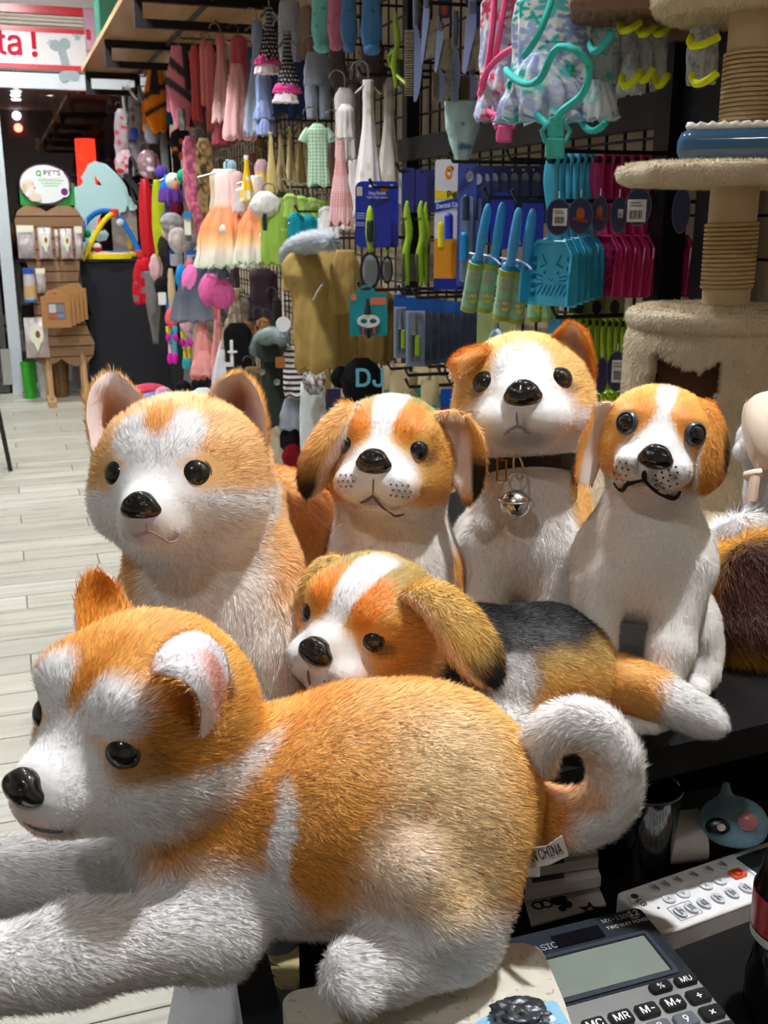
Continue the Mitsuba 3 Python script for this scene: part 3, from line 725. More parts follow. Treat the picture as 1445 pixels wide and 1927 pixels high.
def b_in(v, uv, c):
    w = sst(.38, .62, uv[:, 0]); c = blend(c, (222, 170, 140), 0.5 * (1 - sst(.1, .4, uv[:, 1])))
    o = blend(np.tile(lin((224, 152, 78)), (len(v), 1)), (22, 20, 16), sst(.40, .62, uv[:, 1]))
    o2 = blend(c, (226, 150, 76), sst(.82, .95, uv[:, 1])); o2 = blend(o2, (22, 20, 16), sst(.93, 1.0, uv[:, 1]))
    return o2 * (1 - w[:, None]) + o * w[:, None]
ear(bd, [[(812, 786, .895), (848, 778, .885), (884, 788, .895)], [(838, 830, .895), (872, 822, .905), (912, 836, .885)], [(842, 885, .90), (874, 884, .905), (914, 886, .885)], [(862, 925, .905), (882, 928, .90), (908, 915, .89)], [(876, 945, .905), (885, 948, .90), (896, 938, .895)]], .007,
    (226, 158, 88), (242, 224, 212), front=True, inner_fn=b_in, seed=44, fur_out=.005)

# --- C: white and tan puppy with a collar and a bell
h = Head(985, 752, 0.98, 128, -8, 0, -2); h.g = [((-.53, .8, .18), .135), ((.52, .8, .18), .135), ((0, 1.26, -.05), .25)]
cd = thing('plush_dog', 'white and tan plush dog with black collar and folded ears, tallest of the group', 'plush toy')
hC = h
prims = [h.ell((0, 0, 0.02), (1.02, 1.0, 0.95)), h.ell((0, 0.25, -0.36), (1.0, 0.78, 0.52), 0.3), h.cap((0, 0.5, -0.10), (0, 1.0, -0.10), 0.52, 0.34, 0.25),
         h.ell((-0.25, 0.95, -0.38), (0.40, 0.36, 0.32), 0.12), h.ell((0.25, 0.95, -0.38), (0.40, 0.36, 0.32), 0.12), h.ell((0, 0.85, -0.62), (0.34, 0.32, 0.2), 0.1),
         px_c((990, 850, .99, 80), (988, 960, .995, 80), .01), px_c((985, 1000, 1.0, 104), (980, 1015, 1.0, 112), .015), px_e((980, 1022, 1.03), 128, 86, 110, .02),
         px_c((905, 1040, .975, 52), (900, 1240, .96, 44), .015), px_c((1048, 1040, .975, 52), (1048, 1240, .96, 40), .015),
         px_c((982, 1020, 1.08, 88), (982, 1030, 1.09, 84), .03), px_e((1060, 960, 1.03), 52, 90, 60, .02),
         px_e((895, 1262, .94), 46, 22, 52, .01), px_e((1050, 1262, .94), 46, 22, 52, .01)]
def c_paint(P, N, h=h):
    L = h.l(P); x, y, z = L.T; gg = meshkit.fbm(L * 7, 2, 3) - 0.5; g = meshkit.fbm(P * 60, 2, 1) - 0.5
    col = np.tile(lin((244, 240, 237)), (len(P), 1))
    col = blend(col, (226, 166, 100), np.maximum(seg(P, at(1100, 930, 1.0), at(1105, 1060, .99), .028 + .01 * g, .4), 0.7 * seg(P, at(925, 940, .95), at(950, 1010, .94), .008, .7)))
    hd = 1 - sst(1.02, 1.16, np.linalg.norm(L * [1, .68, 1.0], axis=1))
    hc = np.tile(lin((230, 174, 108)), (len(P), 1))
    hc = blend(hc, (218, 142, 66), 0.8 * np.clip(meshkit.fbm(L * 3, 3, 2) * 2.2 - 0.9, 0, 1))
    wm = np.maximum(sst(-0.10, -0.34, z - 0.25 * sst(.5, 1, np.abs(x)) * 0 + 0.12 * gg), blob(L, (0, 0.98, 0.12), (0.46, 0.62, 0.74), 0.14))
    wm = np.maximum(wm, blob(L, (0, 1.0, -0.30), (0.78, 0.7, 0.52), 0.2))
    hc = blend(hc, WHITE, wm)
    hc = blend(hc, (228, 186, 130), 0.6 * blob(L, (0, 0.75, 0.75), (0.14, .5, .22), .5))
    for s in (-1, 1): hc = blend(hc, (90, 62, 44), 0.7 * blob(L, (s * 0.64, 0.72, 0.06), (0.10, .3, .12), .5))
    hc = blend(hc, (112, 116, 128), 0.75 * np.maximum(blob(L, (0, 1.12, -0.66), (0.34, .4, .13), .6), seg(L, (0, 1.4, -0.25), (0, 1.22, -0.56), 0.045, .8)))
    return col * (1 - hd[:, None]) + hc * hd[:, None]
pelt(cd, prims, 0.004, c_paint, 1.0e6, 0.0050, 0.00058, headflow(h, lambda P: np.tile(-UP, (len(P), 1)), (1.15, 1.5)), 51, 0.5, head=h)
eyeball(cd, h, (-0.53, 0.80, 0.18), 0.152, (-0.25, 0.95, 0.1), rim=(62, 50, 40))
eyeball(cd, h, (0.52, 0.80, 0.18), 0.152, (0.25, 0.95, 0.1), rim=(62, 50, 40))
nose(cd, h, (0, 1.24, -0.05), 0.215)
ear(cd, [[(878, 742, .975), (905, 702, .985), (934, 664, .98)], [(846, 690, .955), (885, 664, .955), (930, 655, .96)], [(848, 702, .935), (882, 676, .935), (926, 660, .945)], [(854, 716, .93), (878, 698, .93), (905, 682, .94)]], .006,
    (224, 142, 60), (238, 222, 214), front=True, seed=53, fur_out=.006)
def c_in(v, uv, c): return blend(blend(c, (226, 186, 170), .6 * (1 - sst(0, .4, uv[:, 1]))), (224, 146, 66), np.maximum(sst(.55, .8, uv[:, 0]), sst(-.6, -.9, uv[:, 0])))
ear(cd, [[(1036, 655, .965), (1072, 690, .985), (1110, 738, .965)], [(1040, 635, .955), (1080, 655, .975), (1118, 695, .955)], [(1058, 618, .95), (1082, 622, .955), (1112, 655, .95)], [(1066, 612, .945), (1080, 612, .945), (1096, 624, .945)]], .006,
    (224, 142, 60), (240, 226, 220), front=True, inner_fn=c_in, seed=54, fur_out=.006)
# collar with buckle, ring and bell: things the dog wears
co = thing('dog_collar', 'black leather collar with a small gold buckle round the tallest plush dog\'s neck', 'collar')
t = np.linspace(0, 2 * np.pi, 61)[:-1]
cc = at(992, 890, .99); rr = 97 * .99 / FPX
Fc = frame(x=RT, z=UP * .96 + FW * .25)
prof = [(0.0, -.0088), (.0022, -.0088), (.003, -.007), (.003, .007), (.0022, .0088), (0, .0088)]
ring = trimesh.creation.revolve(np.array([(rr + a, b) for a, b in prof] + [(rr + prof[0][0], prof[0][1])]), sections=60)
add(co, 'strap', mv(ring, cc, Fc), (17, 15, 15), 'm_satin', 40)
def on_collar(px, py, off=.004):
    r0 = ray(px, py); d = (cc - EYE) @ FW; P = EYE + r0 * (d - rr * .9); return P
def loop_at(p, rx, rz, r, R, sides=6, n=24):
    a = np.linspace(0, 2 * np.pi, n + 1)[:-1]
    return mv(tube(np.stack([np.cos(a) * rx, a * 0, np.sin(a) * rz], 1), r, sides, True), p, R)
Rc = np.stack([RT, -FW, UP], 1)
bk = on_collar(942, 886) - FW * .008
a = np.array([(-.004, -.009), (.004, -.009), (.004, .009), (-.004, .009)])
add(co, 'buckle', mv(tube([(x, 0, z) for x, z in a], .0011, 6, True), bk, Rc), (196, 150, 92), 'm_metal', 40, label='small gold buckle')
p = on_collar(970, 882) - FW * .020
add(co, 'ring', loop_at(p, .0045, .0105, .0011, Rc @ frame(x=[.5, -.2, 0.1], y=[0.2, .6, 0])), (190, 188, 184), 'm_metal', True, label='steel ring')
be = thing('jingle_bell', 'clear silver jingle bell hanging from the black collar by a split ring', 'bell')
p2 = on_collar(968, 908) - FW * .024
add(be, 'split_ring', loop_at(p2, .0082, .0075, .0009, Rc), (205, 205, 205), 'm_metal', True)
pb = on_collar(963, 950) - FW * .024; rb = 27 * .95 / FPX
q = fix(nets([('e', pb, np.array([rb, rb, rb * .98]), None, 0.0), ('c', pb - FW * rb - UP * rb * .1, pb - FW * rb * .8 - UP * rb * .1, rb * .13, rb * .13, -.0006), ('c', pb - FW * rb - UP * rb * .15, pb - FW * rb - UP * rb * .55, rb * .06, rb * .06, -.0006)], .0009))
add(be, 'shell', trimesh.Trimesh(*q, process=False), (205, 203, 200), 'm_metal', True)
a = np.linspace(0, 2 * np.pi, 33)[:-1]
add(be, 'rim', mv(tube(np.stack([np.cos(a) * rb * 1.04, np.sin(a) * rb * 1.04, a * 0 + rb * .32], 1), .0011, 6, True), pb), (215, 213, 210), 'm_metal', True)
add(be, 'cross_slot', mv(cat([bx(-.0026, .0026, -.0006, .0006, -.0007, .0007), bx(-.0007, .0007, -.0006, .0006, -.0026, .0026)]), pb - FW * rb * .78 - RT * rb * .42 + UP * rb * .58, Rc), (20, 20, 20))
add(be, 'slot', mv(bx(-.0008, .0008, -.001, .0005, -.005, .001), pb - FW * rb * .99 - UP * rb * .1, Rc), (16, 14, 14))
add(be, 'slot', mv(lathe([(0, 0), (.0021, 0), (.0021, .0008), (0, .0008)], 16), pb - FW * rb * 1.0 - UP * rb * .05, frame(z=-FW, x=RT)), (16, 14, 14))

# --- D: beagle sitting at the right
h = Head(1236, 830, 0.885, 108, -12, -8, 11); h.g = [((-.53, .8, .24), .21), ((.53, .8, .24), .21), ((0, 1.32, -.22), .27)]
dd = thing('plush_dog', 'beagle plush dog sitting at the right with wide bulging eyes and hanging ears', 'plush toy')
hD = h
prims = beagle_head(h, 1.02) + [px_c((1225, 930, .91, 84), (1218, 1000, .915, 100), .02), px_e((1212, 1060, .92), 116, 96, 100, .03), px_e((1206, 1072, .94), 126, 88, 105, .03),
        px_c((1122, 1100, .895, 50), (1110, 1330, .875, 38), .015), px_c((1290, 1080, .895, 46), (1262, 1220, .885, 40), .015), px_c((1262, 1220, .885, 40), (1232, 1340, .875, 35), .012),
        px_e((1215, 1352, .872), 44, 24, 48, .008), px_e((1100, 1365, .855), 44, 24, 52, .008),
        px_c((1212, 1060, 1.0, 84), (1215, 1075, 1.01, 80), .03), px_e((1300, 1190, .985), 48, 95, 110, .02), px_c((1310, 1230, .965, 40), (1322, 1270, .945, 32), .015), px_e((1303, 1296, .930), 30, 22, 46, .008)]
for i, (a_, b_) in enumerate(((1180, 1358), (1202, 1366), (1228, 1366), (1250, 1355))): prims.append(px_e((a_, b_, .853), 14, 14, 22, .004))
def d_paint(P, N, h=h):
    L = h.l(P); x, y, z = L.T
    col = np.tile(lin((243, 239, 236)), (len(P), 1))
    col = blend(col, (214, 132, 54), np.maximum(blob(P, at(1335, 1050, .93), 0.016, .4), blob(P, at(1230, 1090, 1.0), .05, .3)))
    for i, (a_, b_) in enumerate(((1178, 1350), (1203, 1358), (1232, 1352), (1246, 1346))):
        col = blend(col, (58, 44, 38), 0.85 * blob(P, at(a_, b_, .840), .0046, .5))
    col = blend(col, (58, 44, 38), 0.85 * blob(P, at(1310, 1303, .89), .006, .5))
    hd = 1 - sst(1.04, 1.16, np.linalg.norm(L * [1, .68, .98], axis=1))
    hc = np.tile(lin((220, 138, 56)), (len(P), 1))
    hc = blend(hc, (236, 178, 100), 0.8 * np.clip(meshkit.fbm(L * 3.2, 3, 2) * 2.2 - 1.0, 0, 1))
    gg = meshkit.fbm(L * 7, 2, 3) - 0.5
    bw = 0.10 + 0.16 * sst(.55, .1, z) + 0.06 * sst(.5, .9, z) + .02 * gg
    wm = (1 - sst(bw * .85, bw * 1.15, np.abs(x))) * sst(0, .3, y) * sst(1.05, .9, z)
    wm = np.maximum(wm, blob(L, (0, 1.05, -0.33), (0.66, 0.66, 0.48), 0.14)); wm = np.maximum(wm, blob(L, (0, .98, .0), (.34, .5, .28), .25)); wm = np.maximum(wm, sst(-.62, -.82, z + .1 * gg))
    hc = blend(hc, (222, 124, 38), np.maximum(blob(L, (-.36, .72, .45), (.2, .5, .3), .3), blob(L, (.36, .72, .45), (.2, .5, .3), .3)))
    hc = blend(hc, WHITE, wm)
    for s in (-1, 1):
        hc = blend(hc, (70, 40, 28), .5 * blob(L, (s * .52, .72, .40), (.22, .4, .08), .6))
        for i in range(5):
            for j in range(4):
                hc = blend(hc, (80, 50, 38), .8 * blob(L, (s * (.24 + .085 * i), 1.1, -.30 - .075 * j - .015 * i), (.033, .6, .031), .4))
        hc = blend(hc, (34, 22, 20), .9 * seg(L, (0, 1.30, -.60), (s * .34, 1.05, -.80), .055, .5)); hc = blend(hc, (34, 22, 20), .9 * seg(L, (s * .34, 1.05, -.80), (s * .58, .85, -.70), .05, .5))
    hc = blend(hc, (60, 34, 26), .85 * seg(L, (0, 1.45, -.34), (0, 1.3, -.62), .08, .6))
    hc = blend(hc, (206, 140, 92), .6 * blob(L, (0, 1.0, -.80), (.3, .4, .08), .5))
    return col * (1 - hd[:, None]) + hc * hd[:, None]
pelt(dd, prims, 0.0036, d_paint, 1.0e6, 0.0036, 0.00055, headflow(h, lambda P: np.tile(-UP, (len(P), 1)), (1.15, 1.5)), 61, 0.4, head=h)
for s, gz in ((-1, (-.75, .62, .05)), (1, (.55, .80, -.05))):
    o = h.w((s * .53, .80, .24)); F = frame(z=h.R @ np.array([s * .55, .83, .05]), x=h.R[:, 0]); R_ = .19 * h.s
    e = add(dd, 'eye', mv(lathe(np.array([(0.0, -.6), (.98, -.55), (1.08, -.1), (1.04, .45), (.90, .62), (.82, .60), (.80, .5), (.80, .5), (0.0, .48)]) * R_, 28), o, F), (52, 62, 80), 'm_plastic', 35)
    a = np.linspace(0, 1.35, 12)
    add(e, 'lens', mv(lathe(np.stack([np.sin(a) * R_ * .82, np.cos(a) * R_ * .5 + R_ * .34], 1)[::-1], 28), o, F), (10, 8, 8), 'm_gloss', True)
nose(dd, h, (0, 1.30, -0.22), 0.235)
def d_inL(v, uv, c): return blend(blend(c, (226, 206, 192), .5), (214, 130, 56), sst(-.55, -.85, uv[:, 0]))
ear(dd, [[(1118, 764, .88), (1142, 756, .875), (1160, 764, .88)], [(1095, 830, .875), (1118, 822, .885), (1140, 826, .885)], [(1083, 885, .875), (1104, 880, .885), (1126, 884, .89)], [(1084, 906, .875), (1100, 912, .88), (1116, 910, .885)]], .006,
    (216, 134, 58), (238, 228, 218), front=True, inner_fn=d_inL, seed=63, fur_out=.004, fur_in=0)
def d_outR(v, uv, c): return c
ear(dd, [[(1296, 770, .862), (1320, 756, .868), (1342, 764, .885)], [(1310, 838, .850), (1342, 815, .850), (1367, 828, .885)], [(1302, 895, .848), (1338, 888, .848), (1365, 880, .885)], [(1302, 918, .852), (1324, 930, .854), (1346, 914, .88)]], .006,
    (218, 138, 60), (240, 230, 220), front=False, edge=((240, 230, 220), .62, .74, -1), seed=64, fur_out=.0035, fur_in=0, tip=((214, 128, 50), .6, .9), patch=((70, 42, 36), at(1362, 852, .872), .018))

# --- E: beagle lying across the front of the shelf
h = Head(703, 1172, 0.80, 134, -31, -17, 20); h.g = [((-.53, .8, .12), .15), ((.53, .8, .12), .15), ((0, 1.29, -.14), .25)]
ed = thing('plush_dog', 'beagle plush puppy lying down with a black back, floppy ear and white tipped tail', 'plush toy')
hE = h
prims = beagle_head(h, .98, .9) + [px_c((770, 1230, .83, 100), (880, 1265, .865, 112), .03), px_c((880, 1265, .865, 112), (1010, 1260, .885, 108), .03), px_e((1040, 1262, .885), 118, 112, 130, .03),
        px_c((1000, 1280, .845, 62), (975, 1370, .83, 50), .02), px_c((960, 1385, .815, 42), (880, 1395, .80, 36), .015),
        px_c((700, 1330, .78, 40), (590, 1375, .76, 36), .02), px_c((760, 1330, .80, 45), (700, 1330, .78, 40), .02), px_c((650, 1310, .86, 40), (545, 1325, .85, 34), .02)]
def e_paint(P, N, h=h):
    L = h.l(P); g = meshkit.fbm(P * 60, 2, 1) - 0.5
    col = np.tile(lin((222, 144, 68)), (len(P), 1))
    col = blend(col, (238, 186, 112), .7 * np.clip(meshkit.fbm(P * 14, 3, 4) * 2.4 - 1.0, 0, 1))
    bk = np.maximum(seg(P, at(860, 1200, .85), at(1020, 1150, .87), .050 + .012 * g, .22), seg(P, at(885, 1290, .82), at(900, 1240, .82), .044, .25))
    col = blend(col, (168, 126, 66), np.maximum(seg(P, at(860, 1200, .85), at(1050, 1150, .87), .060 + .012 * g, .25), bk))
    col = blend(col, (9, 10, 14), bk)
    col = blend(col, WHITE, np.maximum(seg(P, at(978, 1262, .80), at(955, 1360, .80), .019 + .008 * g, .35), seg(P, at(990, 1235, .81), at(978, 1262, .80), .010, .5)))
    col = blend(col, WHITE, np.maximum(seg(P, at(720, 1340, .79), at(560, 1375, .76), .022, .3), seg(P, at(640, 1315, .86), at(540, 1328, .85), .024, .3)))
    col = blend(col, WHITE, seg(P, at(940, 1390, .81), at(870, 1398, .80), .024, .4))
    hd = 1 - sst(1.04, 1.16, np.linalg.norm(L * [1, .68, .98], axis=1))
    hc = whiskers(beagle_face(L, P, 0.9, .18), L)
    hc = blend(hc, (130, 92, 86), .7 * seg(L, (0, 1.5, -0.36), (0, 1.18, -0.70), 0.04, 0.8))
    return col * (1 - hd[:, None]) + hc * hd[:, None]
pelt(ed, prims, 0.0036, e_paint, 1.05e6, 0.0046, 0.00055, headflow(h, lambda P: np.tile(RT * .9 - UP * .45, (len(P), 1)), (1.2, 1.6)), 71, 0.45, head=h)
eyeball(ed, h, (-0.53, 0.80, 0.12), 0.15, (-0.3, 0.93, 0.12), rim=(60, 46, 36))
eyeball(ed, h, (0.53, 0.80, 0.12), 0.15, (0.3, 0.93, 0.12), rim=(60, 46, 36))
nose(ed, h, (0, 1.27, -0.14), 0.215)
ear(ed, [[(668, 1085, .80), (655, 1062, .81), (632, 1044, .815)], [(625, 1098, .79), (606, 1076, .80), (596, 1056, .81)], [(588, 1128, .79), (578, 1110, .795), (574, 1084, .80)], [(580, 1146, .79), (573, 1135, .795), (572, 1118, .80)]], .007,
    (200, 148, 76), (226, 160, 96), front=False, seed=73, fur_out=.005)
ear(ed, [[(750, 1130, .755), (778, 1112, .76), (806, 1102, .775)], [(806, 1172, .735), (835, 1142, .735), (868, 1122, .76)], [(836, 1226, .73), (876, 1204, .73), (914, 1166, .755)], [(874, 1272, .73), (910, 1262, .735), (944, 1228, .755)], [(912, 1290, .735), (932, 1292, .74), (948, 1272, .75)]], .008,
    (206, 152, 78), (236, 196, 168), front=False, tip=((16, 16, 18), .58, .88), edge=((236, 190, 152), .45, .70, -1), seed=74, fur_out=.006)
tp2 = spline([at(*p) for p in ((1100, 1272, .885), (1180, 1288, .868), (1260, 1320, .850), (1340, 1360, .838))], 16)
tprims2 = [('c', tp2[i], tp2[i + 1], *(np.array([np.interp(j, [0, 6, 12, 15], [48, 46, 36, 28]) for j in (i, i + 1)]) * .88 / FPX), .006) for i in range(15)]
def e_tail(P, N):
    s = (P - tp2[0]) @ ((tp2[-1] - tp2[0]) / np.linalg.norm(tp2[-1] - tp2[0])) + .012 * (meshkit.fbm(P * 80, 2, 2) - .5)
    col = blend(np.tile(lin((220, 142, 66)), (len(P), 1)), (238, 186, 112), .6 * np.clip(meshkit.fbm(P * 16, 3, 4) * 2.4 - 1.0, 0, 1))
    return blend(col, WHITE, sst(.060, .076, s))
pelt(ed, tprims2, 0.0034, e_tail, 1.05e6, 0.0046, 0.00055, lambda P: np.tile(tp2[-1] - tp2[0], (len(P), 1)) * 8, 72, 0.45, part='tail')

# stitched mouths and whisker dots
dk = (44, 28, 26)
mouth(dd, ((1212, 886), (1212, 904)), .0022, dk, .0008); mouth(dd, ((1212, 902), (1196, 906), (1178, 914), (1162, 916), (1156, 908)), .0019, dk, .0006); mouth(dd, ((1212, 902), (1228, 919), (1248, 930), (1265, 937), (1279, 925)), .0020, dk, .0006)
dots_(dd, [(1160 + 10 * i + 4 * (j % 2), 868 + 10 * j + 2 * i) for i in range(3) for j in range(4)] + [(1234 + 12 * i + 3 * (j % 2), 892 + 9 * j - 4 * i) for i in range(4) for j in range(4)], .0010, (74, 50, 42))
mouth(bd, ((703, 902), (702, 930)), .0009, (150, 122, 120), .0006); mouth(bd, ((702, 932), (690, 941), (678, 946)), .0013, (110, 84, 84), .0004); mouth(bd, ((702, 932), (716, 951), (735, 964), (750, 970), (760, 967)), .0011, (110, 84, 84), .0004)
dots_(bd, [(644 + 9 * i + 4 * (j % 2), 896 + 9 * j) for i in range(3) for j in range(3)] + [(736 + 10 * i + 4 * (j % 2), 912 + 9 * j + i) for i in range(4) for j in range(3)], .0010, (104, 94, 102))
mouth(ed, ((580, 1262), (582, 1280), (590, 1298)), .0009, (140, 106, 98), .0006); dots_(ed, [(614 + 9 * i + 3 * (j % 2), 1280 + 8 * j + i) for i in range(4) for j in range(3)], .0009, (96, 78, 72))
mouth(cd, ((972, 776), (973, 800)), .0009, (128, 128, 134), .0008); mouth(cd, ((950, 816), (962, 806), (973, 802), (986, 806), (998, 816)), .0012, (136, 138, 146), .0006)
mouth(ad, ((246, 1001), (262, 1006), (276, 1000), (296, 1007), (338, 1007)), .0008, (168, 142, 140), .0002); mouth(ad, ((275, 984), (276, 1000)), .0007, (170, 148, 146), .0004); mouth(fd, ((42, 1540), (60, 1553), (86, 1562), (118, 1564)), .0013, (96, 92, 98), .0004)
# ------------------------------------------------------------------ shop window, canopy, display by the door
F_WIN = np.stack([VV, UU, ZZ], 1)              # x to the right along the window, y out of the shop, z up
F_WALL = np.stack([-UU, VV, ZZ], 1)            # x to the right for someone facing the clothes wall, y into it
def F_VIEW(p):
    y = (np.asarray(p) - EYE) * [1, 1, 0]; y /= np.linalg.norm(y); return np.stack([np.cross(y, ZZ), y, ZZ], 1)
def F_YAW(F, deg):
    a = math.radians(deg); return F @ np.array([[math.cos(a), -math.sin(a), 0], [math.sin(a), math.cos(a), 0], [0, 0, 1]])
def vz(px, py, u):
    p = onu(px, py, u); return p @ VV, p[2]
def wbox(u0, u1, a, b, bev=0.0):               # a, b: (v, z) corners
    return uvbox(u0, u1, min(a[0], b[0]), max(a[0], b[0]), min(a[1], b[1]), max(a[1], b[1]), bev)
def lettering(parent, text, h, o, F, color, bold=False, part='lettering', depth=.0006, m='m_matte', center=False, sx=1.0):
    t = meshkit.text_mesh(text, h, depth, bold); v = np.array(t.vertices)
    if center: v[:, 0] -= (v[:, 0].max() + v[:, 0].min()) / 2
    v = np.stack([v[:, 0] * sx, -v[:, 2], v[:, 1]], 1)          # reads along x, faces -y
    return add(parent, part, mv(trimesh.Trimesh(v, t.faces, process=False), o, F), color, m)

UW = U_END
vl, _ = vz(8, 440, UW); vh, zh = vz(10, 152, UW); vr = V_WALL - .02
_, zs = vz(10, 132, UW)
wn = 'window_1'; scene_w = struct('window_1', cat([wbox(UW - .03, UW + .03, (vl - .045, 0), (vl + .045, zh)), wbox(UW - .03, UW + .03, (vl - .045, zh - .05), (vr, zh + .06)), wbox(UW - .03, UW + .03, (vl, 0), (vr, .07))]), (206, 214, 222), 'm_plastic')
add(wn, 'pane', wbox(UW - .004, UW + .004, (vl + .04, .07), (vr, zh - .05)), (200, 210, 210), 'm_film')
dn = struct('door_1', cat([wbox(UW - .03, UW + .03, (vl - .10, .01), (vl - .065, zh)), wbox(UW - .03, UW + .03, (vl - 1.0, .01), (vl - .95, zh)), wbox(UW - .03, UW + .03, (vl - 1.0, .01), (vl - .065, .1)), wbox(UW - .03, UW + .03, (vl - 1.0, zh - .06), (vl - .065, zh))]), (70, 72, 74), 'm_plastic')
add(dn, 'pane', wbox(UW - .004, UW + .004, (vl - .95, .1), (vl - .10, zh - .06)), (200, 210, 210), 'm_film')
hz0, hz1 = vz(6, 560, UW)[1], vz(6, 465, UW)[1]
hx = vl - .09
add(dn, 'handle', cat([tube([uv2(UW - .09, hx, hz0), uv2(UW - .09, hx, hz1)], .014, 10)] + [tube([uv2(UW - .09, hx, z), uv2(UW - .02, hx, z)], .010, 8) for z in (hz0 + .1, hz1 - .1)]), (210, 212, 214), 'm_metal', 40)
lz0, lz1 = vz(20, 722, UW)[1], vz(20, 655, UW)[1]
add(dn, 'lock_rail', wbox(UW - .05, UW - .03, (hx - .02, lz0), (hx + .05, lz1)), (190, 192, 194), 'm_metal')
# fascia above the window
struct('wall_front', cat([wbox(UW - .02, UW + .05, (V_LEFT, zs), (V_WALL, Z_TOP)), wbox(UW - .02, UW + .05, (V_LEFT, 0), (vl - 1.0, zs))]), (206, 202, 200))
bn = thing('shop_banner', 'white fascia banner with red borders and red script lettering above the shop window', 'banner')
_, z1 = vz(10, 48, UW - .03)
va, vb = vz(-40, 90, UW - .03)[0], vz(161, 90, UW - .03)[0]
add(bn, 'sheet', wbox(UW - .035, UW - .022, (va, zs + .01), (vb, z1)), (222, 218, 220), 'm_gloss2')
scene['m_gloss2'] = pr(roughness=0.18, specular=0.5)
for za in (zs + .01, z1 - .035):
    add(bn, 'red_border', wbox(UW - .039, UW - .0355, (va, za), (vb, za + .035)), (200, 34, 48), 'm_plastic')
F = F_WIN
lettering(bn, 'ita', .17, uv2(UW - .036, vz(44, 100, UW)[0] - .24, vz(0, 102, UW)[1]), F, (204, 40, 70), True, depth=.002, sx=.9)
lettering(bn, '!', .17, uv2(UW - .036, vz(55, 100, UW)[0], vz(0, 104, UW)[1]), F, (204, 30, 50), True, depth=.002)
def paw(o, s, F, parent, color):
    c = [affinity.translate(Point(0, 0).buffer(.5), 0, 0)] + [affinity.translate(Point(0, 0).buffer(.2), .62 * math.cos(a) * 1.1, .62 * math.sin(a) + .22) for a in (.3, 1.1, 2.04, 2.84)]
    m = cat([extr(g, .002) for g in c]); m.apply_scale([s, 1, s]); add(parent, 'paw_print', mv(m, o, F), color)
for a, b in ((145, 72), (98, 88), (92, 8), (124, 20)):
    if 45 < b: paw(uv2(UW - .038, *vz(a, b, UW)), .045, F, bn, (160, 176, 178))
bone = Polygon([(-.03, -.1), (.03, -.1), (.03, .1), (-.03, .1)]).union(Point(-.035, .11).buffer(.04)).union(Point(.035, .11).buffer(.04)).union(Point(-.035, -.11).buffer(.04)).union(Point(.035, -.11).buffer(.04))
add(bn, 'bone_print', mv(extr(affinity.rotate(bone, 12), .002), uv2(UW - .038, *vz(121, 115, UW)), F), (160, 172, 176))
lv = thing('fascia_louver', 'cream ribbed fascia strips with a red line above the banner', 'fascia')
for i, (a, b) in enumerate(((46, 40), (39, 33), (32, 26))):
    add(lv, 'rib', wbox(UW - .05 - .01 * (i % 2), UW - .0215, (va, vz(10, a, UW)[1]), (vb, vz(10, b, UW)[1]), .004), (196, 190, 176))
add(lv, 'red_border', wbox(UW - .06, UW - .0215, (va, vz(10, 25, UW)[1]), (vb, vz(10, 9, UW)[1])), (196, 36, 50), 'm_plastic')
pb = thing('hanging_bag', 'pale pink packet hanging at the right end of the red and white banner', 'packet')
add(pb, 'pouch', wbox(UW - .10, UW - .06, vz(160, 100, UW), vz(176, 20, UW), .01), (190, 150, 168), 'm_plastic'); add(pb, 'red_strip', wbox(UW - .112, UW - .1, vz(161, 78, UW), vz(167, 60, UW)), (190, 40, 60), 'm_plastic')
gb = thing('storage_box', 'dark green box standing on top of the canopy shelf', 'box')
# the corridor outside
struct('floor_outside', uvbox(UW + .05, 16, V_LEFT, 4, -.06, -.004), (120, 116, 112), 'm_plastic', kind='structure')
struct('ceiling_outside', uvbox(UW + .05, 14.6, V_LEFT, 4, 2.6, 2.7), (120, 116, 124))
struct('wall_outside', uvbox(14.5, 14.6, V_LEFT, 4, 0, 2.6), (50, 38, 40))
for i, (a, b, c) in enumerate(((30, 163, 1), (30, 171, 1), (29, 178, 1), (30, 186, 1), (31, 215, 1), (34, 238, 0))):
    r0 = ray(a, b); q = EYE + r0 * ((2.6 - EYE[2]) / r0[2]) if b < 190 else onu(a, b, 14.46)
    k = thing('corridor_lamp', ('red' if c == 0 else 'white') + ' glowing lamp seen through the window, number %s from the top of its row' % ('first second third fourth fifth sixth'.split()[i]), 'lamp', 'lamps outside the window')
    d = ply(mv(lathe([(0, 0), (.045, 0), (.05, .008), (.05, .016), (0, .016)], 20), q - ZZ * .017, np.eye(3) if b < 190 else frame(z=-UU, x=VV)), (255, 255, 255)); cc_ = (4, 4.2, 4.4) if c else (6, .5, .3)
    d['emitter'] = {'type': 'area', 'radiance': {'type': 'rgb', 'value': list(cc_)}}; scene[k] = d
rc = thing('light_column', 'glowing red column in the dark corridor outside the window', 'light column')
p0, p1 = vz(146, 340, 12), vz(178, 262, 12)
d = ply(mv(lathe([(0, 0), (abs(p1[0] - p0[0]) / 2, 0), (abs(p1[0] - p0[0]) / 2, p1[1] - p0[1] + .6), (0, p1[1] - p0[1] + .6)], 24), uv2(12, (p0[0] + p1[0]) / 2, p0[1] - .6)), (200, 20, 10), 'm_plastic', 40)
d['emitter'] = {'type': 'area', 'radiance': {'type': 'rgb', 'value': [1.1, .035, .015]}}; scene[rc + '__tube'] = d
add(rc, 'foot', uvbox(11.85, 12.15, (p0[0] + p1[0]) / 2 - .2, (p0[0] + p1[0]) / 2 + .2, 0, p0[1] - .6), (30, 26, 26))
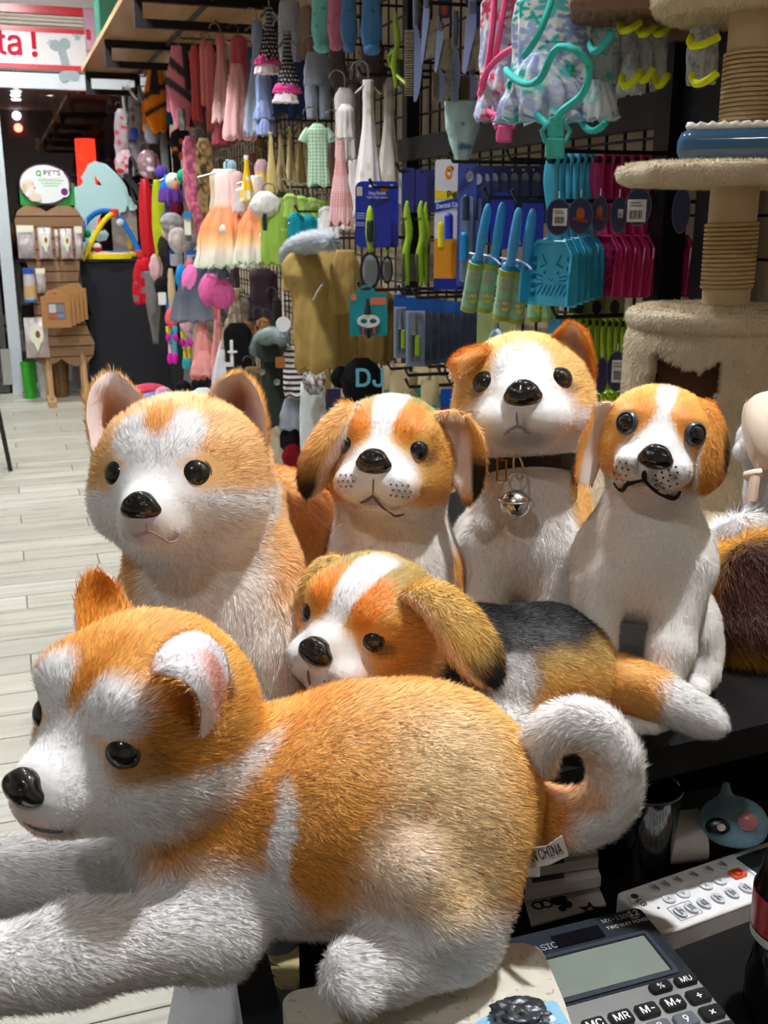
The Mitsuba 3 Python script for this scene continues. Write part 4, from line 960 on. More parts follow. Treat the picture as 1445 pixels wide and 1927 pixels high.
for i, (a, b, c, e) in enumerate(((101, 194, 110, 228), (70, 260, 74, 282))):
    k = thing('hanging_stick', ('upper' if i == 0 else 'lower') + ' of two wooden sticks hanging in the dark corridor outside', 'stick')
    q0, q1 = onu(a, b, 11.0), onu(c - 4, e, 11.0)
    add(k, 'rod', tube([q0, q1], .018, 8), (206, 140, 92), smooth=40); add(k, 'cord', tube([q0, q0 * [1, 1, 0] + ZZ * 2.6], .004, 5), (40, 36, 36))
for i, (a, b, c, e, col) in enumerate(((0, 622, 12, 728, (150, 130, 104)), (13, 588, 38, 660, (170, 140, 96)), (-14, 660, 4, 726, (52, 54, 60)))):
    k = thing('barrel', ['beige', 'tan', 'dark grey'][i] + ' round barrel standing outside behind the glass door', 'barrel')
    o = onu((a + c) / 2, 725, 9.5) * [1, 1, 0]; wdt = (c - a) * 9.3 / FPX / 2; z0 = 0 if i != 1 else .42; z1_ = onu(6, b, 9.5)[2]
    add(k, 'body', mv(lathe([(0, z0), (wdt * .8, z0), (wdt, z0 + (z1_ - z0) * .5), (wdt * .8, z1_ - .03), (0, z1_)], 20), o), col, 'm_plastic', 40)
    add(k, 'band', mv(tube(np.stack([np.cos(t) * wdt * .96, np.sin(t) * wdt * .96, t * 0 + z0 + (z1_ - z0) * .35], 1), .015, 6, True), o), (40, 38, 60), 'm_plastic')
# a tall stand outside that carries the tan barrel
st = thing('crate', 'dark crate standing outside the glass door under the tan barrel', 'crate')
o = onu(26, 725, 9.5) * [1, 1, 0]
add(st, 'box', mv(bx(-.11, .11, -.11, .11, 0, .42, .01), o, F_WIN), (48, 46, 48)); add(st, 'lid', mv(bx(-.12, .12, -.12, .12, .395, .42, .004), o, F_WIN), (70, 66, 60))

# canopy over the clothes wall
ca = thing('canopy_shelf', 'plywood canopy board with black steel brackets over the clothes wall', 'shelf')
ZCAN, VC0 = 2.30, .615
m = uvbox(.8, 8.03, VC0, V_WALL - .01, ZCAN, ZCAN + .03)
def wood_grain(p, n, uv):
    a, b = -p.x * .329 + p.y * .944, p.x * .944 + p.y * .329
    return unpack(uv) * (.62 + .75 * mikit.fbm(a * .9, b * 12, p.z * 9, 4))
scene['m_wood'] = pr(mikit.proc(wood_grain), roughness=0.3, specular=0.4)
add(ca, 'board', m, (172, 138, 96), 'm_wood')
for i, u in enumerate((8.0, 6.55, 5.15, 3.8, 2.4)):
    vb2 = VC0 + .02; ve = 1.0 if i == 0 else 1.3; zb = ZCAN - .145; s = .018
    add(ca, 'bracket', cat([uvbox(u - s, u + s, vb2, ve, ZCAN - .04, ZCAN - .001), uvbox(u - s, u + s, vb2, ve, zb, zb + .036), uvbox(u - s, u + s, vb2, vb2 + .036, zb, ZCAN - .03), uvbox(u - s, u + s, ve - .036, ve, zb, ZCAN - .03)]), (20, 20, 22), 'm_satin')
add(ca, 'rail', tube([uv2(7.9, .98, ZCAN - .012), uv2(1.0, .98, ZCAN - .012)], .011, 8), (60, 60, 62), 'm_satin', 40)
q = onu(196, 20, 8.0)
add(gb, 'carton', uvbox(7.7, 8.0, .72, .95, ZCAN + .03, Z_TOP - .12, .01), (20, 90, 74), 'm_plastic'); add(gb, 'lid', uvbox(7.68, 8.01, .70, .96, Z_TOP - .17, Z_TOP - .11, .006), (24, 40, 44), 'm_plastic')

# the bone-shaped slatted display
US = 8.36
ds = thing('slat_display', 'brown bone-shaped slatted display board on trestle legs by the shop window', 'display stand')
def S(px, py, u=US):                        # pixel -> (v, z) on the display's plane
    return vz(px, py, u)
out = [S(*p) for p in ((27, 415), (32, 398), (45, 387), (62, 386), (78, 393), (87, 398), (96, 393), (110, 386), (128, 386), (145, 395), (157, 412), (158, 440), (150, 480), (147, 540), (152, 580), (165, 618), (178, 645), (176, 668), (162, 686), (145, 690), (128, 684), (116, 675), (105, 683), (88, 688), (72, 682), (62, 668), (62, 645), (66, 610), (62, 560), (52, 500), (34, 460))]
outp = Polygon(out).buffer(.012).buffer(-.012)
z0, z1 = outp.bounds[1], outp.bounds[3]; ns = 15; hs = (z1 - z0) / ns
from shapely.geometry import box as sbox
for i in range(ns):
    g = outp.intersection(sbox(-9, z0 + i * hs + .004, 9, z0 + (i + 1) * hs - .004))
    for gg in getattr(g, 'geoms', [g]):
        if gg.area > 1e-4: add(ds, 'slat', mv(extr(gg, .02), UU * US, F_WIN), [(150, 116, 88), (142, 110, 82), (156, 122, 94)][i % 3])
add(ds, 'back_board', mv(extr(outp.buffer(-.004), .016), UU * (US + .0202), F_WIN), (104, 78, 58))
for pc in ((91, 690, 62, 125, 757), (157, 690, 134, 182, 764)):
    vt, zt = S(pc[0], pc[1]); va_, _ = S(pc[2], pc[4]); 
    yv = np.array([0, 0, 0])
    c = UU * (US + .02) + VV * vt
    post = uvbox(US + .005, US + .05, vt - .025, vt + .025, 0.03, zt + .05)
    foot = mv(bx(-.03, .03, -.30, .26, 0, .05, .004), UU * US + VV * vt, F_WIN)
    br = [tube([c - UU * .27 + ZZ * .05, c + ZZ * .36], .017, 4), tube([c + UU * .24 + ZZ * .05, c + ZZ * .36], .017, 4)]
    add(ds, 'leg_post', post, (186, 150, 106)); add(ds, 'foot_beam', foot, (190, 156, 112))
    for b in br: add(ds, 'brace', b, (184, 150, 108))
# its header sign
sg = thing('oval_sign', 'oval pet brand sign with a puppy picture on top of the slatted display', 'sign')
c = S(85, 347); s = 9.0 / FPX * .93
add(sg, 'green_panel', wbox(US + .005, US + .015, S(39, 386), S(139, 345)), (40, 150, 62), 'm_plastic')
el = lambda rx, ry: affinity.scale(Point(0, 0).buffer(1, quad_segs=16), rx, ry)
SX = lambda px, py, du=0.0: uv2(US + du, *S(px, py))
k_ = (S(133, 347)[0] - S(37, 347)[0]) / 2
add(sg, 'border', mv(extr(el(k_ * 1.02, k_ * .80), .008), SX(85, 347, -.01), F_WIN), (96, 44, 84), 'm_plastic')
add(sg, 'face', mv(extr(el(k_ * .95, k_ * .745), .004), SX(84, 347, -.0145), F_WIN), (226, 232, 232), 'm_gloss2')
add(sg, 'name_plate', mv(extr(el(k_ * .62, k_ * .22), .003), SX(90, 326, -.018), F_WIN), (250, 250, 252), 'm_gloss2')
lettering(sg, 'PETS', k_ * .20, SX(81, 330, -.0185), F_WIN, (40, 40, 44), True, depth=.001)
lg = Point(0, 0).buffer(1).difference(Point(0, 0).buffer(.5)).union(sbox(.5, -1, 1.0, .2))
m = extr(lg, .002); m.apply_scale([k_ * .10, 1, k_ * .12]); add(sg, 'leaf_logo', mv(m, SX(72, 326, -.0195), F_WIN), (60, 160, 70))
for i in range(3):
    add(sg, 'small_print', mv(bx(-k_ * (.5 - .1 * i), k_ * .5 - .1 * i * k_, 0, .001, -.004, .004), SX(96, 340 + 5 * i, -.016), F_WIN), (150, 196, 150))
pup = [(el(k_ * .24, k_ * .22), 54, 348, (226, 208, 186)), (el(k_ * .10, k_ * .19), 46, 354, (206, 184, 158)), (el(k_ * .13, k_ * .11), 61, 356, (236, 222, 206)), (el(k_ * .035, k_ * .03), 65, 354, (50, 40, 36)), (el(k_ * .022, k_ * .022), 53, 346, (40, 34, 30)), (el(k_ * .022, k_ * .022), 60, 346, (40, 34, 30)), (el(k_ * .26, k_ * .17), 66, 371, (224, 206, 186))]
for i, (g, a, b, c) in enumerate(pup): add(sg, 'puppy_picture', mv(extr(g, .001), SX(a, b, -.0155 - .001 * i), F_WIN), c)
add(sg, 'badge', mv(extr(el(k_ * .19, k_ * .19), .003), SX(121, 362, -.019), F_WIN), (240, 236, 240)); add(sg, 'badge_stripe', mv(extr(el(k_ * .14, k_ * .15), .002), SX(121, 361, -.0205), F_WIN), (110, 44, 120))
# bags and boxes hung on it
def treat_bag(px, label, content, head=None, grp=None, u=US - .06):
    x0, y0, x1, y1 = px; k = thing('treat_bag', label, 'treat bag', grp)
    (v0, zt), (v1, zb) = S(x0, y0, u), S(x1, y1, u); w, hh = v1 - v0, zt - zb
    n = 14; X, Z = np.meshgrid(np.linspace(-1, 1, n), np.linspace(0, 1, n)); 
    T_ = np.cos(X * np.pi / 2) ** .6 * np.sin(np.clip(Z * 1.1, 0, 1) * np.pi) ** .5
    rg = meshkit.noise(np.stack([X * 4 + x0, Z * 5, X * 0], -1), 3) - .5
    f_ = np.stack([X * w / 2, -T_ * .03 - rg * .012, zb - zt + Z * hh * 1.0], -1).reshape(-1, 3); b_ = np.stack([X * w / 2, T_ * .015 + .004, zb - zt + Z * hh], -1).reshape(-1, 3)
    i, j = np.meshgrid(np.arange(n - 1), np.arange(n - 1), indexing='ij'); q = np.stack([i * n + j, i * n + j + 1, (i + 1) * n + j + 1, (i + 1) * n + j], -1).reshape(-1, 4)
    fa = np.vstack([q[:, [0, 1, 2]], q[:, [0, 2, 3]]]); m = trimesh.Trimesh(np.vstack([f_, b_]), np.vstack([fa, fa[:, ::-1] + n * n]), process=False)
    o = uv2(u, (v0 + v1) / 2, zt)
    cl = lin((214, 208, 210)) * np.ones((2 * n * n, 1)); low = np.concatenate([Z.ravel(), Z.ravel()]) < .45
    cl[low] = cl[low] * .55 + lin(content) * .45
    add(k, 'pouch', mv(m, o, F_WIN), cl, 'm_plastic', True)
    if head:
        tear = el(w * .30, hh * .24).union(Polygon([(-w * .24, -hh * .08), (w * .24, -hh * .08), (0, -hh * .42)]))
        add(k, 'label_card', mv(extr(affinity.translate(tear, 0, -hh * .42), .003), o - UU * .045, F_WIN), (226, 232, 206)); add(k, 'print', mv(extr(affinity.translate(el(w * .10, hh * .09), w * .05, -hh * .40), .002), o - UU * .0475, F_WIN), head)
    else:
        add(k, 'header', mv(bx(-w * .45, w * .45, -.012, -.006, -hh * .2, 0), o - UU * .03, F_WIN), (232, 232, 210))
    add(k, 'peg', tube([o + ZZ * -.006 - UU * .03, o - ZZ * .006 + UU * .06], .004, 5), (60, 60, 60), 'm_metal')
for bxx, lb, c, hd in (((30, 424, 68, 486), 'brown treat bag with a cream header, leftmost on the slatted display', (96, 70, 56), None),
                       ((70, 428, 100, 486), 'clear treat bag with cream teardrop card, second from left on the display', (176, 150, 140), (150, 70, 50)),
                       ((102, 432, 112, 484), 'narrow clear treat bag squeezed between two teardrop-card bags', (150, 140, 110), None),
                       ((112, 430, 138, 486), 'clear treat bag with teardrop card and red print, right of the narrow bag', (190, 160, 150), (170, 60, 50)),
                       ((139, 426, 158, 486), 'grey clear treat bag at the right end of the display row', (120, 96, 100), None),
                       ((66, 505, 88, 552), 'small crumpled clear bag beside the blue lidded pack on the display', (150, 150, 110), None),
                       ((44, 598, 94, 672), 'large crumpled clear bag with a cream card low on the display', (150, 110, 100), (140, 70, 60))):
    treat_bag(bxx, lb, c, hd)
k = thing('jar_pack', 'clear pack with blue lid and beige contents hung on the display', 'pack')
(v0, zt), (v1, zb) = S(39, 504), S(71, 566); w = (v1 - v0) / 2; hh = zt - zb; o = uv2(US - .08, (v0 + v1) / 2, zb)
add(k, 'body', mv(lathe([(0, 0), (w * .8, 0), (w * .9, hh * .1), (w * .8, hh * .75), (w * .7, hh * .85), (0, hh * .85)], 20), o), (198, 190, 196), 'm_gloss2', 40)
add(k, 'contents', mv(lathe([(w * .905, hh * .12), (w * .86, hh * .5)], 20), o - ZZ * 0), (196, 164, 116)); add(k, 'lid', mv(lathe([(0, hh * .85), (w * .85, hh * .85), (w * .85, hh), (0, hh)], 20), o), (40, 84, 180), 'm_plastic', 40); add(k, 'base_band', mv(lathe([(w * .82, 0), (w * .92, .0), (w * .92, hh * .08), (w * .8, hh * .08)], 20), o), (60, 120, 200), 'm_plastic')
add(k, 'peg', tube([o + ZZ * (hh * .9), o + ZZ * hh * .9 + UU * .08], .005, 5), (60, 60, 60), 'm_metal')
for i in range(5):
    k = thing('gift_box', ['front cardboard gift box with a cut-out window on the slatted display', 'second cardboard gift box, just behind the windowed one', 'third cardboard gift box of the row on the display', 'fourth cardboard gift box of the row on the display', 'last cardboard gift box at the right of the row'][i], 'box', 'cardboard gift boxes on the slatted display')
    (v0, zt), (v1, zb) = S(74 + 11 * i, 555 - 3 * i), S(133 + 8 * i, 612 - 3 * i); u0 = US - .16 + .028 * i
    w, hh = v1 - v0, zt - zb; o = uv2(u0, v0, zb)
    fr = Polygon([(0, 0), (w, 0), (w, hh), (0, hh)], [[(w * .22, hh * .25), (w * .82, hh * .25), (w * .82, hh * .78), (w * .22, hh * .78)]])
    add(k, 'front', mv(extr(fr, .003), o, F_WIN), (172, 126, 80)); add(k, 'carton', mv(bx(0, w, .006, .026, 0, hh), o, F_WIN), (150, 108, 70))
    add(k, 'handle_flap', mv(extr(Polygon([(w * .12, hh), (w * .88, hh), (w * .72, hh * 1.18), (w * .28, hh * 1.18)]).difference(sbox(w * .42, hh * 1.06, w * .58, hh * 1.11)), .003), o + UU * .01, F_WIN), (178, 132, 84))
    if i == 0:
        for j, c in enumerate(((190, 196, 204), (120, 126, 140), (190, 90, 70), (90, 140, 196))):
            add(k, 'contents', mv(bx(w * (.26 + .28 * (j % 2)), w * (.50 + .28 * (j % 2)), .0032, .0058, hh * (.30 if j > 1 else .48), hh * (.44 if j > 1 else .75)), o, F_WIN), c, 'm_plastic')

# pale blue animal-shaped board, dark play counter, mat and arches
cb = thing('animal_board', 'pale blue animal-shaped board with a slit eye standing behind the black counter', 'board')
UB = 8.72
pts = [(140, 352), (150, 350), (157, 343), (152, 334), (160, 322), (166, 309), (178, 303), (200, 309), (214, 322), (228, 336), (238, 352), (242, 368), (256, 380), (258, 392), (252, 397), (244, 396), (240, 384), (236, 398), (222, 402), (206, 398), (192, 402), (184, 412), (183, 424), (176, 431), (186, 437), (198, 432), (205, 441), (200, 452), (186, 455), (174, 448), (160, 470), (160, 520), (150, 560), (142, 560)]
pb_ = Polygon([S(*p, UB) for p in pts]).buffer(-.006).buffer(.012).buffer(-.006).difference(Polygon([S(*p, UB) for p in ((177, 328), (182, 336), (192, 349), (180, 348))]))
for g in getattr(pb_, 'geoms', [pb_]): add(cb, 'panel', mv(extr(g, .018), UU * UB, F_WIN), (182, 218, 220), 'm_plastic')
add(cb, 'foot', uvbox(UB - .12, UB + .14, S(141, 560, UB)[0] - .01, S(150, 560, UB)[0] + .05, 0, .03), (160, 190, 192)); add(cb, 'strut', uvbox(UB + .0, UB + .018, S(142, 560, UB)[0], S(150, 560, UB)[0], .03, S(142, 559, UB)[1]), (176, 210, 212))
gp = thing('grey_panel', 'plain grey beige panel behind the blue play arch', 'panel')
add(gp, 'board', uvbox(UB + .03, UB + .05, S(215, 480, UB)[0], S(262, 480, UB)[0], 0, S(230, 385, UB)[1]), (150, 140, 132)); add(gp, 'yellow_stripe', wbox(UB + .026, UB + .0295, S(241, 470, UB), S(247, 425, UB)), (200, 170, 60))
bc = thing('play_counter', 'large wavy charcoal counter board under the yellow mat', 'counter')
UC = 8.45
out = spline([S(*p, UC) for p in ((151, 492), (154, 530), (166, 570), (178, 610), (180, 650), (170, 690), (170, 738))], 24).tolist() + spline([S(*p, UC) for p in ((330, 735), (324, 680), (312, 610), (292, 550), (268, 500), (258, 482))], 24).tolist()
add(bc, 'front', mv(extr(Polygon(out).buffer(0), .02), UU * UC, F_WIN), (38, 40, 46))
v0, v1, zt = S(152, 490, UC)[0], S(262, 482, UC)[0], S(200, 487, UC)[1]
add(bc, 'body', uvbox(UC + .02, UC + .40, S(176, 700, UC)[0], S(322, 700, UC)[0] - .05, 0, S(0, 600, UC)[1]), (34, 35, 40)); add(bc, 'pillar', uvbox(UC + .02, UC + .40, v0 + .05, v1 - .02, S(0, 600, UC)[1], zt - .02), (34, 35, 40))
add(bc, 'tabletop', uvbox(UC - .02, UC + .42, v0, v1 + .02, zt - .02, zt), (40, 42, 48))
pm = thing('play_mat', 'round yellow edged pink play mat lying on the charcoal counter', 'play mat')
cx_, hw = (v0 + v1) / 2 + .02, (v1 - v0) / 2 + .03
o = uv2(UC + .19, cx_, zt)
def flat_ell(rx, ry, z0, z1): return mv(cat([trimesh.creation.extrude_polygon(affinity.scale(Point(0, 0).buffer(1, quad_segs=14), rx, ry), z1 - z0, engine='earcut')]), (0, 0, z0))
add(pm, 'rim', mv(flat_ell(hw, .23, 0, .035), o, F_WIN), (232, 214, 20)); add(pm, 'pad', mv(flat_ell(hw * .82, .18, .035, .045), o, F_WIN), (214, 190, 190)); add(pm, 'blue_patch', mv(bx(-.02, .13, -.13, .0, .045, .052, .003), o, F_WIN), (30, 110, 190))
def arch(name, label, pts, col, u, lean):
    k = thing(name, label, 'play arch'); P = [uv2(u + l, *S(*p, u)) for p, l in zip(pts, np.linspace(*lean, len(pts)))]
    add(k, 'tube', tube(spline(P, 26), .020, 8), col, 'm_cloth', True); add(k, 'clip', mv(bx(-.03, .03, -.03, .03, -.03, .03, .006), P[len(P) // 2 if name == 'blue_arch' else -1]), (210, 60, 50), 'm_plastic')
    return P
Pb = arch('play_arch', 'blue toy arch bending over the yellow edged play mat', ((158, 455), (166, 415), (190, 398), (216, 400), (238, 428), (256, 462), (262, 478)), (34, 108, 196), UC + .1, (.1, -.05))
Py = arch('play_arch', 'yellow toy arch crossing under the blue arch on the play mat', ((154, 490), (168, 462), (186, 430), (204, 408), (216, 401)), (228, 206, 40), UC + .05, (-.06, .06))
for (a, b, c, lb) in ((167, 441, (20, 130, 60), 'small green toy hanging from the blue arch'), (231, 419, (200, 210, 220), 'small pale ball hanging from the blue arch')):
    k = thing('hanging_toy', lb, 'toy'); q = SX(a, b, UC + .1 - US); add(k, 'ball', mv(trimesh.creation.icosphere(2, .03), q), c, 'm_cloth', True); add(k, 'string', tube([q, q + ZZ * .12], .003, 5), (230, 230, 230))
k = thing('toy_ball', 'red and white ball lying on the play mat', 'ball'); q = o + VV * -.10 - UU * .05 + ZZ * .080
bm = trimesh.creation.icosphere(3, .035); add(k, None, mv(bm, q), np.where((bm.vertices[:, 2] > 0)[:, None], lin((236, 230, 228)), lin((214, 50, 40))), 'm_plastic', True)
for i, (a, b, c, e, col, lb) in enumerate(((44, 690, 70, 738, (50, 170, 40), 'bright green bucket behind the slatted display'), (72, 690, 98, 736, (206, 206, 206), 'white plastic bucket between the display legs'), (100, 688, 132, 734, (120, 92, 56), 'brown bucket right of the white one behind the display'))):
    k = thing('bucket', lb, 'bucket'); g = onu((a + c) / 2, 735, US + .22) * [1, 1, 0]; w = (c - a) * 9 / FPX / 2 * .95; hh = S(0, b)[1]
    add(k, 'body', mv(lathe([(0, 0), (w * .82, 0), (w, hh), (w * .94, hh), (w * .8, .02), (0, .02)], 22), g), col, 'm_plastic', 40); add(k, 'rim', mv(lathe([(w, hh - .02), (w * 1.06, hh - .02), (w * 1.06, hh), (w, hh)], 22), g), col, 'm_plastic')
# ------------------------------------------------------------------ clothes on the wall
PROF = dict(dress=[(0, .30), (.05, .44), (.12, .32), (.32, .38), (.42, .48), (.75, .85), (1, 1)], shirt=[(0, .28), (.05, .6), (.12, .92), (.3, .84), (.7, .88), (1, .95)],
            strip=[(0, .35), (.05, .8), (.12, 1), (.6, .9), (1, 1)], vest=[(0, .55), (.15, .72), (.42, 1), (.75, .86), (1, .50)], tutu=[(0, .24), (.07, .34), (.34, .36), (.42, .52), (.58, .82), (1, 1)],
            blob=[(0, .25), (.12, .72), (.45, 1), (.8, .85), (1, .35)], long=[(0, .45), (.1, .75), (.4, .95), (.7, 1), (1, .75)], skirt=[(0, .35), (.2, .6), (.6, .9), (1, 1)],
            coat=[(0, .45), (.06, .75), (.14, .95), (.5, 1), (.9, 1), (1, .92)], sock=[(0, .9), (.3, .8), (.7, 1), (1, .55)], scarf=[(0, .4), (.1, .9), (.5, 1), (.85, .8), (1, .5)], tail=[(0, .9), (.5, .8), (1, .3)])
def solid(c, v=.10): return lambda t, a, P: lin(c) * (1 + v * (2 * meshkit.fbm(P * 35, 2, 5) - 1))[:, None]
def grad(st, v=.06):
    ts = [s_[0] for s_ in st]; cs = np.array([lin(s_[1]) for s_ in st])
    return lambda t, a, P: np.stack([np.interp(t, ts, cs[:, i]) for i in range(3)], 1) * (1 + v * (2 * meshkit.fbm(P * 40, 2, 5) - 1))[:, None]
def stripes(c1, c2, n, f=.5, diag=0): return lambda t, a, P: np.where(((t * n + diag * a / 6.283) % 1 < f)[:, None], lin(c1), lin(c2))
def gingham(c1, c2, n, m): return lambda t, a, P: lin(c1) + (lin(c2) - lin(c1)) * (.5 * ((t * n) % 1 < .5) + .5 * ((a / 6.283 * m) % 1 < .5))[:, None]
def dots(c1, c2, n, m, r=.3):
    def fn(t, a, P):
        u, w = t * n, a / 6.283 * m + .5 * (np.floor(t * n) % 2)
        return np.where((np.hypot(u % 1 - .5, w % 1 - .5) < r)[:, None], lin(c2), lin(c1))
    return fn
def leopard(c1, c2, s=55):
    def fn(t, a, P):
        n = np.abs(meshkit.fbm(P * s, 2, 4) - .5); return lin(c2) + (lin(c1) - lin(c2)) * sst(.03, .09, n)[:, None]
    return fn
def flecks(c1, c2, s=60, th=.72): return lambda t, a, P: lin(c1) + (lin(c2) - lin(c1)) * sst(th, th + .06, meshkit.noise(P * s, 6))[:, None]

def body_of(w, d, h, prof, seed, folds=6, amp=.07, nt=36, na=48, hem=0.0, lean=0.0, t0=0, t1=1, noise_=.14):
    t = np.linspace(t0, t1, nt); a = np.linspace(0, 2 * np.pi, na + 1)[:-1]
    hw = np.interp(t, *zip(*prof)); hw = np.convolve(np.pad(hw, 2, 'edge'), np.ones(5) / 5, 'valid')
    Tt, A = np.meshgrid(t, a, indexing='ij')
    ph = meshkit.noise(np.stack([np.cos(A) * 1.5 + seed * 3.3, np.sin(A) * 1.5, Tt * 1.2], -1), seed) * 5
    fo = amp * (.25 + .9 * Tt) * np.sin(folds * A + ph)
    nz = noise_ * (meshkit.fbm(np.stack([np.cos(A) * 1.7 + seed, np.sin(A) * 1.7, Tt * 3.5], -1), 2, seed) - .5) * 2
    cr = .035 * (.4 + Tt) * np.sin(3 * folds * A + 2.2 * ph + 4 * Tt) + .05 * (meshkit.noise(np.stack([np.cos(A) * 4 + seed, np.sin(A) * 4, Tt * 7], -1), seed + 2) - .5)
    r = hw[:, None] * (1 + fo + nz + cr)
    X, Y = np.cos(A) * r * w / 2 + lean * Tt * w, np.sin(A) * r * d / 2
    Z = -Tt * h + hem * h * sst(.8, 1, Tt) * np.sin(folds * 1.5 * A + seed)
    v = np.stack([X, Y, Z], -1).reshape(-1, 3)
    i, j = np.meshgrid(np.arange(nt - 1), np.arange(na), indexing='ij'); j2 = (j + 1) % na
    q = np.stack([i * na + j, (i + 1) * na + j, (i + 1) * na + j2, i * na + j2], -1).reshape(-1, 4)
    f = np.vstack([q[:, [0, 1, 2]], q[:, [0, 2, 3]]])
    top = np.arange(na); v = np.vstack([v, [[0, 0, -t0 * h]], [[lean * w, 0, -t1 * h * .97]]]); n = len(v)
    f = np.vstack([f, np.stack([(top + 1) % na, top, top * 0 + n - 2], 1)[:, ::-1], np.stack([top + (nt - 1) * na, (top + 1) % na + (nt - 1) * na, top * 0 + n - 1], 1)[:, ::-1]])
    tt = np.concatenate([Tt.ravel(), [t0, t1]]); aa = np.concatenate([A.ravel(), [0, 0]])
    return trimesh.Trimesh(v, f, process=False), tt, aa

def place(px, v):
    """origin (top middle), view-facing frame, width and height in metres of a pixel box on the plane v"""
    x0, y0, x1, y1 = px; xm = (x0 + x1) / 2
    o, b = onv(xm, y0, v), onv(xm, y1, v); d = (o - EYE) @ FW
    return o, F_VIEW(o), (x1 - x0) * d / FPX, o[2] - b[2]

def hook(k, o, F, w, bar=True, color=(150, 150, 152), drop=.0):
    r = .022; a = np.linspace(-.3, math.pi, 9)
    pts = [(0, 0, -.01)] + [(0, 0, .012)] + [(r * math.cos(x) - r, 0, .025 + r * math.sin(x)) for x in a[1:]]
    add(k, 'hanger', mv(cat([tube(pts, .0022, 5)] + ([tube([(-w * .42, 0, -.035), (0, 0, -.004), (w * .42, 0, -.035)], .0045, 5)] if bar else [])), o, F), color, 'm_metal')

gs = [100]
def gar(name, label, cat_, px, v, kind, col, group=None, depth=.55, folds=6, amp=.12, hem=.03, lean=0.0, hang=True, sleeves=None, m='m_cloth', noise_=.10, nt=36, na=48, part='cloth', hcol=(150, 150, 152)):
    gs[0] += 1; seed = gs[0]
    o, F, w, h = place(px, v); k = thing(name, label, cat_, group)
    col = solid(col) if isinstance(col, tuple) else col
    mesh, t, a = body_of(w, max(w * depth, .02), h, PROF[kind], seed, folds, amp, nt, na, hem, lean, noise_=noise_)
    c = np.clip(col(t, a, np.array(mesh.vertices)), 0, 1)
    add(k, part, mv(mesh, o, F), c, m, True)
    if sleeves:
        sc, sl, sw = sleeves
        for s in (-1, 1):
            sm, t, a = body_of(w * sw, w * sw * .8, h * sl, PROF['tail'] if sl > .3 else PROF['skirt'], seed + s, 4, .06, 14, 16)
            ang = s * .35; R = np.array([[math.cos(ang), 0, -math.sin(ang)], [0, 1, 0], [math.sin(ang), 0, math.cos(ang)]])
            c = np.clip((solid(sc) if isinstance(sc, tuple) else sc)(t, a, np.array(sm.vertices)), 0, 1)
            add(k, 'sleeve', mv(sm, o + F @ np.array([s * w * .40, 0, -h * .07]), F @ R), c, m, True)
    if hang: hook(k, o, F, w, color=hcol)
    return k, o, F, w, h

def trim(k, part, px, v, kind, col, depth=.55, folds=9, amp=.10, hem=.03, m='m_cloth', fur=0, **kw):
    """a further piece of a garment: a ruffle, skirt layer, hood ..."""
    gs[0] += 1; o, F, w, h = place(px, v); col = solid(col) if isinstance(col, tuple) else col
    mesh, t, a = body_of(w, max(w * depth, .02), h, PROF[kind], gs[0], folds, amp, 20, 48, hem, **kw)
    c = np.clip(col(t, a, np.array(mesh.vertices)), 0, 1); M = mv(mesh, o, F)
    if fur:
        v_, f_ = np.array(M.vertices), np.array(M.faces); return add(k, part, furry(v_, f_, c, 1.2e5, fur, .0022, lambda P: np.tile(F[:, 0] * -.7 - ZZ * .5, (len(P), 1)), gs[0], .8, jit=.35, vary=.25), m='m_fur')
    add(k, part, M, c, m, True)

def furtube(k, part, pts, v, rpx, col, seed):
    P = spline([onv(x, y, v) for x, y in pts], 24); r = rpx * ((P[0] - EYE) @ FW) / FPX
    M = tube(P, r * np.sin(np.linspace(.35, math.pi - .35, 24)) ** .5, 14); d = P[-1] - P[0]
    add(k, part, furry(np.array(M.vertices), np.array(M.faces), np.tile(lin(col), (len(M.vertices), 1)), 1.6e5, .016, .0024, lambda Q: np.tile(d * -1 - ZZ * .1, (len(Q), 1)), seed, 1.0, jit=.4, vary=.3), m='m_fur')

def patch(k, part, px, v, col, m='m_matte', th=.004, r=.3, label=None, off=0.0, F=None):
    o, Fv, w, h = place(px, v); F = Fv if F is None else F; rr_ = min(w, h) * r / 2
    add(k, part, mv(extr(rrect(-w / 2, w / 2, -h, 0, rr_), th), o - F[:, 1] * off, F), col, m, label=label)

# the racks the garments hang from: black arms standing out of the wall grid
gw = thing('wire_grid', 'black wire grid panel along the clothes wall holding the hooks', 'wire grid')
def grid(u0, u1, z0, z1, v, s=.0762):
    ms = [uvbox(u - .0028, u + .0028, v, v + .0056, z0, z1) for u in np.arange(u0, u1, s)]
    mz = [uvbox(u0, u1, v - .0056, v, z - .0028, z + .0028) for z in np.arange(z0, z1 + .001, s)]
    return ms, mz
VG = V_WALL - .035
for (u0, u1, z0, z1) in ((1.05, 3.36, .75, 2.2), (3.42, 5.6, .3, 2.2), (5.66, 7.6, .3, 2.2)):
    ms, mz = grid(u0, u1, z0, z1, VG)
    for m in ms: add(gw, 'upright_wire', m, (22, 22, 24), 'm_satin')
    for m in mz: add(gw, 'cross_wire', m, (22, 22, 24), 'm_satin')
rk = thing('rack_frame', 'black steel post and beam frame in front of the wire grid', 'rack')
def post(px, v, z0, z1, hw=.022):
    p = onv(px, 400, v); u = p @ UU; add(rk, 'post', uvbox(u - hw, u + hw, v - hw, v + hw, z0, z1), (19, 19, 22), 'm_satin'); return u
ua = post(772, 1.26, 0, 2.29); ub = post(1256, 1.22, 0, 2.29, .026); uc_ = post(1352, 1.24, 0, 2.29, .03)
zb_ = onv(1150, 225, 1.24)[2]
add(rk, 'beam', uvbox(uc_, ua, 1.215, 1.255, zb_ - .03, zb_ + .035), (24, 25, 32), 'm_satin')
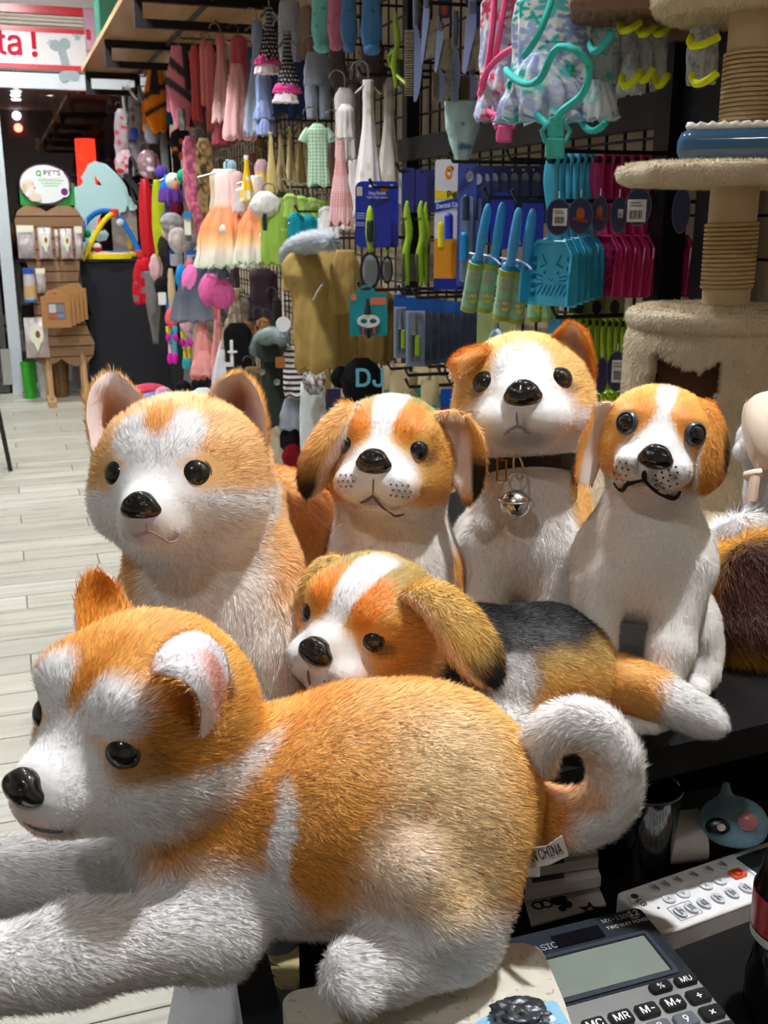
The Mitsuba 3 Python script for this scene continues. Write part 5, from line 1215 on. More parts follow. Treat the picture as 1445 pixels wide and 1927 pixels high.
add(rk, 'beam', uvbox(ua, 7.9, 1.235, 1.265, 1.80, 1.83), (22, 22, 24), 'm_satin')
arms = 0
def arm(px, py, v0, v1=VG):
    global arms
    p = onv(px, py, v0); u, z = p @ UU, p[2]; k = numbered(rk + '__hook_arm')
    scene[k] = ply(cat([tube([uv2(u, v0 - .01, z + .02), uv2(u, v0, z), uv2(u, v1, z)], .0042, 6)]), (20, 20, 22), 'm_satin')

V0 = .97
W1 = (232, 228, 224)
# --- far end, from the window inwards
b, o, F, w, h = gar('pet_harness', 'clear bagged harness with red straps hanging beside the window', 'harness', (212, 205, 244, 300), .93, 'long', flecks((176, 166, 172), (210, 60, 66), 30, .66), m='m_gloss2', noise_=.2)
b, *_ = gar('pet_harness', 'lilac grey bagged harness with a blue tag beside the orange vest', 'harness', (236, 165, 275, 330), .97, 'long', flecks((150, 142, 156), (60, 56, 62), 34, .66), m='m_gloss2', noise_=.2)
patch(b, 'blue_tag', (245, 241, 259, 264), .90, (40, 66, 176), 'm_plastic')
b, *_ = gar('pet_harness', 'bagged harness with crossed red straps, lowest beside the pale blue board', 'harness', (216, 282, 256, 335), .91, 'blob', flecks((190, 168, 176), (206, 40, 56), 34, .58), m='m_gloss2', noise_=.2)
b, *_ = gar('pet_harness', 'bagged pink harness with a silver pompom next to the purple beanie', 'harness', (258, 282, 298, 336), .93, 'blob', flecks((150, 112, 124), (230, 224, 226), 34, .62), m='m_gloss2', noise_=.2)
k = thing('pet_leash', 'black leash straps crossing in front of the pale blue board', 'leash')
P = [onv(a, b_, .90) for a, b_ in ((232, 322), (248, 345), (262, 364), (268, 378))]; Q = [onv(a, b_, .90) for a, b_ in ((258, 322), (247, 344), (250, 366), (262, 380), (270, 366), (266, 345))]
add(k, 'strap', tube(spline(P, 16), .022, 6), (22, 22, 24), 'm_cloth'); add(k, 'loop', tube(spline(Q, 22), .014, 6), (30, 30, 32), 'm_cloth'); arm(258, 318, .92)
k = thing('neck_cone', 'clear curved collar strap hanging under the canopy bracket by the window', 'strap')
add(k, 'band', tube(spline([onv(a, b_, .93) for a, b_ in ((262, 163), (243, 168), (232, 185), (234, 205), (242, 222))], 20), .012, 6), (120, 122, 126), 'm_gloss2'); arm(258, 162, .93)
b, o, F, w, h = gar('life_vest', 'orange dog life vest with black bands hanging under the canopy', 'life vest', (267, 131, 316, 252), .95, 'vest', lambda t, a, P: np.where((((np.abs(t - .34 + .1 * np.cos(a)) < .05) | (np.abs(t - .62 + .1 * np.cos(a)) < .045) | ((t < .4) & (np.abs(a - 4.6) < .5)))[:, None]), lin((52, 44, 44)), lin((236, 130, 24))), folds=2, amp=.03)
trim(b, 'grey_hem', (270, 232, 300, 272), .93, 'sock', (130, 132, 140), folds=2, amp=.03, hem=0); patch(b, 'strap', (266, 190, 274, 250), .90, (240, 140, 40), th=.01)
trim(b, 'webbing', (300, 250, 316, 330), .97, 'long', (104, 104, 106), folds=2, amp=.03, hem=0)
b, o, F, w, h = gar('life_vest', 'pink dog life vest with charcoal bands, right of the orange one', 'life vest', (311, 86, 361, 244), .93, 'vest', lambda t, a, P: np.where((((np.abs(t - .30 - .12 * np.cos(a)) < .06) | (np.abs(t - .55 - .12 * np.cos(a)) < .06) | ((t < .55) & (a > 5.0)))[:, None]), lin((66, 62, 66)), lin((222, 132, 152))), folds=2, amp=.03)
trim(b, 'silver_tip', (333, 205, 350, 246), .89, 'sock', (186, 188, 192), folds=2, amp=.03, hem=0, m='m_metal'); patch(b, 'strap', (312, 160, 322, 212), .88, (236, 150, 176), th=.01)
gar('life_vest', 'teal dog life vest mostly hidden between the orange and pink ones', 'life vest', (306, 150, 326, 236), 1.02, 'vest', (20, 96, 124), folds=2, amp=.03)
gar('life_vest', 'dark vest with an orange panel low behind the pink life vest', 'life vest', (318, 240, 362, 300), 1.05, 'blob', flecks((40, 36, 38), (226, 116, 30), 25, .62), folds=2)
for i, (px, c, lb) in enumerate((((356, 84, 374, 230), (206, 92, 96), 'coral pet shirt, leftmost of the coral row right of the life vests'), ((362, 160, 384, 262), (120, 104, 108), 'grey and coral pet shirt hanging low right of the pink life vest'), ((374, 74, 392, 200), (226, 140, 132), 'salmon pet shirt in the middle of the coral row'), ((384, 80, 404, 246), (220, 118, 120), 'rose pet shirt, rightmost of the coral row beside the pink tulle dress'))):
    gar('pet_shirt', lb, 'pet shirt', px, 1.0 + .02 * i, 'strip', c, 'coral pet shirts', amp=.12)
b, *_ = gar('pet_dress', 'pink tulle pet dress with a rosy top and two full skirts', 'pet dress', (392, 66, 436, 232), .96, 'dress', grad([(0, (206, 112, 118)), (.3, (222, 150, 150)), (1, (236, 196, 196))]), folds=7, amp=.14, hem=.03, m='m_cloth')
trim(b, 'tulle_skirt', (418, 120, 474, 264), .95, 'skirt', grad([(0, (226, 158, 156)), (1, (232, 186, 188))]), folds=8, amp=.14)
gar('pet_dress', 'deep pink pet dress hanging just behind the pink tulle dress', 'pet dress', (430, 66, 466, 140), 1.06, 'shirt', (202, 96, 108)); gar('pet_dress', 'dusty red pet skirt showing below the pink tulle dress', 'pet dress', (398, 225, 436, 272), 1.02, 'skirt', (178, 84, 96), folds=7, hang=False)
gar('pet_dress', 'pale blue tulle pet dress behind the blue ruffled one', 'pet dress', (456, 40, 510, 255), 1.0, 'dress', grad([(0, (140, 156, 196)), (1, (178, 190, 214))]), folds=8, amp=.12)
b, *_ = gar('pet_dress', 'periwinkle pet dress with tiered ruffles', 'pet dress', (478, 132, 512, 252), .94, 'shirt', (146, 164, 218), folds=6); trim(b, 'ruffle', (476, 190, 514, 226), .935, 'skirt', (156, 172, 222)); trim(b, 'ruffle', (484, 222, 512, 254), .935, 'skirt', (150, 166, 216))
for i, (a, d, lb) in enumerate(((0, 0, 'black pet dress with white polka dots and pink ruffle, upper of the two'), (34, 54, 'black polka dot pet dress with white ruffle, lower of the two'))):
    b, *_ = gar('pet_dress', lb, 'pet dress', (486 + a, 12 + d, 526 + a, 118 + d * 1.0), .92, 'dress', dots((24, 22, 26), (226, 216, 220), 13, 15, .24), 'polka dot pet dresses', nt=80, na=80, folds=4)
    trim(b, 'pink_ruffle', (478 + a, 98 + d, 532 + a, 122 + d), .915, 'skirt', (216, 70, 140)); trim(b, 'white_ruffle', (480 + a, 108 + d, 526 + a, 140 + d), .91, 'skirt', (236, 220, 226), folds=6)
gar('pet_jacket', 'navy pet jacket hanging behind the polka dot dresses', 'pet jacket', (512, 60, 548, 214), 1.05, 'coat', (40, 58, 96)); gar('pet_jacket', 'dark blue denim pet jacket left of the grey trousers', 'pet jacket', (540, 90, 580, 222), 1.08, 'coat', (44, 66, 104))
def trousers(label, px, v, col, group=None):
    gs[0] += 1; o, F, w, h = place(px, v); k = thing('pet_trousers', label, 'pet trousers', group)
    col = solid(col)
    mm, t, a = body_of(w, w * .5, h * .5, [(0, .75), (.2, .95), (1, 1)], gs[0], 5, .08, 16, 32); add(k, 'waist', mv(mm, o, F), np.clip(col(t, a, mm.vertices), 0, 1), 'm_cloth', True)
    for s in (-1, 1):
        mm, t, a = body_of(w * .5, w * .42, h * .6, [(0, .9), (.5, 1), (.85, .8), (1, .7)], gs[0] + s, 4, .1, 18, 24); add(k, 'leg', mv(mm, o + F @ np.array([s * w * .26, 0, -h * .40]), F), np.clip(col(t, a, mm.vertices), 0, 1), 'm_cloth', True)
    hook(k, o, F, w)
trousers('pale grey elasticated pet trousers hanging at the top of the wall', (522, 2, 566, 118), .95, (168, 170, 184))
trousers('slate grey pet trousers with a pale leg below the mint pair', (572, 98, 622, 226), .97, (140, 146, 164))
gar('pet_shirt', 'beige pet shirt between the grey trousers and mint socks', 'pet shirt', (562, 10, 590, 112), 1.0, 'strip', (150, 128, 112))
for px, c, lb in (((584, -30, 626, 96), (128, 206, 198), 'mint pet sock trousers at the top of the wall'), ((614, -20, 648, 92), (216, 126, 158), 'pink pet sock trousers between the mint and blue ones'), ((640, -30, 672, 96), (86, 134, 188), 'blue pet sock trousers next to the pink ones'), ((678, -30, 720, 100), (84, 136, 196), 'blue pet sock trousers nearest the black post')):
    b, o, F, w, h = gar('pet_socks', lb, 'pet trousers', px, .96, 'sock', flecks(c, tuple(int(x * .45) for x in c), 60, .84), folds=3, amp=.07, hang=False); trim(b, 'toe', (px[0] + 6, px[3] - 16, px[2] - 4, px[3] + 4), .95, 'blob', c, folds=2, hem=0)
arm(640, 82, .98); arm(600, 2, .98)
for i, (px, lb) in enumerate((((618, 92, 652, 166), 'dark taupe pet hat, left of the two under the blue sock trousers'), ((672, 88, 726, 168), 'dark taupe pet hat, right of the two under the blue sock trousers'))): gar('pet_hat', lb, 'pet hat', px, .99, 'sock', (84, 74, 70), 'taupe pet hats', folds=3, hang=False); arm(px[0] + 10, 112, 1.0)
gar('pet_dress', 'white sheer pet dress with a long sleeve, left of the white dresses', 'pet dress', (630, 165, 668, 300), .97, 'strip', (204, 200, 200), folds=5, amp=.14)
b, *_ = gar('pet_dress', 'white pet dress with gold flecks, longest of the white dresses', 'pet dress', (664, 150, 722, 408), .95, 'dress', flecks((226, 222, 220), (190, 170, 130), 50, .80), folds=6, amp=.10)
gar('pet_dress', 'off white pet dress hanging against the black post', 'pet dress', (706, 140, 758, 414), 1.04, 'dress', flecks((196, 190, 184), (160, 150, 130), 40, .78), folds=6, amp=.10)
gar('pet_dress', 'white pet dress behind the gingham dress, showing a hem', 'pet dress', (640, 300, 690, 430), 1.03, 'dress', (222, 220, 220), hang=False)
b, *_ = gar('pet_dress', 'red and white gingham pet dress with a lace collar', 'pet dress', (616, 240, 664, 422), .93, 'dress', gingham((236, 214, 212), (196, 96, 100), 34, 26), nt=100, na=110, folds=5, amp=.07)
trim(b, 'lace_collar', (632, 196, 668, 262), .925, 'shirt', (216, 212, 210))
gar('pet_shirt', 'green gingham pet shirt left of the red gingham dress', 'pet shirt', (574, 232, 620, 350), .95, 'shirt', gingham((206, 224, 204), (92, 150, 110), 18, 18), nt=72, na=72, sleeves=(gingham((206, 224, 204), (92, 150, 110), 6, 9), .25, .4), folds=3, amp=.05)
for i in range(5):
    gar('pet_shirt', 'khaki pet shirt, %s from the left in the khaki row' % ('first second third fourth fifth'.split()[i]), 'pet shirt', (498 + 18 * i, 248 - 5 * i, 520 + 18 * i, 362 - 4 * i), .93 + .06 * i, 'dress', [(206, 180, 120), (176, 156, 118), (206, 186, 140), (186, 160, 112), (200, 180, 138)][i], 'khaki pet shirts', amp=.10, folds=4, hcol=(70, 92, 92))
arm(520, 225, .95)
# tutu dresses
for i, (px, lb) in enumerate((((362, 318, 490, 500), 'orange to white layered tutu pet dress, the large front one'), ((438, 330, 530, 494), 'orange layered tutu pet dress partly behind the front tutu'))):
    b, *_ = gar('pet_dress', lb, 'pet dress', px, .93 + .07 * i, 'tutu', grad([(0, (232, 222, 216)), (.34, (236, 204, 196)), (.40, (240, 150, 110)), (.62, (244, 156, 106)), (.74, (240, 198, 140)), (.84, (236, 222, 206)), (1, (206, 220, 198))]), 'orange tutu pet dresses', folds=13, amp=.09, hem=.02, nt=48, na=90)
    x0, y0, x1, y1 = px; trim(b, 'upper_tulle', (x0 + 14, y0 + 96, x1 - 14, y0 + 150), .925 + .07 * i, 'skirt', grad([(0, (244, 150, 112)), (1, (246, 170, 120))]), folds=11); trim(b, 'bow', (x0 + 50, y0 + 105, x0 + 64, y0 + 122), .86 + .07 * i, 'blob', (244, 236, 226), folds=2, hem=0)
gar('pet_dress', 'gold winged white pet dress above the front tutu', 'pet dress', (394, 318, 428, 400), .97, 'strip', grad([(0, (226, 228, 230)), (.3, (206, 184, 148)), (.8, (220, 200, 170)), (1, (232, 214, 200))]))
gar('pet_dress', 'light blue pet dress with straps above the tutu', 'pet dress', (420, 300, 446, 360), .99, 'strip', (160, 196, 212)); gar('pet_dress', 'yellow and white lemon print pet dress above the second tutu', 'pet dress', (450, 292, 476, 380), .95, 'dress', flecks((236, 230, 216), (240, 196, 40), 34, .52)); arm(445, 258, .97)
gar('pet_dress', 'pink strappy pet dress between the blue and lemon dresses', 'pet dress', (434, 322, 458, 400), .96, 'strip', (230, 190, 190)); gar('pet_dress', 'grey pet dress with a round badge beside the lemon dress', 'pet dress', (440, 352, 468, 398), .94, 'shirt', (200, 198, 198), hang=False)
gar('pet_dress', 'mauve and lemon pet dress right of the lemon print one', 'pet dress', (478, 300, 506, 402), 1.02, 'strip', flecks((196, 160, 168), (236, 200, 60), 22, .62))
# scarves, hats and cloths at the far end
gar('pet_scarf', 'pink leopard spotted plush scarf', 'scarf', (340, 256, 374, 398), .93, 'scarf', leopard((214, 122, 150), (150, 66, 92), 30), folds=3); gar('pet_scarf', 'pink spotted scarf tail hanging lower than the plush scarf', 'scarf', (360, 380, 382, 440), .94, 'tail', leopard((206, 110, 136), (150, 66, 92), 30), hang=False)
gar('pet_scarf', 'brown leopard print plush scarf beside the pink one', 'scarf', (366, 260, 400, 404), .96, 'scarf', leopard((150, 122, 80), (44, 34, 26), 30), folds=3)
gar('pet_raincoat', 'shiny red pet raincoat hanging beside the yellow green one', 'raincoat', (258, 336, 286, 480), .90, 'long', (198, 24, 40), folds=4, amp=.12, m='m_plastic'); gar('pet_raincoat', 'yellow green pet raincoat right of the red one', 'raincoat', (283, 338, 308, 478), .91, 'long', (170, 184, 24), folds=4, amp=.12, m='m_plastic')
gar('pet_bag', 'small black mesh bag below the yellow green raincoat', 'bag', (296, 440, 326, 490), .90, 'blob', (46, 42, 40), hang=False); gar('pet_raincoat', 'royal blue pet raincoat hanging behind the grey plush cluster', 'raincoat', (304, 370, 330, 490), .99, 'long', (24, 40, 120), folds=4, m='m_plastic'); gar('pet_raincoat', 'dark crimson pet raincoat behind the purple beanie', 'raincoat', (318, 375, 340, 410), 1.0, 'long', (96, 18, 36), hang=False)
b, *_ = gar('pet_hat', 'blue and purple knitted pet beanie with a pompom', 'pet hat', (297, 328, 340, 380), .92, 'skirt', grad([(0, (30, 120, 220)), (.48, (30, 110, 210)), (.52, (104, 60, 150)), (1, (96, 56, 140))]), folds=8); trim(b, 'pompom', (292, 312, 314, 334), .91, 'blob', (84, 66, 170), hem=0)
k = thing('plush_toy', 'white faced plush bird toy with an orange beak above the pink scarf', 'plush toy')
p = onv(326, 340, .90); add(k, 'head', mv(trimesh.creation.icosphere(3, .042), p), (226, 214, 206), 'm_cloth', True); add(k, 'beak', mv(lathe([(0, -.02), (.014, -.012), (.012, .01), (0, .02)], 12), p + F_VIEW(p) @ np.array([.012, -.038, -.03])), (232, 110, 50), smooth=True); add(k, 'eye', mv(trimesh.creation.icosphere(2, .006), p + F_VIEW(p) @ np.array([.012, -.038, .006])), (40, 30, 30)); add(k, 'hanging_loop', tube([p + ZZ * .04, p + ZZ * .12], .002, 5), (190, 190, 190))
k = thing('plush_toy', 'green plush ball toy beside the white bird toy', 'plush toy'); p = onv(346, 331, .92); add(k, 'ball', mv(trimesh.creation.icosphere(3, .036), p), (28, 160, 122), 'm_cloth', True); add(k, 'hanging_loop', tube([p + ZZ * .03, p + ZZ * .12], .002, 5), (190, 190, 190))
for i, (px, c, lb) in enumerate((((300, 400, 344, 440), (150, 146, 148), 'grey plush mouse toy at the top of the plush cluster'), ((302, 418, 336, 452), (206, 178, 150), 'beige plush toy in the middle of the plush cluster'), ((316, 428, 352, 476), (186, 176, 170), 'pale grey plush toy at the bottom of the plush cluster'), ((346, 440, 368, 470), (138, 134, 132), 'dark grey plush toy at the right of the plush cluster'))):
    b, *_ = gar('plush_toy', lb, 'plush toy', px, .90 + .01 * i, 'blob', c, folds=5, amp=.12, noise_=.25, hang=False); trim(b, 'ear', (px[0] + 2, px[1] - 4, px[0] + 14, px[1] + 14), .895, 'blob', tuple(int(x * .8) for x in c), hem=0)
k = thing('tag_card', 'white and green toy card in front of the plush cluster', 'card'); patch(k, 'card', (346, 408, 358, 442), .88, (226, 228, 214)); patch(k, 'print', (348, 412, 356, 424), .88, (130, 190, 60), off=.002); patch(k, 'header', (345, 398, 360, 410), .88, (50, 130, 190))
for i, (px, lb) in enumerate((((318, 468, 345, 500), 'blue topped clear toy blister left of the pink plush balls'), ((350, 470, 384, 492), 'blue topped toy blister below the grey plush cluster'))):
    k = thing('blister_pack', lb, 'pack', 'blue topped toy blisters'); patch(k, 'card', px, .94, (44, 92, 176), 'm_plastic'); patch(k, 'blister', (px[0] + 2, px[1] + 10, px[2] - 2, px[3]), .93, (176, 172, 176), 'm_gloss2', th=.012)
b, *_ = gar('pet_hat', 'fluffy tulle hat with pink and blue plush balls and dark tulle', 'pet hat', (322, 482, 452, 600), .97, 'skirt', grad([(0, (36, 52, 66)), (.45, (70, 80, 96)), (1, (120, 120, 136))]), folds=11, amp=.08, hang=False)
for px, c in (((328, 498, 356, 544), (40, 136, 206)), ((340, 498, 386, 562), (232, 120, 188)), ((372, 515, 418, 575), (226, 104, 170)), ((396, 525, 440, 580), (214, 96, 158)), ((346, 488, 376, 510), (190, 96, 120))): trim(b, 'plush_ball', px, .90, 'blob', c, folds=9, amp=.05, hem=0)
for i in range(3): add(b, 'silver_stem', tube([onv(368 + 20 * i, 530 - 3 * i, .88), onv(384 + 14 * i, 486, .90)], .003, 5), (170, 170, 172), 'm_metal')
b, *_ = gar('plush_toy', 'red and grey plush lizard toy hanging in front of the charcoal counter', 'plush toy', (250, 488, 284, 568), .86, 'long', flecks((196, 30, 46), (120, 116, 118), 20, .7), folds=3, lean=-.2, hang=False); trim(b, 'grey_belly', (270, 510, 296, 590), .87, 'tail', (116, 116, 118), folds=3, hem=0); trim(b, 'head', (262, 484, 284, 512), .85, 'blob', (206, 30, 44), hem=0)
gar('plush_toy', 'grey felt rabbit toy with long pointed legs below the red lizard', 'plush toy', (272, 540, 302, 640), .90, 'tail', (112, 110, 110), folds=3, hang=False); gar('plush_toy', 'pale pink long-eared plush toy beside the red lizard', 'plush toy', (280, 478, 304, 526), .89, 'blob', (210, 170, 172), hang=False); gar('plush_toy', 'black fluffy plush toy beside the white price card', 'plush toy', (290, 520, 322, 556), .91, 'blob', (22, 22, 24), folds=9, hang=False)
k = thing('tag_card', 'white price card below the black fluffy toy', 'card'); patch(k, 'card', (297, 550, 312, 573), .88, (222, 222, 224)); patch(k, 'print', (301, 556, 308, 566), .88, (150, 150, 160), off=.002)
gar('plush_toy', 'beige plush snake toy left of the grey tulle', 'plush toy', (314, 505, 328, 580), .92, 'long', (196, 176, 140), hang=False)
for i, (px, c1, c2, c3, lb) in enumerate((((308, 580, 336, 690), (232, 96, 110), (70, 176, 206), (230, 210, 60), 'plush doll toy with pink hair and blue and yellow body'), ((336, 590, 366, 690), (226, 190, 204), (200, 176, 196), (222, 206, 70), 'pale pink plush animal toy with magenta hands'))):
    x0, y0, x1, y1 = px; k = thing('plush_toy', lb, 'plush toy'); vv = .90
    trim(k, 'head', (x0 + 2, y0, x1 - 2, y0 + 36), vv, 'blob', c1, folds=6, hem=0); trim(k, 'body', (x0 + 6, y0 + 32, x1 - 6, y0 + 64), vv + .01, 'coat', c2, folds=3, hem=0)
    for s in (0, 1):
        trim(k, 'arm', (x0 + 3 + 14 * s, y0 + 34, x0 + 13 + 14 * s, y0 + 52), vv - .02, 'tail', c3 if s == 0 else c2, folds=2, hem=0); trim(k, 'hand', (x0 + 3 + 14 * s, y0 + 48, x0 + 13 + 14 * s, y0 + 62), vv - .03, 'blob', (206, 30, 170), folds=2, hem=0)
        trim(k, 'leg', (x0 + 8 + 9 * s, y0 + 60, x0 + 16 + 9 * s, y0 + 90), vv, 'coat', (226, 196, 200) if i == 0 and s == 0 else (70, 160, 176) if i == 0 else c3, folds=2, hem=0); trim(k, 'foot', (x0 + 6 + 9 * s, y0 + 84, x0 + 17 + 9 * s, y0 + 104), vv - .01, 'blob', (220, 40, 180) if i == 0 else (60, 170, 180), folds=2, hem=0)
    k2 = patch(k, 'header_card', (x0 + 4, y0 - 12, x1 - 2, y0 + 6), vv + .03, (40, 100, 180), 'm_plastic')
b, *_ = gar('pet_dress', 'pink ruffled pet dress hanging low beside the plush dolls', 'pet dress', (354, 572, 404, 706), .93, 'dress', (226, 150, 148), folds=7, amp=.12); trim(b, 'ruffle', (358, 660, 410, 704), .925, 'skirt', (228, 156, 152))
b, *_ = gar('pet_dress', 'second pink pet dress right behind the low ruffled one', 'pet dress', (392, 562, 424, 690), .99, 'dress', (222, 146, 146), folds=6, amp=.12); trim(b, 'strap', (398, 548, 410, 600), .98, 'tail', (206, 104, 96), hem=0)
gar('pet_dress', 'beige lace pet dress below the tutus', 'pet dress', (414, 542, 470, 652), .99, 'dress', flecks((176, 162, 140), (140, 124, 104), 40, .55), folds=8, amp=.14)
gar('pet_dress', 'white silk pet gown draped low beside the black shirt', 'pet dress', (402, 640, 442, 740), .95, 'skirt', (206, 208, 218), folds=6, amp=.12, hang=False, lean=-.2)
b, o, F, w, h = gar('pet_shirt', 'black pet shirt with a white bone print and lettering', 'pet shirt', (418, 608, 474, 702), .97, 'coat', (24, 24, 27), folds=3)
patch(b, 'bone_print', (432, 640, 438, 682), .90, (222, 222, 222), off=.0); patch(b, 'bone_print', (428, 660, 446, 664), .90, (222, 222, 222), off=.001); patch(b, 'white_line', (421, 682, 440, 690), .90, (214, 214, 214))
gar('pet_shirt', 'leopard print ruffled pet shirt behind the black printed one', 'pet shirt', (452, 605, 480, 662), 1.02, 'blob', leopard((150, 110, 66), (40, 28, 20), 40), folds=8, amp=.14); gar('pet_shirt', 'brown leopard pet shirt with ruffles above the green coat', 'pet shirt', (478, 598, 512, 650), 1.04, 'blob', leopard((140, 104, 62), (36, 26, 20), 40), folds=8, amp=.14)
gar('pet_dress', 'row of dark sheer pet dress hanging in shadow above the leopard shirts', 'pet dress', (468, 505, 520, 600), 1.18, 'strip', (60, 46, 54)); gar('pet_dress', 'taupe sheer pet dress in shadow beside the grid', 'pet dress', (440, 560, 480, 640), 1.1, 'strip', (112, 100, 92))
b, *_ = gar('pet_jacket', 'camouflage pet jacket hanging low behind the green coat', 'pet jacket', (452, 690, 500, 800), 1.0, 'coat', leopard((112, 92, 66), (40, 36, 28), 22))
b, *_ = gar('pet_coat', 'dark green pet coat with a grey fur lined hood', 'pet coat', (488, 640, 548, 800), .95, 'coat', (44, 52, 44), folds=3, amp=.05); trim(b, 'hood', (480, 632, 534, 680), .92, 'blob', (52, 60, 54), folds=4, hem=0, noise_=.2); furtube(b, 'fur_hood', ((480, 664), (486, 646), (502, 634), (520, 630), (534, 640)), .90, 10, (118, 132, 134), 501); patch(b, 'leather_patch', (518, 672, 536, 692), .885, (150, 92, 48), label='brown leather patch')
for a, c in ((493, 700), (521, 719)): add(b, 'button', mv(lathe([(0, 0), (.012, 0), (.012, .004), (0, .005)], 14), onv(a, c, .89), frame(z=-F_VIEW(onv(a, c, .89))[:, 1], x=RT)), (176, 176, 170), 'm_metal')
k = thing('tag_card', 'round white swing tag above the green coat', 'tag'); p = onv(533, 610, .9); add(k, 'disc', mv(lathe([(0, 0), (.026, 0), (.026, .002), (0, .002)], 20), p, frame(z=-F_VIEW(p)[:, 1], x=RT)), (216, 218, 222)); add(k, 'string', tube([p + ZZ * .02, p + ZZ * .14], .0025, 5), (220, 220, 220))
b, *_ = gar('pet_shirt', 'black and white striped pet shirt with a grey skirt', 'pet shirt', (532, 652, 574, 746), .95, 'coat', stripes((226, 222, 224), (40, 30, 42), 9, .55), nt=90, folds=3, amp=.04); trim(b, 'grey_skirt', (524, 744, 574, 806), .945, 'skirt', (136, 144, 156), folds=5)
b, *_ = gar('pet_trousers', 'white pet trousers with a black checked bow top', 'pet trousers', (562, 706, 612, 845), .97, 'coat', (206, 212, 216), folds=3, amp=.05); trim(b, 'checked_top', (568, 690, 612, 742), .955, 'blob', leopard((210, 208, 208), (50, 44, 48), 60), hem=0)
gar('pet_trousers', 'khaki pet trouser leg below the khaki hooded jacket', 'pet trousers', (598, 690, 620, 770), 1.02, 'coat', (150, 124, 72), hang=False)
for px, c, lb in (((526, 800, 566, 850), (26, 24, 36), 'dark navy pet shoes bundle under the striped shirt'), ((530, 836, 572, 880), (120, 14, 30), 'dark red folded pet blanket under the navy bundle'), ((588, 900, 630, 975), (96, 12, 28), 'dark crimson pet cloth low behind the beagle puppy')): gar('pet_cloth', lb, 'pet cloth', px, 1.0, 'blob', c, hang=False)
# the khaki hooded jacket
b, *_ = gar('pet_jacket', 'large khaki hooded pet jacket with grey fur trim, front of the wall', 'pet jacket', (548, 470, 672, 694), .84, 'coat', (166, 140, 82), folds=5, amp=.07, nt=60, na=70, noise_=.16, depth=.5)
trim(b, 'hood', (532, 462, 632, 560), .80, 'blob', (172, 146, 86), folds=5, noise_=.2, hem=0); furtube(b, 'fur_trim', ((536, 484), (548, 470), (575, 458), (605, 452), (626, 456)), .775, 13, (160, 168, 176), 502)
trim(b, 'strap', (530, 488, 546, 548), .79, 'coat', (178, 148, 92), folds=2, hem=0); trim(b, 'sleeve', (620, 470, 680, 590), .86, 'long', (156, 130, 74), folds=6, noise_=.2, hem=0); add(b, 'zip_pull', tube([onv(608, 534, .76), onv(598, 548, .76), onv(590, 564, .76)], .004, 6), (190, 190, 186), 'm_metal')
b, *_ = gar('pet_hoodie', 'lime green pet hoodie with a white hood', 'pet hoodie', (490, 372, 546, 496), .90, 'coat', (146, 180, 76), folds=4, amp=.08); trim(b, 'white_hood', (470, 360, 526, 408), .86, 'blob', (218, 216, 212), folds=4, hem=0); patch(b, 'black_patch', (494, 402, 502, 434), .83, (36, 40, 36)); trim(b, 'sleeve', (520, 430, 546, 524), .92, 'tail', (132, 168, 70), hem=0)
for i in range(4): gar('pet_hoodie', 'lime green pet hoodie, %s of the lime row behind the white hood' % ('first second third last'.split()[i]), 'pet hoodie', (532 + 20 * i, 364 + 4 * i, 560 + 20 * i, 410), .93 + .05 * i, 'shirt', (150, 188, 84), 'lime pet hoodies', hcol=(230, 230, 230))
arm(540, 352, .93)
for i in range(3): gar('pet_vest', 'teal pet vest, %s from the left under the lime hoodies' % ('first second third'.split()[i]), 'pet vest', (540 + 24 * i, 400 + 4 * i, 574 + 22 * i, 468), .90 + .05 * i, 'shirt', (16, 132, 152), 'teal pet vests', hcol=(230, 230, 230))
gar('pet_vest', 'teal pet vest hanging low behind the khaki jacket strap', 'pet vest', (536, 510, 556, 540), 1.0, 'blob', (14, 104, 120), hang=False); arm(560, 398, .9)
gar('pet_shirt', 'white pet shirt with a red heart print right of the teal vests', 'pet shirt', (596, 388, 640, 450), .99, 'shirt', flecks((222, 220, 222), (214, 50, 60), 18, .84)); gar('pet_jacket', 'brown khaki pet jacket hanging behind the teal clipper card', 'pet jacket', (654, 540, 742, 680), 1.03, 'coat', (104, 82, 42), folds=5)
arm(600, 448, .84); arm(390, 562, .93); arm(470, 568, .97); arm(410, 48, .96); arm(500, 22, .93); arm(340, 72, .93); arm(680, 140, .95); arm(720, 130, 1.0)
# the black cap
b, o, F, w, h = gar('cap', 'black pet cap with pale blue DJ lettering and a navy tag', 'cap', (640, 674, 722, 765), .88, 'blob', (16, 17, 20), folds=2, amp=.02, noise_=.04, hang=False); trim(b, 'brim', (622, 690, 660, 730), .86, 'blob', (14, 15, 18), folds=2, hem=0)
p = onv(696, 727, .80); lettering(b, 'DJ', .042, p, F_VIEW(p), (110, 190, 212), True, center=True); patch(b, 'navy_tag', (614, 732, 640, 772), .82, (30, 30, 72), 'm_plastic', label='navy card tag')
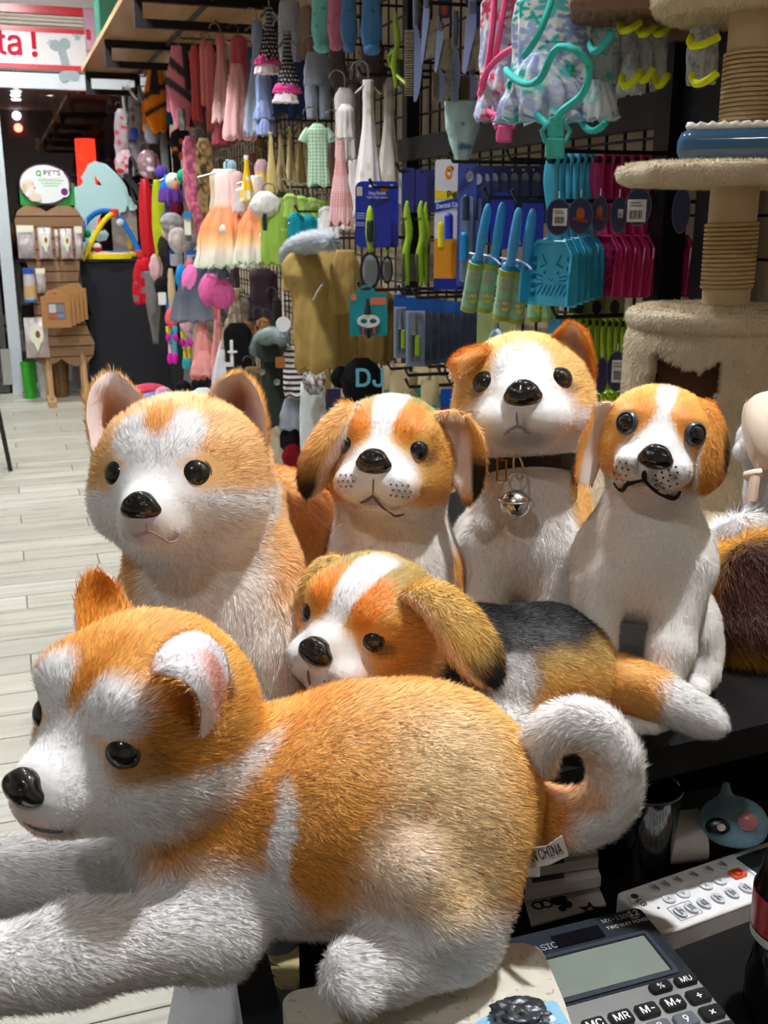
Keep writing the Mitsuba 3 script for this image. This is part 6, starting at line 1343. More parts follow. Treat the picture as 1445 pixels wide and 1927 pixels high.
# things lying on the floor at the foot of the wall
for px, c, lb, vv in (((250, 722, 312, 742), (206, 70, 96), 'pink pet cushion lying on the floor under the counter', .86), ((262, 738, 322, 768), (96, 124, 180), 'blue floral pet cushion on the floor in front of the pink one', .84), ((292, 728, 322, 748), (206, 150, 180), 'pale pink ruffled cushion between the pink and blue ones', .85), ((305, 740, 334, 765), (176, 146, 104), 'straw pet basket on the floor beside the blue cushion', .86), ((325, 716, 362, 760), (16, 16, 18), 'black pet bag on the floor beside the straw basket', .9), ((352, 730, 410, 790), (196, 196, 198), 'white pet cushion on the floor behind the big plush ears', .85), ((260, 765, 300, 785), (90, 170, 200), 'turquoise folded cloth on the floor behind the plush ear', .83)):
    gar('floor_cushion', lb, 'cushion', px, vv, 'blob', flecks(c, tuple(min(255, int(x * 1.25) + 10) for x in c), 16, .6), hang=False, depth=.7)
gar('pet_coat', 'dark grey pet coat hanging below the plush dolls', 'pet coat', (322, 650, 352, 722), 1.0, 'coat', (40, 42, 42)); gar('pet_coat', 'pale grey pet coat showing under the pink ruffled dress', 'pet coat', (346, 690, 370, 726), 1.02, 'coat', (120, 118, 122), hang=False); gar('pet_cloth', 'black bundle under the low pink dress', 'pet cloth', (360, 700, 412, 745), 1.05, 'blob', (26, 26, 30), hang=False)

# the back row: garments half hidden by the ones in front
rb_ = np.random.default_rng(5)
for i, (x, y, w, h, c) in enumerate(((372, 90, 22, 120, (120, 60, 64)), (404, 110, 24, 120, (150, 84, 92)), (444, 150, 22, 110, (96, 86, 120)), (470, 90, 22, 120, (88, 96, 130)), (510, 120, 22, 110, (44, 48, 70)), (556, 110, 22, 100, (50, 60, 84)), (590, 150, 22, 90, (110, 108, 116)), (612, 120, 24, 110, (80, 74, 76)), (640, 110, 22, 110, (96, 90, 88)), (664, 160, 24, 130, (150, 146, 144)), (692, 170, 22, 150, (136, 132, 128)), (736, 200, 20, 190, (120, 116, 112)), (490, 240, 20, 110, (120, 100, 70)), (600, 250, 20, 100, (110, 96, 70)), (628, 270, 20, 120, (150, 110, 108)), (408, 300, 20, 100, (150, 130, 126)), (474, 290, 20, 110, (160, 120, 124)), (500, 300, 22, 100, (110, 90, 90)), (524, 300, 20, 100, (90, 110, 80)), (440, 500, 20, 110, (70, 56, 60)), (500, 520, 22, 90, (50, 46, 48)), (520, 560, 18, 80, (60, 58, 56)), (430, 600, 18, 90, (90, 84, 80)), (510, 600, 20, 90, (66, 52, 40)), (640, 560, 22, 110, (96, 80, 48)), (700, 600, 22, 110, (70, 58, 36)), (560, 760, 20, 90, (60, 62, 70)), (352, 120, 18, 120, (100, 50, 56)), (330, 280, 18, 120, (60, 50, 60)), (384, 440, 18, 110, (150, 110, 120)))):
    gar('pet_garment', 'garment half hidden in the back row of the clothes wall', 'pet garment', (x - w // 2, y, x + w // 2, y + h), 1.16 + .06 * rb_.random(), 'strip', c, 'back row garments', amp=.14, folds=4, nt=20, na=28)
# ------------------------------------------------------------------ products on the right-hand racks
def star_print(c0, cs, n, m):
    def fn(t, a, P):
        out = np.tile(lin(c0), (len(t), 1))
        for L in range(2):
            u, w = t * n + .5 * L, a / 6.283 * m + .5 * L + .5 * (np.floor(t * n + .5 * L) % 2)
            i, j = np.floor(u), np.floor(w); h = np.modf(np.abs(np.sin(i * 12.9 + j * 78.2 + L * 3.1)) * 437.5)[0]
            x, y = u % 1 - .5, w % 1 - .5; th = np.arctan2(y, x) + h * 6; r = np.hypot(x, y)
            ins = r < .50 * (.66 + .34 * np.cos(5 * th)) * (.7 + .5 * h)
            out = np.where(ins[:, None], np.array([lin(c) for c in cs])[(h * len(cs) * .999).astype(int)], out)
            out = np.where((np.hypot(x - .4, y - .38) < .045)[:, None], lin((40, 50, 70)), out)
        return out
    return fn
def vest(label, px, v, acc, cs, frill, straps, group=None, base=(224, 226, 230), n=5, m=6, buckle=None):
    b, o, F, w, h = gar('pet_harness', label, 'harness', px, v, 'coat', star_print(base, cs, n, m), group, nt=120, na=150, folds=4, amp=.05, hang=False, depth=.5)
    gs[0] += 1
    if frill: trim(b, 'frill', frill, v - .02, 'skirt', star_print(base, cs, 4, 11), folds=13, amp=.13, hem=.06, depth=.6)
    for s_ in straps: add(b, 'binding', tube(spline([onv(x, y, v - dv) for x, y, dv in s_], 18), .0060, 6), acc, 'm_cloth', True)
    if buckle:
        p = onv(*buckle, v - .05); Fb = F_YAW(F_VIEW(p), 15)
        add(b, 'buckle', mv(cat([bx(-.016, .016, -.006, .006, -.045, -.012, .004), bx(-.013, .013, -.004, .004, -.012, .02, .002), tube([(-.016, 0, -.02), (-.024, 0, -.002), (-.012, 0, .01)], .004, 6), tube([(.016, 0, -.02), (.024, 0, -.002), (.012, 0, .01)], .004, 6)]), p, Fb), acc, 'm_plastic', 40)
    return b
MINT, PK, YL = (64, 186, 180), (232, 92, 140), (206, 214, 30)
vest('pink bound star print pet harness left of the mint one', (905, -30, 1040, 212), .98, PK, [(222, 70, 110), (150, 168, 206), (226, 110, 146), (170, 180, 210)], (900, 110, 1010, 222), [[(930, -10, .07), (924, 80, .08), (912, 150, .07), (902, 178, .06)], [(905, 160, .07), (950, 100, .10), (1000, 80, .10)], [(902, 175, .06), (912, 200, .06), (940, 216, .06)], [(952, -10, .09), (942, 50, .10), (930, 118, .09)]], buckle=(950, 222))
vest('mint bound star print pet harness with a mint buckle, in front', (968, -30, 1118, 200), .92, MINT, [(40, 176, 160), (140, 160, 206), (90, 190, 196), (160, 172, 212)], (944, 100, 1104, 226), [[(1040, -10, .06), (1020, 50, .08), (985, 105, .08)], [(955, 132, .08), (1000, 158, .10), (1022, 140, .10), (1046, 92, .10), (1085, 96, .09), (1108, 120, .06)], [(1108, 120, .06), (1100, 170, .06), (1062, 205, .06), (1048, 222, .06)], [(1010, 215, .05), (1030, 236, .05)]], buckle=(1046, 244))
b = vest('mint star print pet harness in a clear bag behind the front one', (1106, 0, 1170, 205), 1.0, MINT, [(110, 196, 190), (160, 172, 200), (200, 206, 214)], (1090, 150, 1165, 225), [[(1110, 80, .05), (1130, 90, .06), (1152, 60, .05)], [(1088, 215, .04), (1115, 246, .04), (1140, 230, .04)]], base=(206, 210, 214))
for i, (px, fr) in enumerate((((1166, 12, 1206, 160), (1166, 100, 1210, 175)), ((1200, 20, 1232, 150), None), ((1230, 20, 1260, 160), None), ((1298, 40, 1354, 156), None))):
    x0, y0, x1, y1 = px
    vest('yellow bound star print pet harness, %s from the left of the yellow ones' % ('first second third last'.split()[i]), px, 1.04 + .03 * i if i < 3 else 1.06, YL, [(176, 186, 196), (150, 160, 180), (196, 202, 210)], fr, [[(x0 + 2, y0 + 30, .05), ((x0 + x1) / 2, y0 + 42, .07), (x1 - 2, y0 + 30, .05)], [(x0 + 4, y1 - 16, .05), ((x0 + x1) / 2, y1 - 2, .06), (x1 - 3, y1 - 20, .05)]], 'yellow bound star harnesses', base=(190, 192, 196))
gar('pet_bandana', 'pale triangular pet bandana with small prints above the dental packs', 'bandana', (833, 190, 908, 302), 1.02, 'tail', flecks((176, 206, 202), (90, 110, 150), 40, .74), folds=2, amp=.12, hang=False); arm(850, 208, 1.0)
gar('pet_bag', 'crumpled clear bag above the pale bandana', 'bag', (880, 180, 912, 230), 1.05, 'blob', (150, 134, 126), hang=False, m='m_gloss2')

def BR(px, v):      # box -> origin (bottom middle), frame facing the camera, width, height
    o, F, w, h = place(px, v); return o - ZZ * h, F, w, h
def bristles(w, h, n, m, ln, r=.0007):
    ms = []
    for i in range(n):
        for j in range(m):
            x, z = (i / (n - 1) - .5) * w, (j / (m - 1) - .5) * h
            ms.append(tube([(x, 0, z), (x, -ln, z)], r, 3))
    return cat(ms)
# green slicker brushes and blue backing cards
def oval_brush(label, px, v, group=None, card=None, hcol=(160, 190, 40)):
    x0, y0, x1, y1 = px; o, F, w, h = BR(px, v); k = thing('pet_brush', label, 'pet brush', group)
    H = h * .46
    add(k, 'head', mv(extr(affinity.scale(Point(0, 0).buffer(1, quad_segs=12), w / 2, H * .5), .018), o + ZZ * H * .5, F), (28, 32, 38), 'm_plastic', 40)
    add(k, 'pad', mv(extr(affinity.scale(Point(0, 0).buffer(1, quad_segs=10), w * .36, H * .40), .006), o + ZZ * H * .5 - F[:, 1] * .006, F), (150, 154, 156), 'm_matte')
    add(k, 'bristles', mv(bristles(w * .56, H * .66, 9, 13, .010), o + ZZ * H * .5 - F[:, 1] * .006, F), (190, 192, 194), 'm_metal', kind='stuff')
    pr_ = [(0, w * .10), (.12, w * .13), (.4, w * .24), (.75, w * .20), (.95, w * .12), (1, w * .04)]
    n = 14; tt = np.linspace(0, 1, n); rr_ = np.interp(tt, *zip(*pr_))
    add(k, 'handle', mv(tube(np.stack([tt * 0, tt * 0 + .004, H * .96 + tt * (h - H)], 1), rr_, 10), o, F), hcol, 'm_plastic', True); add(k, 'grip', mv(tube(np.stack([tt[3:10] * 0, tt[3:10] * 0 - .0035, H * .96 + tt[3:10] * (h - H)], 1), rr_[3:10] * .8, 10), o, F), (40, 46, 48), 'm_plastic', True)
    return k, o, F, w, h
def hang_card(k, px, v, col, hole=True, r=.2, part='card', text=None, th=.002, label=None):
    o, F, w, h = BR(px, v); P = rrect(-w / 2, w / 2, 0, h, min(w, h) * r)
    if hole: P = P.difference(affinity.translate(affinity.scale(Point(0, 0).buffer(1), w * .12, h * .022), 0, h * .93))
    add(k, part, mv(extr(P, th), o, F), col, 'm_plastic', label=label); return o, F, w, h
for i, (cp, bp, lb) in enumerate((((668, 341, 736, 466), (676, 384, 716, 546), 'green handled oval pin brush on a royal blue card, front'), ((724, 341, 750, 466), (717, 420, 740, 534), 'green handled oval pin brush just behind the front blue card'))):
    v = .90 + .07 * i; k, *_ = oval_brush(lb, bp, v - .015, 'oval pin brushes on blue cards'); o, F, w, h = hang_card(k, cp, v, (26, 46, 150))
    if i == 0:
        lettering(k, 'Dog Brush', h * .045, o + ZZ * h * .80 - F[:, 1] * .001 + F[:, 0] * w * .12, F, (220, 224, 240), center=True, part='lettering', sx=.9); lettering(k, 'Light Duty Slicker', h * .030, o + ZZ * h * .745 - F[:, 1] * .001 + F[:, 0] * w * .12, F, (210, 214, 236), center=True)
        add(k, 'logo', mv(extr(affinity.scale(Point(0, 0).buffer(1), w * .1, h * .045), .001), o + ZZ * h * .88 + F[:, 0] * w * .3 - F[:, 1] * .001, F), (150, 64, 30)); add(k, 'picture', mv(extr(rrect(-w * .08, w * .08, 0, h * .14, .003), .001), o + ZZ * h * .78 - F[:, 0] * w * .38 - F[:, 1] * .001, F), (190, 176, 160))
        for j in range(5): add(k, 'small_print', mv(bx(-w * .14, w * .10, -.001, 0, -.0015, .0015), o + ZZ * h * (.52 - .035 * j - (.04 if j > 2 else 0)) - F[:, 0] * w * .33 - F[:, 1] * .0005, F), (130, 146, 210))
arm(702, 352, .89)
def slicker(label, px, v, group, hcol=(140, 180, 40), side=-1, metal=(170, 172, 170)):
    x0, y0, x1, y1 = px; o, F, w, h = BR(px, v); k = thing('pet_brush', label, 'pet brush', group); H = h * .42
    P = spline([(0, 0, h), (.0, 0, h * .8), (.004, 0, h * .6), (-.003, 0, H), (-.002, 0, H * .5), (0, 0, 0)], 20); r = np.interp(np.linspace(0, 1, 20), [0, .1, .3, .5, .58, .75, 1], [.3, .7, .9, .75, .9, 1.0, .5]) * w * .28
    add(k, 'handle', mv(tube(P * [1, 1, 1] + [-side * w * .2, 0, 0], r, 10), o, F), hcol, 'm_plastic', True)
    add(k, 'pad', mv(bx(-w * .06, w * .06, -.014, .014, H * .12, H * .92, .004), o + F[:, 0] * side * w * .05, F), (60, 64, 60), 'm_plastic')
    R2 = F_YAW(F, 90 * side * -1)
    add(k, 'bristles', mv(bristles(.022, H * .72, 6, 18, w * .42), o + ZZ * H * .52 + F[:, 0] * side * w * .10, np.stack([F[:, 1], -F[:, 0] * side, ZZ], 1)), metal, 'm_metal', kind='stuff')
    return k, o, F, w, h
for i, (px, sd, lb) in enumerate((((746, 378, 776, 537), -1, 'lime slicker brush, left of the lime brushes on blue tags'), ((772, 378, 802, 538), -1, 'lime slicker brush, middle of the lime brushes on blue tags'), ((796, 380, 818, 538), 1, 'lime slicker brush, right of the lime brushes beside the dental pack'))):
    k, *_ = slicker(lb, px, .93 + .03 * i, 'lime slicker brushes', side=sd); hang_card(k, (px[0] + 10, 316 + 2 * i, px[0] + 34, 400), .95 + .03 * i, (40, 44, 120), r=.1)
    if i < 2: hang_card(k, (px[0] + 4, 322, px[0] + 18, 384), .945 + .03 * i, [(196, 200, 190), (50, 50, 136)][i], r=.1, part='tag')
    add(k, 'tie', loop_at(onv(px[0] + 14, 412, .92 + .03 * i), .007, .002, .0012, F_VIEW(onv(760, 412, .92))), (20, 20, 20))
arm(752, 322, .93)
k, *_ = slicker('lime dematting tool hanging beside the black post at the top', (738, 22, 762, 166), .99, None, (156, 190, 40), 1); add(k, 'blade_frame', tube(spline([onv(x, y, .985) for x, y in ((748, 95), (732, 112), (744, 138), (758, 152), (766, 160))], 16), .005, 6), (156, 190, 40), 'm_plastic', True)
# grey blue brushes and combs along the top
GB = (132, 150, 190)
def grey_brush(label, px, v, comb=False, side=-1, group=None, tilt=0.0):
    x0, y0, x1, y1 = px; o, F, w, h = BR(px, v); k = thing('pet_comb' if comb else 'pet_brush', label, 'comb' if comb else 'pet brush', group)
    if comb:
        sp = Polygon([(-w * .5, 0), (-w * .36, -.004), (w * .02, h * .62), (w * .02, h), (-w * .30, h), (-w * .40, h * .6)])
        add(k, 'spine', mv(extr(sp, .012), o, F), GB, 'm_plastic', 40); H = h * .62
        add(k, 'teeth', mv(cat([tube([(-w * .30 + .25 * w * z / H, .006, z), (w * .5, .006, z + H * .1)], .0008, 3) for z in np.linspace(H * .05, H * .98, 34)]), o, F), (176, 172, 160), 'm_metal', kind='stuff')
        add(k, 'grip', mv(bx(-w * .30, w * .02, -.003, .014, h * .80, h * 1.0, .003), o, F), (92, 98, 116), 'm_plastic')
    else:
        H = h * .62; n = 16; tt = np.linspace(0, 1, n)
        out = [(side * -.05 * w, 0)] + [(-side * w * (.28 * math.sin(math.pi * min(1, .12 + .9 * t_)) + .04), H * t_) for t_ in tt] + [(-side * .02 * w, H)]
        P = Polygon([(-side * w * .02, 0)] + [(-side * w * (.10 + .26 * math.sin(math.pi * t_) ** .7), H * t_) for t_ in tt] + [(-side * w * .02, H)]).buffer(w * .03)
        add(k, 'head', mv(extr(P, .02), o, F), GB, 'm_plastic', 40)
        add(k, 'bristles', mv(bristles(.018, H * .86, 4, 26, w * .42, .0008), o + ZZ * H * .5 + F[:, 0] * side * w * .04, np.stack([F[:, 1], -F[:, 0] * side, ZZ], 1)), (168, 160, 144), 'm_metal', kind='stuff')
        add(k, 'handle', mv(tube([(-side * w * .08, .01, H * .96), (-side * w * .10, .01, h * .8), (-side * w * .08, .01, h)], [w * .13, w * .19, w * .16], 10), o, F), (98, 104, 124), 'm_plastic', True)
    return k, o, F, w, h
for i, (px, cb, sd, lb) in enumerate((((760, -40, 800, 188), 0, -1, 'grey blue bristle brush nearest the black post, leftmost of the top row'), ((792, -10, 822, 116), 1, 0, 'grey blue comb, leftmost of the three combs in the top row'), ((812, 96, 842, 190), 0, -1, 'grey blue bristle brush below the second comb'), ((818, 40, 850, 132), 1, 0, 'silver edged grey blue comb, middle of the three combs'), ((838, 20, 872, 190), 0, -1, 'grey blue bristle brush right of the middle comb'), ((872, 0, 920, 134), 1, 0, 'broad grey blue comb beside the pink harness, rightmost of the combs'), ((866, 110, 904, 192), 0, -1, 'grey blue bristle brush under the broad comb'))):
    grey_brush(lb, px, [.90, .88, .96, .91, .99, .93, 1.03][i], cb, sd, 'grey blue brushes and combs')
for i, (px, lb) in enumerate((((826, -30, 848, 34), 'dark blue card with an orange dog badge, left of the two at the top'), ((896, -40, 932, 58), 'dark blue card with an orange dog badge, right of the two at the top'))):
    k = thing('product_card', lb, 'card', 'dark blue badge cards'); o, F, w, h = hang_card(k, px, 1.0, (22, 30, 104), r=.3); add(k, 'badge', mv(extr(affinity.scale(Point(0, 0).buffer(1), w * .26, h * .2), .002), o + ZZ * h * .28 - F[:, 1] * .002, F), (196, 84, 40))
arm(790, 4, .9); arm(880, 6, .93)
# dental pack and toothbrush blisters
k = thing('dental_pack', 'white and orange pet dental care pack with a puppy picture', 'pack')
o, F, w, h = hang_card(k, (819, 300, 876, 546), .93, (226, 226, 232), r=.1)
add(k, 'orange_panel', mv(extr(sbox(-w * .5, h * .09, w * .5, h * .40), .001), o - F[:, 1] * .001, F), (232, 150, 40)); add(k, 'blue_footer', mv(extr(sbox(-w * .5, 0, w * .5, h * .09), .001), o - F[:, 1] * .001, F), (36, 52, 150)); add(k, 'yellow_band', mv(extr(sbox(-w * .5, h * .70, w * .5, h * .765), .001), o - F[:, 1] * .001, F), (236, 210, 40)); add(k, 'blue_band', mv(extr(Polygon([(-w * .5, h * .60), (w * .5, h * .66), (w * .5, h * .73), (-w * .5, h * .67)]), .001), o - F[:, 1] * .0021, F), (40, 70, 170))
lettering(k, 'Pet', h * .05, o + ZZ * h * .715 - F[:, 0] * w * .12 - F[:, 1] * .0022, F, (60, 50, 40), True); t_ = F @ np.array([[math.cos(.12), 0, -math.sin(.12)], [0, 1, 0], [math.sin(.12), 0, math.cos(.12)]]); lettering(k, 'Dental Care', h * .034, o + ZZ * h * .628 - F[:, 0] * w * .44 - F[:, 1] * .0035, t_ @ np.eye(3), (232, 236, 246), True, sx=.8)
add(k, 'logo', mv(extr(affinity.scale(Point(0, 0).buffer(1).difference(Point(.1, 0).buffer(.45)), w * .12, h * .05), .001), o + ZZ * h * .90 - F[:, 0] * w * .05 - F[:, 1] * .0012, F), (226, 140, 40))
def capsule_item(k, part, px, v, col):
    o_, F_, w_, h_ = BR(px, v); n = 9; a = np.linspace(0, np.pi / 2, n); add(k, part, mv(lathe(np.concatenate([[(0, 0), (w_ / 2, 0)], np.stack([np.cos(a) * w_ / 2, h_ - w_ / 2 + np.sin(a) * w_ / 2], 1)]), 14), o_), col, 'm_plastic', 40)
capsule_item(k, 'finger_brush', (836, 400, 853, 450), .915, (40, 56, 176)); capsule_item(k, 'finger_brush', (823, 416, 838, 465), .915, (226, 214, 40))
for (a, b_, rx, rz, c) in ((832, 508, .30, .085, (176, 164, 146)), (832, 485, .26, .055, (170, 150, 128)), (823, 478, .10, .03, (60, 50, 44)), (841, 478, .10, .03, (60, 50, 44)), (832, 490, .06, .015, (30, 26, 24)), (826, 523, .09, .04, (206, 196, 180)), (838, 523, .09, .04, (206, 196, 180))):
    p = onv(a, b_, .927); add(k, 'puppy_picture', mv(extr(affinity.scale(Point(0, 0).buffer(1, quad_segs=6), w * rx, h * rz), .0008), p - F[:, 1] * (.0012 if c[0] > 100 else .0022), F), c)
arm(852, 304, .92)
for i in range(9):
    x = [862, 878, 892, 908, 926, 946, 966, 988, 1006][i]
    k = thing('toothbrush_pack', 'clear toothbrush blister on a navy card, number %s from the dental pack' % 'one two three four five six seven eight nine'.split()[i], 'pack', 'toothbrush blisters')
    px = (x, 306 + (i > 0) * 6, x + 36, 540 if i < 2 else 420); v = .96 + .035 * i
    o, F, w, h = hang_card(k, px, v, (36, 46, 116) if i else (60, 80, 160), r=.08); add(k, 'blister', mv(extr(rrect(-w * .34, w * .34, h * .04, h * .74, w * .2), .012), o - F[:, 1] * .012, F), (122, 136, 176) if i < 2 else (60, 70, 112), 'm_gloss2', 40)
    add(k, 'white_seal', mv(extr(affinity.scale(Point(0, 0).buffer(1), w * .20, w * .28), .001), o + ZZ * (h - .028) + F[:, 0] * w * .12 - F[:, 1] * .0025, F), (176, 180, 184))
    if i < 2: capsule_item(k, 'brush_head', (px[0] + 3, 436, px[0] + 19, 488), v - .016, (30, 140, 206)); capsule_item(k, 'brush_cap', (px[0] + 8, 365, px[0] + 22, 415), v - .016, (36, 60, 76))
arm(960, 300, .95)
# lint rollers
for i, (hx0, hy0, hx1, hy1, rx0, ry0, rx1, ry1) in enumerate(((919, 384, 900, 487, 897, 493, 881, 583), (946, 381, 930, 490, 923, 494, 911, 585), (977, 391, 960, 499, 955, 507, 943, 600), (1003, 393, 988, 499, 980, 510, 969, 606), (1026, 470, 1020, 520, 1012, 520, 1006, 604), (1052, 470, 1046, 520, 1040, 520, 1034, 604))):
    k = thing('lint_roller', 'blue handled pet hair lint roller, %s from the left' % 'first second third fourth fifth sixth'.split()[i], 'lint roller', 'lint rollers with green sleeves')
    v = [.90, .925, .90, .925, 1.0, 1.02][i]; A, B = onv(hx0, hy0, v), onv(hx1, hy1, v); C, D = onv(rx0, ry0, v), onv(rx1, ry1, v); r = .0165
    ax = (D - C) / np.linalg.norm(D - C); n = 12; tt = np.linspace(0, 1, n)[:, None]; P = A + (B - A) * tt
    add(k, 'handle', tube(P, np.interp(tt.ravel(), [0, .06, .3, .6, .9, 1], [.004, .0075, .0095, .0105, .0085, .010]), 10), (64, 150, 206), 'm_plastic', True)
    add(k, 'neck', tube([B, C - ax * .004], [.010, .014], 10), (60, 146, 202), 'm_plastic', True)
    Fr = frame(z=-ax, y=F_VIEW(C)[:, 1]); L = np.linalg.norm(D - C)
    add(k, 'sleeve', mv(lathe([(0, 0), (r, 0), (r, -L), (r * .6, -L), (0, -L)][::-1], 24), C, Fr), (140, 184, 146), 'm_plastic', 40)
    for a_, b_ in ((0, .12), (.90, 1.0)): add(k, 'olive_band', mv(lathe([(r * 1.012, -L * b_), (r * 1.012, -L * a_)], 24), C, Fr), (150, 160, 60), 'm_plastic', 40)
    th = np.linspace(-2.5, -1.2, 8); zz = L * .68
    yl = trimesh.Trimesh(*(lambda g: (g[0], g[1]))((np.array([[r * 1.02 * math.cos(-math.pi / 2 + x), r * 1.02 * math.sin(-math.pi / 2 + x), -zz + y] for x, y in [(0.35, 0)] + [(.35 + .55 * math.cos(t_), .011 * math.sin(t_)) for t_ in np.linspace(0, 2 * np.pi, 15)[:-1]]]), np.array([[0, 1 + (j + 1) % 14, 1 + j] for j in range(14)]))), process=False)
    add(k, 'yellow_seal', mv(yl, C, Fr), (226, 214, 40), 'm_plastic')
    if i < 4:
        for tx, hh_, zo, cl in (('Pet', .010, .24, (196, 120, 130)), ('Hair', .010, .38, (196, 120, 130)), ('SUPER', .007, .62, (150, 120, 150)), ('STICKY', .007, .74, (150, 120, 150))):
            lettering(k, tx, hh_, C + Fr @ np.array([0, -r * 1.03, -L * zo]), Fr, cl, center=True, sx=.8, depth=.0003)
    if i in (1, 3):
        hang_card(k, (hx0 - 22, hy0 - 20, hx0 + 22, 470), v + .02, (30, 40, 140), r=.45); add(k, 'card_lip', tube(spline([onv(x, y, v - .012) for x, y in ((hx1 - 46, hy1 - 14), (hx1 - 20, hy1 - 10), (hx1 + 2, hy1 - 2), (hx1 + 12, hy1 + 8))], 12), .0022, 5), (160, 170, 210), 'm_plastic')
arm(918, 372, .89); arm(972, 378, .9)
# litter scoops
def scoop_parts(col, face=True):
    """local: x right, y in, z up; top of the handle at the origin; 0.27 m long"""
    L, hl, w, z0 = .27, .150, .115, -.158
    P = spline([(0, .0, 0), (-.006, -.004, -.03), (-.006, 0, -.08), (0, .004, -.13), (0, .006, -.165)], 20)
    n = len(P); hw = np.interp(np.linspace(0, 1, n), [0, .08, .3, .7, 1], [.008, .0155, .017, .0135, .020]); th = .0048
    V = []; 
    for p, a in zip(P, hw):
        for q in np.linspace(0, 2 * np.pi, 13)[:-1]: V.append(p + [a * math.copysign(abs(math.cos(q)) ** .6, math.cos(q)), th * math.copysign(abs(math.sin(q)) ** .6, math.sin(q)), 0])
    i, j = np.meshgrid(np.arange(n - 1), np.arange(12), indexing='ij'); j2 = (j + 1) % 12
    q = np.stack([i * 12 + j, (i + 1) * 12 + j, (i + 1) * 12 + j2, i * 12 + j2], -1).reshape(-1, 4)
    f = np.vstack([q[:, [0, 1, 2]], q[:, [0, 2, 3]], [[0, k_, k_ + 1] for k_ in range(1, 11)], [[(n - 1) * 12, (n - 1) * 12 + k_ + 1, (n - 1) * 12 + k_] for k_ in range(1, 11)]])
    handle = trimesh.Trimesh(np.array(V), f, process=False)
    out = Polygon([(-w * .30, z0), (w * .30, z0), (w * .47, z0 - .022), (w * .5, z0 - .055), (w * .5, -L), (-w * .5, -L), (-w * .5, z0 - .055), (-w * .47, z0 - .022)]).buffer(.004)
    plate = out
    if face:
        cuts = [rrect(-w * .44, -w * .31, z0 - .036 - .0165 * k_, z0 - .026 - .0165 * k_, .002) for k_ in range(5)] + [rrect(w * .31, w * .44, z0 - .036 - .0165 * k_, z0 - .026 - .0165 * k_, .002) for k_ in range(5)]
        cuts += [affinity.rotate(rrect(-.0022 + x, .0022 + x, -L + .012, -L + .036, .001), -32) for x in np.linspace(-w * .32, w * .32, 8)]
        for s in (-1, 1): cuts += [LineString([(s * .022, z0 - .024), (s * .012, z0 - .040), (s * .026, z0 - .046)]).buffer(.0018), Point(s * .016, z0 - .056).buffer(.0032)] + [LineString([(s * .020, z0 - .064 - .006 * k_), (s * .034, z0 - .060 - .009 * k_)]).buffer(.0013) for k_ in range(3)]
        cuts += [LineString([(-.006, z0 - .066), (0, z0 - .070), (.006, z0 - .066)]).buffer(.0016)]
        from shapely import union_all
        plate = out.difference(union_all(cuts))
    pm_ = extr(plate, .003)
    lip = tube([(x, -.004 - .018 * min(1, (z0 - z) / .07), z) for x, z in [(-w * .5, -L), (-w * .5, z0 - .055), (-w * .47, z0 - .022), (-w * .30, z0), (w * .30, z0), (w * .47, z0 - .022), (w * .5, z0 - .055), (w * .5, -L)]], .0028, 6)
    ring = [(-w * .5, -L), (-w * .5, z0 - .055), (-w * .47, z0 - .022), (-w * .30, z0), (w * .30, z0), (w * .47, z0 - .022), (w * .5, z0 - .055), (w * .5, -L)]
    V, Fc = [], []
    for x, z in ring: V += [(x, .0, z), (x, -.004 - .018 * min(1, (z0 - z) / .07), z), (x * .97, .0, z), (x * .97, -.004 - .018 * min(1, (z0 - z) / .07), z)]
    for k_ in range(len(ring) - 1):
        a, b_ = k_ * 4, k_ * 4 + 4
        Fc += [[a, b_, b_ + 1], [a, b_ + 1, a + 1], [a + 2, a + 3, b_ + 3], [a + 2, b_ + 3, b_ + 2]]
    wall = trimesh.Trimesh(np.array(V, float), np.array(Fc), process=False)
    return ply(handle, col, 'm_plastic', True), ply(pm_, col, 'm_plastic'), ply(cat([wall, lip]), col, 'm_plastic'), ply(lathe([(0, 0), (.0065, 0), (.0065, .012), (0, .012)], 12), tuple(int(x * .25) for x in col), 'm_matte')
def scoop_row(colname, col, px0, step, n, v0, dv, group, tagfirst, yaw=22, words='first second third fourth fifth sixth seventh eighth ninth tenth eleventh'):
    front, back = scoop_parts(col, True), scoop_parts(col, False)
    for i in range(n):
        k = thing('litter_scoop', '%s plastic litter scoop, %s of its row counted from the left' % (colname, words.split()[i]), 'litter scoop', group)
        o = onv(px0[0] + step[0] * i, px0[1] + step[1] * i, v0 + dv * i); F = F_YAW(F_WALL, yaw); M = mat4(o, F)
        d = front if i < 2 else back
        add(k, 'handle', d[0], to=M); add(k, 'basket', d[1], to=M); add(k, 'side_wall', d[2], to=M)
        add(k, 'hole', d[3], to=mat4(o - F[:, 1] * .0062 - ZZ * .016, F @ frame(z=[0, -1, 0], x=[1, 0, 0])))
